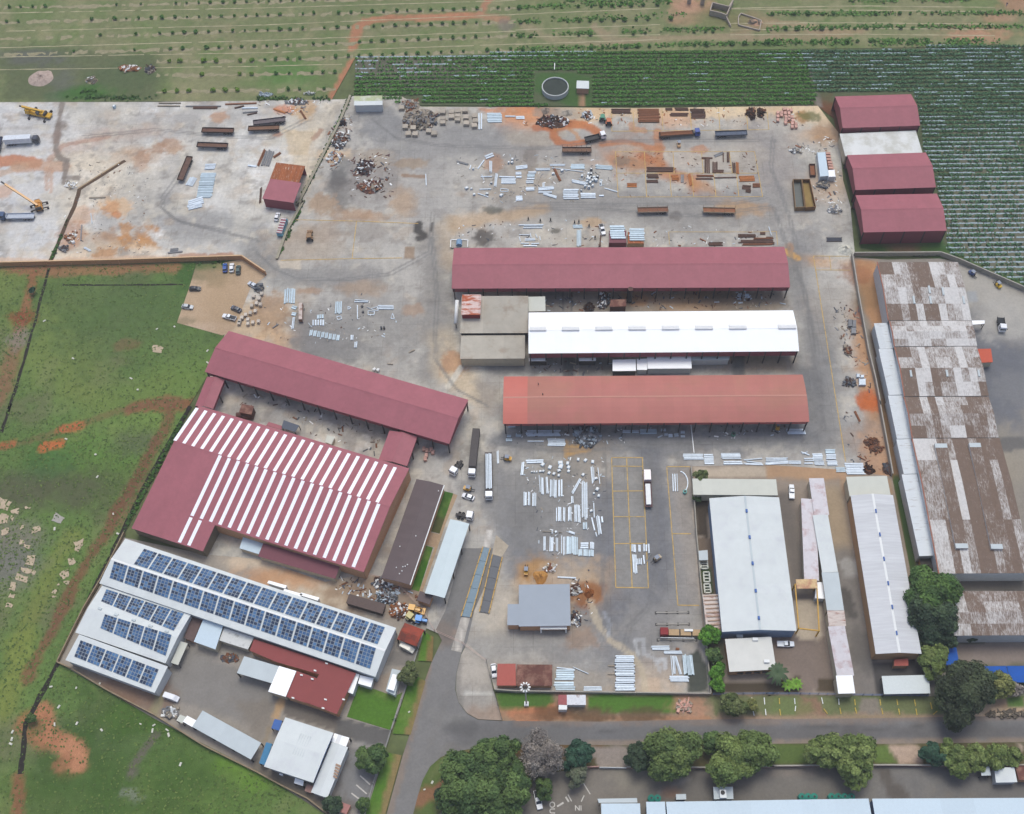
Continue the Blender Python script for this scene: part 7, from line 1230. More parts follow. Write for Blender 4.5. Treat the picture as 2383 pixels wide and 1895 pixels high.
# pallets of blocks: each block course is a part
def pallet(lab, t, x, y, w, h, m, hh=1.1, group='block pallets', name='block_pallet'):
    P = WL(L(t,x-w/2,y-h/2, x+w/2,y-h/2, x+w/2,y+h/2, x-w/2,y+h/2), ZY+hh); c = sum(P, Vector())/4; lx = (P[1]-P[0]).length; ly = (P[2]-P[1]).length; rt = thing(name, lab, 'pallet', (c.x,c.y,ZY), random.uniform(-.08,.08), group)
    bx(rt, 'base', (0,0,.08), (lx,ly,.14), timber)
    for k in range(3): bx(rt, 'course', (random.uniform(-.05,.05),0,.17+hh*(k+.5)/3), (lx*.95,ly*.93,hh/3-.02), m)
blk = mat('grey_blocks', C(178,166,150), var=.15, rnd=.12)
for x, y in ((1537,925),(1537,985),(1537,1012),(1608,925),(1608,965),(1662,920),(1662,962),(1662,988),(1730,970),(1733,1020),(1720,912),(1800,960),(1810,1000),(1800,1040),(1195,890),(1250,1107),(1308,1110),(1465,1105),(1225,1050),(1290,1060),(1420,1085)): pallet('grey concrete block pallet near the rubble heap', 'b', x, y, 46, 34, blk)
pbk = mat('pale_bricks', C(196,184,170), var=.12, rnd=.15)
bk = mat('pink_bricks', C(206,160,144), var=.12, rnd=.12)
for x, y in ((150,905),(180,910),(208,915),(98,935),(128,935),(158,940),(190,940),(98,965),(128,955),(165,970),(195,970),(215,970),(98,995),(165,995),(190,985),(222,1000),(162,1018),(218,1025),(248,1030),(218,1052),(248,1050)): pallet('small pink brick pallet in the corner below the crop field', 'd', x, y, 24, 24, bk, .9, 'pink brick pallets')
for x, y in ((515,1275),(518,1300),(522,1325),(530,1350),(535,1372),(540,1395)): pallet('red and white pallet in the column beside the white container', 'd', x, y, 40, 18, bk, 1.2, 'pallets beside the white container')
for x, y in ((2010,960),(2040,935),(2060,975),(2080,920),(2120,905),(1990,990),(2060,1010),(1985,1005),(2100,1000),(2090,860),(2130,840),(2105,780)): pallet('pale brick pallet beside the gravel lot wall', 'e', x, y, 26, 26, pbk, 1.0, 'pallets beside the gravel lot')
for x, y in ((10,800),(20,850),(5,990),(30,760)): pallet('pale brick pallet beside the gravel lot wall', 'f', x, y, 26, 26, pbk, 1.0, 'pallets beside the gravel lot')
for x, y, in ((1380,372),(1405,385),(1440,380),(1400,425),(1390,455),(1455,400)): pallet('pinkish pallet under the slanting shed corner', 'j', x, y, 26, 34, bk, .9, 'pallets by the slanting shed')
# galvanised cubes and drums
cubem = mat('galv_cube', C(188,200,210), rough=.5, var=.14, rnd=.25, metal=.15); dkc = mat('dark_drum', C(80,84,92), var=.15, rnd=.2)
def cube(lab, t, x, y, s, m, hh=1.0, group='galvanised tanks', name='steel_tank', cat='tank', cyl=False):
    p = W(L(t,x,y)[0], ZY+hh/2); sz = s/ZF/7.6; rt = thing(name, lab, cat, (p.x,p.y,ZY), random.uniform(0,1.5), group)
    if cyl: mb = MB(); mb.cyl((0,0,0),(0,0,hh),sz/2,n=12); link('shell', mb.mesh('shell', m), rt); mb = MB(); mb.cyl((0,0,hh),(0,0,hh+.08),sz*.3,n=10); link('lid', mb.mesh('lid', M_steel), rt)
    else: bx(rt, 'shell', (0,0,hh/2), (sz,sz*.8,hh), m); bx(rt, 'lid', (0,0,hh+.04), (sz*.7,sz*.55,.08), M_frame)
for x, y in ((628,1410),(605,1445),(628,1445),(600,1465),(625,1472),(650,1478),(680,1472),(612,1490),(640,1500),(668,1500),(595,1508),(620,1520),(590,1530),(640,1545),(578,1550),(608,1558),(600,1480),(655,1490)): cube('galvanised cube tank in the loose heap of tanks', 'c', x, y, random.uniform(22,32), cubem if random.random() < .8 else dkc, random.uniform(.7,1.3))
for t, x, y, s in (('b',1735,1565,34),('b',1775,1570,20),('b',2022,1625,32),('b',1905,1612,30),('b',1798,1617,26),('b',2115,1325,28),('b',2085,1352,24),('b',2112,1352,26),('b',1790,1405,20),('b',1940,1522,18),('c',312,1445,28),('c',385,1418,30),('c',552,1462,24),('c',705,1520,22),('c',545,1585,16)): cube('scattered galvanised fitting among the upper stock', t, x, y, s, cubem, .8, 'scattered fittings in the upper stock', 'steel_fitting', 'fitting')
for t, x, y, s in (('f',1026,1048,20),('f',1050,1048,20)): cube('silver drum standing in a pair on the middle yard', t, x, y, s, dkc, 1.2, 'silver drum pair', 'drum', 'drum', True)
for t, x, y, s in (('f',866,870,24),('f',874,915,22)): cube('dark round drum by the thin white pipes', t, x, y, s, dkc, .6, 'dark drums', 'drum', 'drum', True)
for t, x, y, s in (('f',968,1395,28),('f',1000,1400,28)): cube('white box tank beside the slanting shed ridge', t, x, y, s, M_frame, 1.1, 'white box tanks', 'box_tank', 'tank')
for t, x, y, s in (('k',285,528,34),('k',372,490,40),('k',375,520,44),('k',432,495,32),('k',440,528,30),('k',440,560,26),('k',360,555,32),('k',520,463,28),('k',580,470,30),('k',225,505,34),('k',205,562,22),('k',230,560,22),('k',135,566,16),('k',155,566,16),('k',175,566,16),('k',278,575,26),('k',318,582,28),('k',358,596,24),('k',560,590,28),('k',668,620,26),('k',678,710,34),('k',650,745,18),('k',690,765,24),('k',628,890,24),('k',640,482,30)): cube('loose galvanised fitting in the lower stock', t, x, y, s, cubem, .6, 'loose fittings in the lower stock', 'steel_fitting', 'fitting')
cube('turquoise drum beside the bent galvanised arch', 'k', 1406, 733, 36, mat('turquoise', C(120,184,176), var=.06), 1.0, None, 'drum', 'drum', True); cube('green drum under the orange shed eave', 'k', 1810, 255, 40, mat('sea_green', C(96,140,120), var=.1), 1.0, None, 'drum', 'drum', True); cube('pale blue box on the western slabs by the top wall', 'a', 950, 888, 32, mat('pale_blue_box', C(176,196,210), var=.05), 1.2, None, 'box', 'box')
# bent arch
p = W(L('k',1365,650)[0], ZY+.2); rt = thing('bent_frame', 'bent galvanised arch lying by the yellow bay line', 'frame', (p.x,p.y,ZY)); mb = MB()
for k in range(10):
    a0, a1 = -1.2+.26*k, -1.2+.26*(k+1); mb.bar(p+Vector((math.cos(a0)*2.6,math.sin(a0)*4,0)), p+Vector((math.cos(a1)*2.6,math.sin(a1)*4,0)), .3, .3)
mb.build('arc', galv, rt)
for k in range(3): mb = MB(); mb.bar(p+Vector((-2.4+.7*k,-3.4,0)), p+Vector((-2.2+.7*k,3.0,0)), .3, .25); mb.build('chord', galv, rt)
# galvanised frames
def hframe(lab, t, pts, group='galvanised frames', m=galv):
    P = WL(L(t,*pts), ZY+.15); rt = thing('steel_trestle', lab, 'frame', (P[0].x,P[0].y,ZY), 0, group)
    for a, b in zip(P, P[1:]+P[:1]): mb = MB(); mb.bar(a, b, .22, .22); mb.build('member', m, rt)
hframe('thin white zigzag frame on the middle yard','f',(905,875, 960,900, 1000,905, 995,870, 940,890)); hframe('thin white open box frame below the zigzag frame','f',(918,905, 970,912, 965,938, 915,938)); hframe('small white A-frame near the silver drums','f',(1120,925, 1135,970, 1105,970)); hframe('small square white frame on the middle yard','f',(655,955, 690,950, 698,972, 665,982)); hframe('white chevron frame on the middle yard','f',(748,870, 775,880, 750,895)); hframe('small white frame at the upper stock','b',(2018,1568, 2080,1575, 2080,1592, 2015,1592)); hframe('white T frame by the tank heap','c',(700,1495, 715,1495, 712,1545, 700,1545))
# blue pump rack at the shed corner
p = W(L('f',1675,360)[0], ZY); rt = thing('tank_rack', 'white rack with blue tank at the corner of the long shed', 'rack', tuple(p)); mb = MB(); mb.cyl(p+Vector((0,-1.2,1.2)), p+Vector((0,1.2,1.2)), 1.1, n=12); mb.build('tank', mat('dull_blue', C(130,160,190), var=.06), rt)
for s in (-1,1):
    mb = MB(); mb.bar(p+Vector((s*3.2,-1.8,1.0)), p+Vector((s*3.2,1.8,1.0)), .3, .3); mb.build('side_rail', M_frame, rt)
mb = MB(); mb.bar(p+Vector((-3.2,1.8,1.0)), p+Vector((3.2,1.8,1.0)), .3, .3); mb.build('back_rail', M_frame, rt); mb = MB(); mb.box(p+Vector((0,0,.35)),(6,3.4,.5)); mb.build('base', M_conc, rt)
# barrier posts north of the long shed
for x, y in ((105,135),(205,150),(290,145),(490,165),(525,158),(610,195),(660,290)):
    p = W(L('g',x,y+14)[0], ZY); rt = thing('barrier_post', 'dark stubby post in the row north of the long shed', 'post', tuple(p), 0, 'barrier posts'); mb = MB(); mb.cyl(p, p+Vector((0,0,1.6)), .28, .2, n=8); mb.build('shaft', M_steel, rt); mb = MB(); mb.cyl(p, p+Vector((0,0,.25)), .6, n=10); mb.build('foot', M_conc, rt)
p = W(L('g',698,372)[0], ZY); q = W(L('g',708,282)[0], ZY); rt = thing('steel_pole', 'dark pole lying behind the white pickup', 'pole', tuple(p)); mb = MB(); mb.cyl(p+Vector((0,0,.25)), q+Vector((0,0,.25)), .25, n=8); mb.build('shaft', rustd, rt); mb = MB(); mb.box(p+Vector((0,0,.3)),(.8,.3,.6)); mb.build('base_plate', rustd, rt)
# heaps of scrap
def heap(name, lab, cat, t, x, y, rx, ry, cols, n=90, hh=1.6, base=C(120,104,90), bits=1.0, bname='scrap', group=None):
    c = W(L(t,x,y)[0], ZY); rx = rx/ZF/6.5; ry = ry/ZF/5.6; rt = thing(name, lab, cat, tuple(c), 0, group); mb = MB(); nr, na = 7, 22; ring = []
    sd = random.random()*100
    for i in range(nr+1):
        f = i/nr; row = []
        for k in range(na):
            a = 2*math.pi*k/na; w = .75+.5*float(vnoise(np.array([math.cos(a)*1.5+sd+9]), np.array([math.sin(a)*1.5+sd]))[0]); h = hh*(1-f**1.5)*(.6+.8*float(vnoise(np.array([f*3+math.cos(a)*2+sd]), np.array([math.sin(a)*2+sd]))[0]))
            row.append(c+Vector((math.cos(a)*rx*f*w, math.sin(a)*ry*f*w, h if i < nr else -.02)))
        ring.append(row)
    for i in range(nr):
        for k in range(na): mb.poly([ring[i][k], ring[i+1][k], ring[i+1][(k+1) % na], ring[i][(k+1) % na]])
    mb.build('mound', mat('mound_%d' % int(sum(base)*1e5), base, rough=.95, var=.25, scale=.9), rt)
    mbs = {k: MB() for k in cols}
    for _ in range(n):
        a, r = random.uniform(0, 2*math.pi), math.sqrt(random.random()); p = c+Vector((math.cos(a)*rx*r*.95, math.sin(a)*ry*r*.95, hh*(1-r**1.5)*.9+.1)); k = random.choice(cols); s = bits*random.uniform(.4,1.3)
        M_ = Matrix.Rotation(random.uniform(0,6.28),3,'Z') @ Matrix.Rotation(random.uniform(-.7,.7),3,'X') @ Matrix.Rotation(random.uniform(-.6,.6),3,'Y')
        if random.random() < .75: mbs[k].box(p, (s*random.uniform(.8,2.6), s*random.uniform(.3,.9), s*random.uniform(.15,.6)), M=M_)
        else:
            d = M_ @ Vector((s,0,0)); mbs[k].cyl(p-d*.6, p+d*.6, .22*s, n=6)
    for k in cols:
        if mbs[k].v: o = mbs[k].build(bname, {'r':rustb,'d':rustd,'g':cubem,'m':steelg,'t':timber,'o':rusto,'k':dkc,'w':M_frame,'p':bk,'l':MATS.get('maroon_scrap') or mat('maroon_scrap', C(92,58,58), var=.2),'u':blk}[k], rt); o['kind'] = 'stuff'
heap('rubble_heap','big heap of broken concrete and timber below the crop field','heap','b',1350,1000,170,120,'ttumdk',190,2.0,C(146,134,120),1.1); heap('rubble_heap','smaller rubble heap touching the crop field edge','heap','b',1270,880,80,75,'tumr',80,1.6,C(150,138,122)); heap('scrap_heap','dark scrap heap bleeding rust into the lane','heap','c',310,1015,160,62,'ddlrkw',230,1.8,C(96,74,62)); heap('gravel_heap','grey gravel heap beside the rusty scrap','heap','c',250,925,45,40,'uu',10,1.4,C(166,148,132),.4,'stone'); heap('gravel_heap','pale gravel heap between scrap and drums','heap','c',425,940,55,40,'uu',10,1.2,C(178,166,150),.4,'stone')
heap('scrap_heap','small heap of white drums and scrap by the boundary','heap','c',595,965,50,45,'wgdr',40,1.2,C(130,110,96)); heap('scrap_heap','dark maroon scrap heap near the oil stain','heap','b',890,1395,75,80,'lldkw',120,1.8,C(92,76,72)); heap('scrap_heap','reddish scrap heap with white scraps below the maroon one','heap','b',935,1555,110,62,'lrdwt',170,1.8,C(120,84,72)); heap('scrap_heap','pile of discarded machinery along the diagonal kerb wall','heap','b',680,1180,62,95,'kdwmr',110,1.5,C(112,104,98)); heap('scrap_heap','scattered rusty scrap at the foot of the diagonal wall','heap','b',640,1310,75,60,'rwtg',50,.7,C(190,160,130)); heap('scrap_heap','dark tyres and scrap beside the diagonal wall','heap','b',705,1025,28,30,'kkd',30,1.2,C(80,74,72))
heap('scrap_heap','low rusty scrap around a white trough in the grass','heap','a',1080,570,110,40,'rtwo',70,.8,C(150,112,88)); heap('scrap_heap','scattered pale rubble in the grass left of the trough','heap','a',760,670,60,40,'ttw',30,.5,C(150,140,112)); heap('scrap_heap','dark junk at the end of the trough','heap','a',1250,580,50,50,'kdt',40,.9,C(96,86,76)); heap('gravel_heap','square pale pinkish gravel heap in the planted field','heap','a',338,650,112,100,'pp',4,1.1,C(178,158,146),.3,'stone'); heap('scrap_heap','galvanised scrap heap below the orange shed','heap','k',592,268,100,92,'gmmk',210,1.6,C(132,132,136),1.0); heap('sand_heap','orange sand heap behind the grey office','heap','k',205,1445,52,50,'oo',6,1.6,C(186,136,74),.3,'clod'); heap('sand_heap','dark brown soil heap east of the grey office','heap','k',605,1575,38,36,'rr',6,1.3,C(140,84,42),.3,'clod'); heap('gravel_heap','white gravel heap at the boundary wall corner','heap','h',660,400,65,50,'ww',4,1.4,C(206,202,188),.2,'stone')
heap('scrap_heap','dark machine parts between the long sheds left of the boiler','heap','g',610,880,45,32,'ddk',60,1.2,C(90,78,70)); heap('scrap_heap','dark parts touching the boiler house','heap','g',720,850,45,40,'dkw',50,1.2,C(96,84,74)); heap('scrap_heap','tangled parts under the long shed eave','heap','g',740,780,40,22,'dkw',30,.9,C(110,92,76)); heap('scrap_heap','pale and dark parts at the east end between sheds','heap','g',1890,790,60,30,'gtd',50,1.0,C(116,100,84)); heap('scrap_heap','rusty offcuts along the east lane wall','heap','l',870,320,60,30,'rrd',60,.8,C(150,116,92)); heap('scrap_heap','brown offcuts below the rusty ones on the lane','heap','l',910,370,50,35,'rd',50,.7,C(150,120,96)); heap('scrap_heap','rust brown bars beside the galvanised stacks','heap','l',855,552,35,34,'ddr',60,.8,C(110,80,70)); heap('scrap_heap','dark debris in the lane corner by the canopy','heap','l',1000,540,25,40,'dk',36,.8,C(110,92,80))
heap('scrap_heap','bins of mixed metal scrap behind the brown block','heap','j',1060,1480,95,38,'kdwm',110,1.2,C(96,88,82)); heap('scrap_heap','turquoise flecked scrap beside the bin shelter','heap','j',1070,1610,75,50,'kgmd',120,1.4,C(96,92,84)); heap('scrap_heap','rusty mixed scrap near the yellow loader','heap','n',1175,25,70,50,'rodw',110,1.3,C(130,96,76)); heap('scrap_heap','junk beside the grey office wall','heap','o',500,95,35,50,'wdkt',60,1.0,C(150,134,118)); heap('scrap_heap','wooden offcuts near the sand heap','heap','k',290,1360,45,30,'twr',36,.8,C(176,154,128)); heap('scrap_heap','white plastic scrap by the grey office corner','heap','k',500,1550,35,35,'wwd',30,.9,C(150,140,128)); heap('scrap_heap','pile of stones and junk by the gravel lot','heap','f',15,720,32,42,'tmk',50,1.2,C(140,128,116)); heap('scrap_heap','rusty chunks stacked along the boundary, western pile','heap','c',1955,950,42,60,'ddr',90,1.2,C(104,74,60)); heap('scrap_heap','rusty chunks stacked along the boundary, narrow eastern pile','heap','c',2035,940,30,50,'ddr',60,1.2,C(104,74,60))
heap('scrap_heap','grey junk before the maroon hall corner','heap','d',470,1540,60,34,'mtk',50,.8,C(150,140,128)); heap('scrap_heap','dusty junk below the grey junk by the hall','heap','h',570,70,60,40,'mtw',60,.8,C(176,160,144)); heap('scrap_heap','jumbled pale posts before the white container','heap','d',250,1260,60,18,'tmw',40,.6,C(180,168,152)); heap('scrap_heap','dark parts along the lane below the crates','heap','h',690,1500,50,45,'dkm',40,.7,C(128,122,116)); heap('scrap_heap','loose brown debris along the lane wall','heap','h',680,1240,30,40,'drt',24,.5,C(140,128,116)); heap('rubble_heap','pile of pale stones behind the ruined house','heap','c',1990,190,70,40,'tt',20,.8,C(190,150,122)); heap('scrap_heap','dark crates and scraps near the meadow wall junction','heap','e',535,390,35,28,'kmd',36,.7,C(120,112,106)); heap('scrap_heap','rusty plates beside the dark crates','heap','e',600,290,50,60,'rwt',30,.4,C(196,160,132)); heap('scrap_heap','broken white boards on the western slab edge','heap','a',590,1545,55,38,'tw',40,.5,C(200,186,164)); heap('scrap_heap','rusty leftovers along the field boundary of the pale slabs','heap','b',330,850,110,22,'rmwd',70,.7,C(170,140,118)); heap('scrap_heap','pale blue tarpaulin and pipes in the boundary grass','heap','b',70,790,65,22,'gg',30,.6,C(150,164,166)); heap('scrap_heap','thin white trestles in the boundary grass','heap','b',430,780,60,22,'ww',14,.6,C(92,104,70))
heap('rubble_heap','broken pale masonry by the verge kiosk','heap','o',1400,815,60,36,'tp',50,.6,C(176,140,116)); heap('rubble_heap','row of pale boulders along the depot verge','heap','p',2000,885,170,16,'tt',60,.6,C(196,176,152)); heap('scrap_heap','furniture and drums by the ice-blue bay','heap','m',1910,415,60,26,'tkr',30,.9,C(112,104,98)); heap('scrap_heap','stored white bags and boxes by the meadow fence','heap','m',1420,865,60,36,'wtm',40,1.1,C(140,136,130))
# slab fragments of old foundations in the meadow
slabm = mat('old_slab', C(190,170,144), rough=.95, var=.2, scale=.8)
def frag(lab, t, pts, group='old slab fragments in the meadow', m=None):
    P = WL(L(t,*pts), .05); c = sum(P, Vector())/len(P); rt = thing('slab_fragment', lab, 'slab', (c.x,c.y,ZF1), 0, group)
    Q = []
    for a, b in zip(P, P[1:]+P[:1]):
        for k in range(3): q = a.lerp(b, k/3)+Vector((random.uniform(-.3,.3),random.uniform(-.3,.3),0)); Q.append((q.x,q.y))
    mb = MB(); mb.prism(Q, -.05, .16); mb.build('plate', m or slabm, rt)
for q in ((0,780, 55,800, 40,880, 0,870),(70,810, 100,815, 60,885, 40,880),(0,910, 70,930, 60,990, 0,1000),(90,885, 160,865, 150,915, 95,905),(95,930, 120,930, 110,980, 85,970),(265,1030, 330,1010, 335,1055, 270,1075),(160,1130, 200,1125, 205,1160, 165,1170),(200,1165, 250,1180, 240,1200, 195,1195),(215,850, 250,860, 240,875, 210,868),(165,1020, 200,1010, 195,1035, 165,1045),(10,1050, 70,1030, 80,1060, 20,1100),(180,1360, 270,1380, 240,1420, 180,1400),(140,1410, 240,1440, 220,1490, 130,1460),(100,1480, 140,1490, 120,1560, 80,1540),(80,1580, 130,1590, 120,1620, 70,1610),(50,1650, 110,1665, 90,1690, 45,1685),(270,1390, 295,1390, 285,1425, 265,1420)): frag('weathered pale slab fragment among the old foundations', 'i', q)
frag('whole tan floor slab below the old foundations','i',(230,1255, 295,1265, 270,1345, 205,1330)); frag('square grey slab in the meadow beside the foundations','i',(465,905, 535,945, 500,1000, 430,965), m=M_conc); frag('square tan manhole slab in the middle of the meadow','e',(1272,1190, 1358,1208, 1338,1262, 1260,1240))
for q in ((615,1150, 690,1120, 690,1170, 650,1230, 620,1215),(570,1285, 620,1280, 625,1330, 575,1345, 560,1310),(510,1390, 560,1380, 575,1440, 520,1460, 500,1420),(525,1475, 575,1475, 570,1505, 535,1500),(435,1545, 475,1545, 470,1575, 435,1570),(480,1495, 492,1480, 488,1510, 470,1505),(425,1600, 450,1590, 470,1600, 440,1615)): frag('rough pale boulder slab beside the red meadow track', 'i', q, 'boulder slabs by the track')
# ================================================================== VEGETATION
def leafmat(name, col, k=.25):
    if name in MATS: return MATS[name]
    m = mat(name, attr='leaf', rough=.7, var=.15, scale=.8, spec=.15); return m
LM = leafmat('foliage', None)
def quads(C0, S, N, rng, tilt=.9):
    """leaf clumps: centres, sizes -> vertices of randomly turned quads"""
    n = len(C0); a = rng.rand(n)*6.283; nz = N+rng.randn(n,3)*tilt*.6; nz /= np.linalg.norm(nz, axis=1)[:,None]+1e-9
    t = np.stack([np.cos(a), np.sin(a), rng.rand(n)*.6-.3], 1); t -= nz*(t*nz).sum(1)[:,None]; t /= np.linalg.norm(t, axis=1)[:,None]+1e-9; b = np.cross(nz, t)
    s = S[:,None]; return np.stack([C0-t*s-b*s*.7, C0+t*s*1.1-b*s*.5, C0+t*s*.8+b*s*.8, C0-t*s*.9+b*s*.6], 1)
def leafmesh(name, V, colr, m=None):
    n = len(V); me = bpy.data.meshes.new(name); me.vertices.add(n*4); me.vertices.foreach_set('co', V.reshape(-1).astype(np.float32)); me.loops.add(n*4); me.loops.foreach_set('vertex_index', np.arange(n*4, dtype=np.int32)); me.polygons.add(n); me.polygons.foreach_set('loop_start', np.arange(0, n*4, 4, dtype=np.int32)); me.polygons.foreach_set('loop_total', np.full(n, 4, dtype=np.int32)); me.update(calc_edges=True)
    at = me.color_attributes.new('leaf', 'FLOAT_COLOR', 'POINT'); c = np.repeat(np.concatenate([colr, np.ones((n,1))], 1), 4, 0); at.data.foreach_set('color', c.astype(np.float32).ravel()); me.materials.append(m or LM); return me
RG = np.random.RandomState(5)
M_bark = mat('bark', C(92,76,62), rough=.95, var=.25, scale=2)
def crown(r, h, cols, dens=1.0, bare=False, rng=RG, leaf=.3):
    nb = int(26+r*8); V = []; K = []; ph = rng.rand(4)*6.28
    cs = []
    for _ in range(nb):
        d = rng.randn(3); d[2] = abs(d[2])*.9-.15; d /= np.linalg.norm(d); q = (.45+.45*rng.rand()**.6); az = math.atan2(d[1],d[0]); q *= .84+.16*math.sin(2*az+ph[0])+.12*math.sin(3*az+ph[1])+.08*math.sin(5*az+ph[2]); cs.append((d*np.array([r,r,h*(.8+.4*rng.rand())])*q, r*(.13+.2*rng.rand()), d))
    for c, rr, d in cs:
        n = int(120*dens*(rr/1.4)**1.6)+30; dd = rng.randn(n,3); dd /= np.linalg.norm(dd, axis=1)[:,None]; dd[:,2] = np.abs(dd[:,2])*1.0-.25*rng.rand(n)
        p = c+dd*rr*(.55+.5*rng.rand(n))[:,None]*np.array([1,1,.8]); nr = dd+d*.4+np.array([0,0,.5]); V.append(quads(p, (leaf*(.7+.7*rng.rand(n)))*(1 if not bare else .6), nr, rng)); base = np.array(cols[rng.randint(len(cols))]); K.append(base[None,:]*(.8+.35*rng.rand())*(.7+.6*rng.rand(n))[:,None])
    return np.concatenate(V), np.concatenate(K)
def tree(lab, t, x, y, rz, cols, group='roadside trees', name='tree', bare=False, hfac=.85, cat='tree', dens=1.0):
    r = rz/ZF/7.2; rr_ = r; r *= 1.1; h = r*hfac; zc = h*.75+1.2; c = W(L(t,x,y)[0], zc); rt = thing(name, lab, cat, (c.x,c.y,ZY), 0, group)
    V, K = crown(r, h, cols, dens*(.55 if bare else 1.0), bare); V[:,:,2] += zc-ZY; link('crown', leafmesh('crown', V, K), rt)
    mb = MB(); tr = max(.12, r*.07); mb.cyl((0,0,-.1),(0,0,zc*.7),tr,tr*.7,n=8)
    nl = 5 if not bare else 22
    for k in range(nl):
        a = 6.28*k/nl+random.random(); e = random.uniform(.5,.85); mb.cyl((0,0,zc*random.uniform(.35,.65)), (math.cos(a)*r*e,math.sin(a)*r*e,zc+h*random.uniform(-.1,.45)), tr*.5, tr*.14, n=6)
    link('trunk', mb.mesh('trunk', M_bark if not bare else mat('grey_bark', C(150,140,132), var=.2)), rt)
    return rt
g1 = [C(84,106,62),C(98,120,68),C(74,96,58)]; g2 = [C(110,126,70),C(124,138,80),C(98,114,64)]; gd = [C(68,84,62),C(78,96,68),C(60,76,58)]; gb = [C(62,92,72),C(54,84,66)]; go = [C(92,104,62),C(104,112,72)]; gy = [C(134,136,82),C(120,126,74)]; gr = [C(146,138,130),C(160,150,140),C(128,120,114)]; gbr = [C(90,136,52),C(106,150,58),C(80,122,46)]
TR = [('round green tree at the corner of the works driveway','n',945,1255,112,g1),('olive green tree overhanging the lawn fence','n',1250,560,80,go),('dark shrub tree by the pink hut','n',625,1640,68,gd),('small green tree by the fence posts','n',880,1640,52,g1),
 ('large green tree at the road bend','n',1965,1235,160,g1),('broad dark tree filling the road corner','n',1740,1500,225,g1),('dark tree behind the broad corner tree','n',1930,1440,165,g1),('low dark tree beside the road shoulder','n',1600,1610,120,gd),('big dark tree over the parking entrance','n',2020,1590,190,g1),
 ('bare grey leafless tree beside the road','o',215,1225,170,gr),('dark blue-green round tree left of the driveway','o',520,1220,112,gb),('greyish shrub tree below the blue-green tree','o',510,1390,78,[C(112,116,96),C(98,106,84)]),('green tree over the grey tree shade','o',0,1400,110,g1),('leafy tree above the parked white car','o',235,1500,72,g1),('olive tree under the bare grey tree','o',60,1460,75,go),
 ('dark tree at the gate side of the big roadside tree','o',1060,1235,118,gd),('big spreading olive-green roadside tree right of the driveway','o',1295,1215,195,[C(100,118,68),C(114,130,74),C(90,108,64)]),('small dark tree left of the twin crowns','o',1640,1110,88,g1),('broad olive roadside tree with twin crowns, left crown','o',1780,1280,170,[C(106,124,70),C(120,136,76)]),('broad olive roadside tree with twin crowns, right crown','o',1970,1200,160,[C(106,124,70),C(96,114,64)]),
 ('yellow-green roadside tree, left of a matching pair','p',510,1205,142,g2),('yellow-green roadside tree, right of a matching pair','p',740,1265,168,g2),('blue-green tree beside the stone driveway','p',1380,1215,98,gb),('yellow-green tree against the south wall','p',1590,1265,125,g2),('small yellow-green tree in the south row','p',1765,1235,85,g2),('pale green tree by the gate office','p',1920,1230,92,g2),('last yellow-green tree by the red shed','p',2035,1240,75,g2),('small tree beside the long grass verge','p',15,1210,70,g2),
 ('bushy green tree at the wash bay corner','o',1605,235,88,gbr),('green hedge tree inside the compound wall','o',1650,400,62,g1),('leafy shrub in the compound corner','o',1672,530,64,gbr),('bright shrub above the compound corner gate','o',1680,640,58,gbr),('olive verge tree by the parking bays','o',1800,810,92,go),('small yellowish verge tree','o',1965,812,44,gy),
 ('grey-green tree at the cream canopy corner','k',1540,605,66,go),('small bush in the dark garden strip','k',1505,780,32,g1),('round dark cauliflower-like tree by the ribbed works','l',1315,1500,135,[C(80,108,58),C(92,122,62)]),('larger round dark tree in front of the ribbed works','l',1375,1610,205,[C(80,108,58),C(72,96,54),C(94,122,64)]),('dark tree mass beside the lower peeling shed','p',1390,90,190,gd),('dark shrub leaning on the ribbed roof','p',1235,300,60,gd),('dark tree between the ribbed roof and blue net','p',1400,240,120,gd),
 ('bright light-green tree by the blue shade net','p',1385,440,118,g2),('very dark broad tree behind the carport','p',1640,680,230,[C(68,78,56),C(78,88,62),C(62,70,52)]),('dark green tree beside the blue net','p',1800,640,130,gd),('yellowish tree at the end of the blue nets','p',1930,650,112,gy),('small grey tree at the edge of the net yard','p',2085,680,56,gr),('small dark shrub under the peeling shed eave','p',1705,240,48,gd),('round bush on the red soil track','e',265,735,28,gb),('low shrub by the wall junction','m',255,920,34,g1)]
for q in TR: tree(q[0],q[1],q[2],q[3],q[4],q[5],bare=(q[5] is gr))
# palm and broad-leaved garden plants
c = W(L('p',95,540)[0], 4.5); rt = thing('palm_tree', 'palm with drooping fronds in front of the flat office', 'palm', (c.x,c.y,ZY)); mb = MB(); mb.cyl((0,0,0),(0,0,4.4),.25,.18,n=8); link('trunk', mb.mesh('trunk', M_bark), rt)
for k in range(14):
    a = 6.28*k/14+random.uniform(-.15,.15); mb = MB(); pr = None
    for s in range(6):
        f = s/5; q = Vector((math.cos(a)*3.6*f, math.sin(a)*3.6*f, 4.5+1.0*math.sin(f*2.3)-1.6*f*f)); w = Vector((-math.sin(a),math.cos(a),0))*(.1+.42*math.sin(math.pi*(f*.85+.1)))
        if pr: mb.poly([pr[0]-pr[1], q-w, q, pr[0]]); mb.poly([pr[0], q, q+w, pr[0]+pr[1]])
        pr = (q, w)
    link('frond', mb.mesh('frond', mat('palm_green', C(74,92,62), rough=.7, var=.15)), rt)
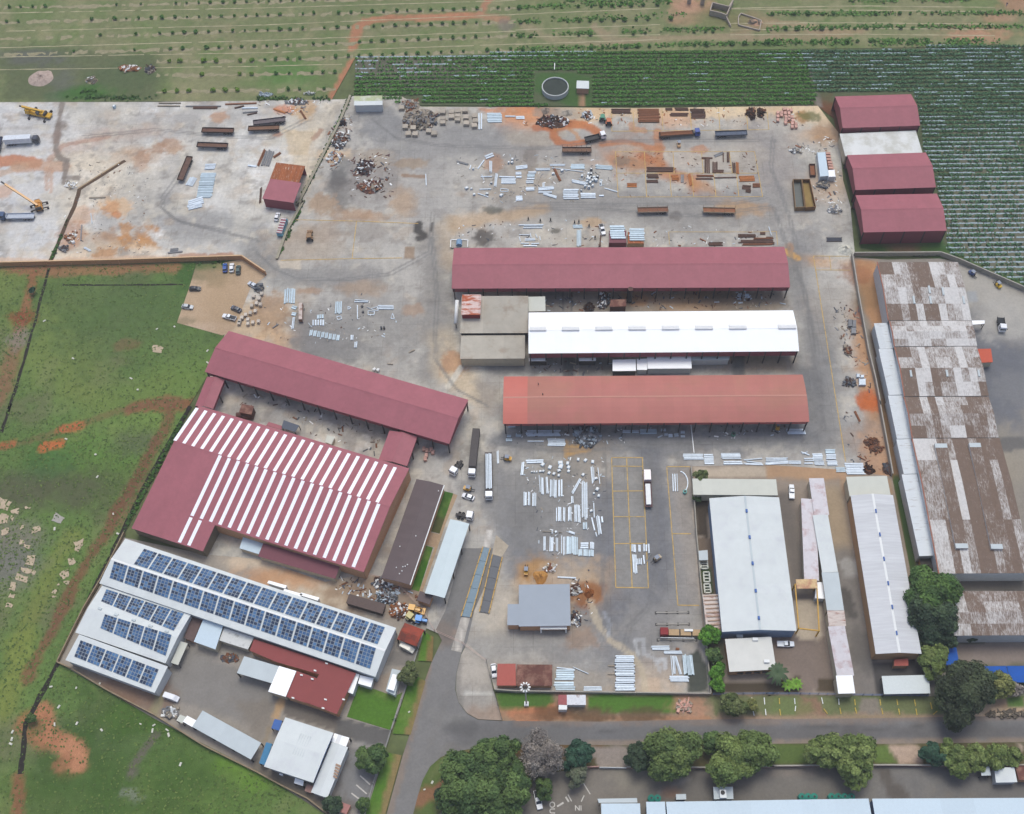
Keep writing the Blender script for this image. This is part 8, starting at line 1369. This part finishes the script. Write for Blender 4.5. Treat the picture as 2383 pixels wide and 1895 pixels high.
for lab, x, y in (('bright broad-leaved plant in the office garden bed',178,640),('dark broad-leaved plant beside the bright one',250,632)):
    c = W(L('p',x,y)[0], 1.0); rt = thing('garden_plant', lab, 'plant', (c.x,c.y,ZY))
    for k in range(9):
        a = 6.28*k/9; mb = MB(); d = Vector((math.cos(a),math.sin(a),0)); w = Vector((-math.sin(a),math.cos(a),0))*.55; mb.poly([Vector((0,0,.6)), d*1.1+w+Vector((0,0,1.5)), d*2.2+Vector((0,0,1.0)), d*1.1-w+Vector((0,0,1.5))]); link('leaf', mb.mesh('leaf', mat('banana_green', C(120,160,60), var=.15)), rt)
    mb = MB(); mb.cyl((0,0,0),(0,0,.8),.2,n=6); link('stem', mb.mesh('stem', M_bark), rt)
# young shrubs of the planted field: a few shared crowns
protos = []
for k in range(6):
    V, K = crown(.85+.12*k, .95+.1*k, [C(86,128,60),C(100,142,68)] if k < 4 else [C(128,160,62),C(112,146,58)], .5, leaf=.24); V[:,:,2] += .8; protos.append(leafmesh('crown', V, K))
mb = MB(); mb.cyl((0,0,0),(0,0,.9),.09,.06,n=6); stemm = mb.mesh('trunk', M_bark)
def shrub(t, x, y, kind=0, s=1.0, lab='small green shrub standing in a planted row above the yard', group='shrubs of the planted rows'):
    c = W(L(t,x,y)[0], .9); rt = thing('planted_shrub', lab, 'shrub', (c.x,c.y,ZF1), random.random()*6, group); me = protos[random.randint(0,3)] if kind == 0 else protos[random.randint(4,5)]
    s *= .7; link('crown', me, rt, sc=(s,s,s)); link('trunk', stemm, rt)
def rowy(k, t, x):
    y0, y1, y2 = ROWS[k]; return y0+(y1-y0)*x/2142 if t == 'a' else y1+(y2-y1)*x/2142
SH = {('a',0):[70,170,270,370,965,1170]+list(range(1455,2142,98)), ('a',1):[45,148,755,950,1045,1150,1255,1345]+list(range(1450,2142,98)), ('a',2):[830,1125,1325]+list(range(1428,2142,100)), ('a',3):[605,1115,1410,1520,1710,1812,1912,2008,2112], ('b',1):[85,185,375,470,670,768,860,955,1050,1155,1245,1345,1435,1535,1625,1720,1820,1990,2090], ('b',2):[85,180,268,370,555,655,755,958,1042,1145,1235,1335,1435,1535,1625,1720,1820,1920], ('b',3):[70,160,255,460,548,650,845,942,1035,1140,1235,1330,1420,1518,1615,1720,1810,1915,2110], ('b',4):[55,150,250,345,540,645,755,840,935,1035,1120,1232,1325,1420,1522,1605,1710,1910,2000,2100], ('b',0):[90,190,285,380,470,580]}
for (t, k), xs in SH.items():
    for x in xs: shrub(t, x+random.uniform(-6,6), rowy(k,t,x)-10, 0, random.uniform(.75,1.15))
for k, xs in ((4,(1405,1495,1690,1795,1995,2090)),(5,(1675,1990,2090)),(6,(1365,1470,1570,1770,1870,1970))):
    for x in xs: shrub('a', x, rowy(k,'a',x)-6, 1, random.uniform(.9,1.15), 'yellow-green shrub in the short rows beside the trough scrap', 'yellow-green shrubs of the short rows')
for k, xs in ((5,(150,258,450,540,640)),(6,(250,345,550))):
    for x in xs: shrub('b', x, rowy(k,'b',x)-6, 0, random.uniform(.9,1.15), 'small green shrub in the short rows beside the earth track', 'shrubs by the earth track')
for y0, y1, xs in ((58,10,(30,520,630,710,800,870,960,1060,1180)),(180,128,(40,430,530,620,715,815,905,1000,1100,1290)),(295,240,(40,130,525,620,980,1080,1480,1580,1640)),(408,350,(60,145,630,725,820,920,1010,1110,1490,1590,1800,1900,1985,2080))):
    for x in xs: shrub('c', x, y0+(y1-y0)*x/2142, 0, random.uniform(.9,1.35), 'leafy shrub in the grassy rows beside the ruin', 'shrubs of the grassy rows')
for y0, y1, xs in ((112,100,(50,240,345,470,560,910,1110,1200,1380)),(235,218,(165,260,465,545,740,840,1120,1220)),(342,330,(20,110,385,575,670,760,870,1250,1340))):
    for x in xs: shrub('d', x, y0+(y1-y0)*x/2142, 0, random.uniform(.9,1.35), 'leafy shrub in the grassy rows above the maroon halls', 'shrubs above the maroon halls')
# continuous green growth along the eastern rows, weeds: countless
def strip_leaves(name, runs, dens, size, cols, spread, parent=None, seed=1, zup=.35):
    rng = np.random.RandomState(seed); VV, KK = [], []
    for pts in runs:
        P = WL(pts, 0)
        for a, b in zip(P[:-1], P[1:]):
            n = int((b-a).length*dens)
            if n < 1: continue
            f = rng.rand(n); keep = fbm(a.x+(b.x-a.x)*f, a.y+(b.y-a.y)*f, .09) > .33+.3*rng.rand(n)*.4; f = f[keep]; n = len(f)
            p = np.stack([a.x+(b.x-a.x)*f+rng.randn(n)*.3, a.y+(b.y-a.y)*f+rng.randn(n)*spread, ZF1+.1+zup*rng.rand(n)], 1)
            VV.append(quads(p, size*(.6+.8*rng.rand(n)), np.tile([0,0,1.0],(n,1)), rng, .8)); c = np.array(cols)[rng.randint(len(cols), size=n)]; KK.append(c*(.75+.5*rng.rand(n))[:,None])
    o = link(name, leafmesh(name, np.concatenate(VV), np.concatenate(KK)), parent); o['kind'] = 'stuff'; return o
gc = [C(84,122,56),C(98,136,62),C(74,110,48)]
o = strip_leaves('row_grass', [L('c',0,62, 1300,20),L('c',0,185, 1420,120),L('c',0,300, 180,295),L('c',310,290, 660,275),L('c',880,262, 1720,240),L('c',0,412, 1000,385, 2142,352),L('d',0,118, 2142,108),L('d',0,242, 1050,222, 2142,225),L('d',0,345, 2142,335),L('d',0,362, 2142,368),L('c',400,8, 1300,8),L('d',700,8,1700,0)], 4.5, .5, gc, .8, None, 3); tag(o, 'green weeds and hedge growth along the upper field rows', 'grass')
o = strip_leaves('wall_weeds', [L('a',560,812, 1000,815, 1300,825),L('a',560,770, 800,765),L('b',0,822, 600,822),L('e',1640,520, 1860,508),L('b',770,800, 600,1180, 330,1714),L('f',380,0, 160,480),L('e',620,20, 430,480),L('n',1200,760, 1100,1010),L('i',1540,100, 1040,1030)], 5, .5, [C(70,104,44),C(58,86,40)], .7, None, 4); tag(o, 'weeds growing along the walls and kerbs', 'weeds')
# vegetable rows
ctop = W(L('b',830,470)[0]); poly = [(p.x,p.y) for p in WL(CROP)]
ex = [[(p.x,p.y) for p in WL(q)] for q in (L('c',150,605, 490,600, 645,640, 640,905, 480,905, 150,860), L('d',430,770, 1225,770)+L('d',1290,1060, 1310,1265, 1420,1560)+L('h',1505,240, 1490,420, 740,460)+L('d',560,1500, 380,880), L('h',1480,430, 1600,460, 1880,600, 2142,700, 2800,960, 2000,1200, 1400,600), L('b',1190,790, 1370,790, 1370,890, 1190,890))]
rng = np.random.RandomState(9); y0 = min(p[1] for p in poly); y1 = max(p[1] for p in poly); x0 = min(p[0] for p in poly); x1 = max(p[0] for p in poly)
ang = -.006; VV, KK, FV = [], [], []
pLB = W(L('b',830,600)[0]); pSplit = W(L('d',400,700)[0]); pB1 = W(L('c',700,700)[0]); pLow = W(L('d',1300,900)[0])
row = 0; yy = y0
while yy < y1:
    X = np.arange(x0, x1, .42)+rng.rand()*.4; Y = yy+(X-x0)*math.tan(-ang)*0+ (X-x0)*.004
    ok = inside(X, Y, poly)
    for e in ex: ok &= ~inside(X, Y, e)
    right = X > pSplit.x+(Y-pSplit.y)*(-.18)
    n1 = fbm(X, Y*1.5, .06); n2 = fbm(X+77, Y+row*3.1, .25)
    lowness = np.clip((pLow.y-Y)/70, 0, 1)             # younger plants nearer the depot
    leftsp = np.clip((pB1.x-20-X)/70, 0, 1)*np.clip((Y-W(L('b',1000,740)[0]).y)/12, 0, 1)
    d = np.where(right, .95-.62*lowness, .98-.75*leftsp)+(n1-.5)*.6+(n2-.5)*.5
    pl = ok & (rng.rand(len(X)) < d); x, y = X[pl], Y[pl]; n = len(x)
    if n:
        for rep in range(8):
            p = np.stack([x+rng.randn(n)*.22, y+rng.randn(n)*.33, ZF1+.15+rng.rand(n)*.45], 1); VV.append(quads(p, .28*(.7+.7*rng.rand(n)), np.tile([0,0,.9],(n,1)), rng, 1.0))
            rr = right[pl]; base = np.where(rr[:,None], np.array(C(84,120,82)), np.array(C(86,132,58))); KK.append(base*(.6+.8*rng.rand(n))[:,None])
    # film strip beside the row
    fx = ok[:-1] & ok[1:]; nf = fbm(X+11, Y+row*7.7, .12); vis = np.where(right, .42+.40*lowness, .22+.5*np.clip((Y-W(L('c',0,520)[0]).y)/6, 0, 1)*np.clip((W(L('c',780,480)[0]).x-X)/10, 0, 1)+.25*leftsp)
    on = fx & (nf[:-1] < vis[:-1]+.06) & (rng.rand(len(X)-1) < .93)
    for i in np.nonzero(on)[0]:
        w = .24+.1*rng.rand(); o_ = 1.17+.08*rng.randn(); FV.append([(X[i],Y[i]+o_-w,.06),(X[i+1],Y[i+1]+o_-w,.06),(X[i+1],Y[i+1]+o_+w,.11),(X[i],Y[i]+o_+w,.11)])
    yy += 2.35; row += 1
o = link('crop_rows', leafmesh('crop_rows', np.concatenate(VV), np.concatenate(KK))); tag(o, 'dense rows of dark green vegetable plants', 'crops', kind='stuff')
FV = np.array(FV); fm = leafmesh('mulch_film', FV, np.tile(np.array([C(166,182,190)]),(len(FV),1))*(.75+.4*RG.rand(len(FV)))[:,None]); tag(link('mulch_film', fm), 'pale plastic film strips between the vegetable rows', 'film', kind='stuff')
# meadow tufts, litter
def tufts(name, px, n, size, cols, seed, parent=None):
    P = [(p.x,p.y) for p in WL(px)]; rng = np.random.RandomState(seed); xs = np.array([p[0] for p in P]); ys = np.array([p[1] for p in P])
    X = xs.min()+rng.rand(n)*(xs.max()-xs.min()); Y = ys.min()+rng.rand(n)*(ys.max()-ys.min()); ok = inside(X,Y,P) & (fbm(X,Y,.05)+.6*rng.rand(n) > .75); X, Y = X[ok], Y[ok]; n = len(X)
    p = np.stack([X,Y,ZF1+.06+.2*rng.rand(n)],1); c = np.array(cols)[rng.randint(len(cols), size=n)]*(.8+.4*rng.rand(n))[:,None]
    o = link(name, leafmesh(name, quads(p, size*(.5+rng.rand(n)), np.tile([0,0,1.0],(n,1)), rng, .25), c), parent); o['kind'] = 'stuff'; return o
o = tufts('meadow_grass', MEAD, 60000, .24, [C(84,106,52),C(96,116,56),C(78,98,48),C(104,120,62)], 2); tag(o, 'tufts of meadow grass', 'grass')
# small litter stones in the meadow
ls = mat('litter_white', C(214,210,196), var=.1)
for t, pts in (('e',(370,990,1305,1058,608,1302,1090,1468,1727,1338,1725,1238,1450,1038,1145,1562)),('i',(550,293,795,422,810,607,942,916,980,1080,455,1040)),('m',(425,655,635,665,490,822,455,968,845,1015,1168,965,1268,1020,1390,1015,1402,1055,105,1030,100,1090,90,1130,640,960,1500,1300,1280,975,830,630)),('n',(1560,1330,1450,1450,1385,1510,1258,865,1590,1400))):
    for k in range(0, len(pts), 2):
        p = W(L(t,pts[k],pts[k+1])[0], .1); rt = thing('litter_block', 'small white broken block lying in the grass', 'litter', (p.x,p.y,ZF1), random.random()*3, 'white litter in the grass'); bx(rt, 'chunk', (0,0,.15), (random.uniform(.6,1.3),random.uniform(.35,.6),.3), ls)
# parking bay kerbs on the verge
kb = mat('yellow_kerb', C(206,176,80), var=.2, rnd=.2)
for i, q in enumerate(((108,750,112,800),(112,840,120,895),(235,752,240,800),(245,815,240,858),(460,745,472,798),(478,838,510,880),(602,755,606,805),(612,830,622,882),(735,760,740,810),(738,828,752,880),(945,760,952,812),(958,835,970,886),(1085,758,1094,808),(1100,838,1110,888),(1232,762,1242,818),(1244,838,1254,892),(1366,786,1378,842),(1388,886,1422,856))):
    P = WL(L('p',*q), ZY+.12); rt = thing('bay_kerb', 'yellow and white kerb strip dividing grassed parking bays', 'kerb', tuple(P[0]), 0, 'parking bay kerbs')
    for k in range(3): a, b = P[0].lerp(P[1],k/3), P[0].lerp(P[1],(k+.92)/3); mb = MB(); mb.bar(a, b, .25, .22); mb.build('kerb_block', kb if i not in (2,3,4,6) else M_frame, rt)
for q in ((1962,745,1968,800),(1972,850,1982,895),(2065,745,2070,802),(2075,840,2080,892),(1820,850,1828,895)):
    P = WL(L('o',*q), ZY+.12); rt = thing('bay_kerb', 'white kerb strip dividing the bays near the verge trees', 'kerb', tuple(P[0]), 0, 'white parking bay kerbs'); mb = MB(); mb.bar(P[0], P[1], .25, .22); mb.build('kerb_block', M_frame, rt)
# painted markings of the south parking and the lower court
pk_ = bpy.data.objects['parking_paving']; wp = mat('worn_white_paint', C(206,200,190), rough=.85, var=.2)
for q in ((555,1442,620,1548),(345,1500+150,398,1618),(415,1570,442,1612),(435,1552,465,1608),(545,1610,570,1558)): ribbon('marking_line', L('o',*q), .5 if q[0] in (345,415) else .3, ZY+.06, wp, pk_, .1, 4)
for q in ((850,1395,932,1468),(818,1470,905,1545),(778,1540,852,1595)): ribbon('marking_line', L('n',*q), .35, ZY+.05, wp, bpy.data.objects['works_paving'], .1, 4)
def text(s, t, x, y, size, rz):
    cu = bpy.data.curves.new('painted_word', 'FONT'); cu.body = s; cu.size = size; cu.align_x = 'CENTER'; cu.align_y = 'CENTER'; cu.materials.append(wp); cu.offset = .03
    p = W(L(t,x,y)[0], ZY+.06); o = bpy.data.objects.new('painted_word', cu); COL.objects.link(o); o.location = p; o.rotation_euler = (0,0,rz); o.parent = pk_
text('IN', 'o', 520, 1660, 2.0, math.pi); text('OUT', 'o', 302, 1680, 2.2, -math.pi/2)
# barrels, tanks along the ribbed store
tk = mat('tank_green', C(44,130,112), rough=.5, var=.08, rnd=.1)
for t, x, y in (('o',1128,1580),('o',1180,1580),('p',298,1568),('p',350,1568),('p',400,1568),('p',545,1568),('p',600,1568),('p',655,1568),('p',710,1568)):
    p = W(L(t,x,y)[0], 2.0); rt = thing('water_tank', 'green round water tank against the ribbed store wall', 'water tank', (p.x,p.y,ZY), 0, 'green water tanks'); mb = MB(); mb.cyl((0,0,0),(0,0,1.9),1.0,n=16); link('shell', mb.mesh('shell', tk), rt); mb = MB(); mb.cyl((0,0,1.9),(0,0,2.25),1.0,.3,n=16); link('dome', mb.mesh('dome', tk), rt); mb = MB(); mb.cyl((0,0,2.25),(0,0,2.35),.3,n=10); link('lid', mb.mesh('lid', M_steel), rt)
# yellow gantry in the narrow compound
yg = mat('gantry_yellow', C(206,160,72), rough=.6, var=.15)
P = WL(L('l',240,1500, 420,1500)+L('p',440,190, 270,170), 5.0); rt = thing('gantry_frame', 'yellow steel gantry frame over the concrete pad', 'gantry', (P[0].x,P[0].y,ZY))
for a, b in ((0,1),(1,2),(2,3),(3,0)): mb = MB(); mb.bar(P[a], P[b], .35, .4); mb.build('beam', yg, rt)
for p in P: mb = MB(); mb.box((p.x,p.y,2.5),(.35,.35,4.9)); mb.build('leg', yg, rt)
P = WL(L('l',245,1460, 420,1458, 425,1535, 255,1538), 5.3); mb = MB(); mb.prism([(p.x,p.y) for p in P], 5.22, 5.45); mb.build('platform', mat('faded_yellow_plate', C(216,186,138), var=.12, col2=C(190,140,110), mixscale=.4), rt)
# planters beside the white warehouse
for lab, e in (('square pale planter grid beside the white warehouse', (1535,1308, 1592,1308, 1596,1370, 1540,1370)), ('upper pale-edged herb bed beside the white warehouse', (1560,1400, 1608,1400, 1614,1480, 1566,1480)), ('lower pale-edged herb bed beside the white warehouse', (1565,1500, 1612,1498, 1622,1570, 1572,1572))):
    P = WL(L('k',*e), ZY+.4); rt = thing('planter', lab, 'planter', tuple(P[0])); 
    for a, b in zip(P, P[1:]+P[:1]): mb = MB(); mb.bar(a, b, .45, .6); mb.build('edge_board', M_cream, rt)
    for f in (.33,.66): mb = MB(); mb.bar(P[0].lerp(P[3],f), P[1].lerp(P[2],f), .35, .5); mb.build('cross_board', M_cream, rt)
flatbox('shed_roof', 'small grey and white shed beside the planters', 'shed', L('k',1520,1222, 1595,1215, 1600,1298, 1525,1300), 2.6, M_lgrey, M_plaster)
# person on the field path
def person(lab, t, x, y):
    c = W(L(t,x,y)[0], 0); rt = thing('person', lab, 'person', (c.x,c.y,ZF1), 2.6); me = bpy.data.meshes.new('body')
    v = [(0,0,.95),(0,0,1.2),(0,0,1.42),(0,0,1.52),(0,.02,1.66),(.19,0,1.4),(.27,.03,1.13),(.25,.16,.9),(-.19,0,1.4),(-.28,-.02,1.13),(-.27,.06,.88),(.1,0,.9),(.12,.1,.5),(.12,.04,.08),(.12,.16,.05),(-.1,0,.9),(-.12,-.04,.5),(-.12,-.16,.08),(-.12,-.05,.05)]
    e = [(0,1),(1,2),(2,3),(3,4),(2,5),(5,6),(6,7),(2,8),(8,9),(9,10),(0,11),(11,12),(12,13),(13,14),(0,15),(15,16),(16,17),(17,18)]; r = [.15,.15,.14,.06,.1,.07,.05,.035,.07,.05,.035,.1,.07,.05,.04,.1,.07,.05,.04]
    me.from_pydata(v, e, []); me.materials.append(mat('dark_skin', C(90,66,54), var=0)); o = link('body', me, rt); sk = o.modifiers.new('skin','SKIN'); me.skin_vertices.new(name='sk') if not me.skin_vertices else None
    for i, q in enumerate(r): me.skin_vertices[0].data[i].radius = (q, q)
    me.skin_vertices[0].data[0].use_root = True; o.modifiers.new('sub','SUBSURF').levels = 1; o.modifiers['sub'].render_levels = 1
    mb = MB(); mb.cyl((0,0,.98),(0,0,1.45),.2,.23,n=12); mb.cyl((.2,0,1.42),(.27,.03,1.15),.1,.085,n=8); mb.cyl((-.2,0,1.42),(-.28,-.02,1.15),.1,.085,n=8); link('jacket', mb.mesh('jacket', mat('dark_jacket', C(60,60,92), var=.05)), rt)
    mb = MB(); mb.cyl((.09,0,.98),(.12,.08,.12),.13,.09,n=8); mb.cyl((-.09,0,.98),(-.12,-.12,.12),.13,.09,n=8); link('trousers', mb.mesh('trousers', mat('pale_trousers', C(190,200,216), var=.05)), rt)
person('person in dark jacket and pale trousers walking on the field path', 'd', 1995, 48)

# scattered loose scrap: countless small bits
def litter(lab, px, n, cols, seed, s0=.25, s1=.8):
    P = [(p.x,p.y) for p in WL(px)]; rr = random.Random(seed); xs = [p[0] for p in P]; ys = [p[1] for p in P]; N = n*3
    X = np.array([rr.uniform(min(xs),max(xs)) for _ in range(N)]); Y = np.array([rr.uniform(min(ys),max(ys)) for _ in range(N)]); ok = inside(X,Y,P) & (fbm(X,Y,.12) > .44); mbs = {k: MB() for k in cols}
    for x, y in list(zip(X[ok],Y[ok]))[:n]:
        s = rr.uniform(s0,s1); mbs[rr.choice(cols)].box((x,y,ZY+.1*s+.02), (s*rr.uniform(.8,3.0),s*rr.uniform(.3,.8),.25*s), rr.uniform(0,3.1))
    rt = thing('scattered_scrap', lab, 'scrap', (P[0][0],P[0][1],ZY))
    for k in cols:
        if mbs[k].v: o = mbs[k].build('loose_bits', {'r':rustb,'d':rustd,'g':cubem,'m':steelg,'t':timber,'o':rusto,'k':dkc,'w':M_frame,'l':MATS['maroon_scrap']}[k], rt); o['kind'] = 'stuff'
litter('loose rusty and dark bits spread around the two scrap heaps', L('b',760,1280, 1130,1280, 1120,1640, 760,1640), 150, 'ldkrtw', 1)
litter('loose junk strewn along the diagonal kerb wall', L('b',560,1050, 800,930, 760,1250, 660,1420, 480,1420), 110, 'kdwmrt', 2)
litter('loose bits around the galvanised stock of the upper yard', L('b',1650,1300, 2142,1280)+L('c',820,1340, 820,1680, 0,1690)+L('b',1650,1660), 170, 'gwmtk', 3, .2, .6)
litter('rust flakes and offcuts strewn in the yellow-lined bays', L('c',840,1265, 1990,1262, 2050,1630, 850,1640), 110, 'rdo', 4, .2, .6)
litter('debris below the crop field boundary', L('c',0,900, 2142,895)+L('d',420,900, 300,1050)+L('c',1500,1050, 0,1060), 170, 'rdtow', 5, .2, .7)
litter('dark debris between the long maroon shed and white workshop', L('g',250,750, 2142,750)+L('h',150,760, 190,890)+L('g',250,905), 150, 'dkrtg', 6)
litter('debris on the apron south of the white workshop', L('g',120,1330, 800,1330, 780,1430, 120,1430), 50, 'dkgt', 7)
litter('loose bits under the orange shed eave', L('k',0,190, 2142,180)+L('l',340,170, 350,260)+L('k',2142,280, 0,360), 130, 'gwkdm', 8, .2, .6)
litter('loose bits around the lower galvanised stock', L('k',30,440, 740,440, 740,1290, 200,1290), 150, 'gwmtk', 9, .2, .5)
litter('debris strewn along the east lane', L('h',450,800, 760,700, 830,1200, 900,1714, 620,1714)+L('l',640,100, 700,540, 1010,560, 960,200), 150, 'drtkm', 10, .2, .7)
litter('debris in the courtyard between the striped hall and slanting shed', L('e',1870,1530)+L('f',300,1680)+L('j',1080,230, 980,440, 0,150), 110, 'dkrtw', 11)
litter('junk strewn behind the brown block and solar works', L('j',680,1440, 1280,1520, 1400,1690)+L('n',1330,160, 1100,60)+L('j',640,1560), 160, 'kdwrtg', 12)
litter('loose bits on the pale western slabs', L('a',560,1350, 1250,1350, 1200,1714)+L('e',1250,440, 450,470)+L('a',560,1600), 130, 'rtwmk', 13, .15, .5)
litter('scraps beside the hut on the pale slabs', L('b',0,840, 600,840, 560,1000, 250,1000, 0,900), 70, 'rdwmt', 14, .2, .8)
litter('stones and offcuts on the middle yard west of the lane', L('f',80,700, 500,760, 1250,760, 1250,1100, 400,1200, 0,1100), 110, 'gwtkd', 15, .15, .5)
litter('offcuts north of the long maroon shed', L('f',1650,200)+L('g',0,150, 650,160, 2100,240, 2142,370, 0,372)+L('f',1650,330), 130, 'gwdkr', 16, .15, .6)
litter('debris around the grey office', L('k',20,1330, 620,1340, 640,1700)+L('o',620,160, 470,160)+L('k',460,1490, 30,1490), 70, 'twdrk', 17, .2, .6)
litter('junk before the maroon halls', L('d',180,1220, 560,1120, 640,1500, 680,1714, 420,1714, 380,1480), 110, 'tmkrw', 18, .2, .8)
# thin summer haze
mb = MB(); mb.box((0,300,164), (3040,3040,331)); hz = bpy.data.materials.new('haze'); hz.use_nodes = True; n_ = hz.node_tree.nodes; n_.remove(n_['Principled BSDF']); pv = n_.new('ShaderNodeVolumePrincipled'); pv.inputs['Density'].default_value = .0002; pv.inputs['Color'].default_value = (.97,.97,.98,1); pv.inputs['Anisotropy'].default_value = .2
hz.node_tree.links.new(pv.outputs[0], n_['Material Output'].inputs['Volume'])
tag(mb.build('haze', hz), kind='stuff')
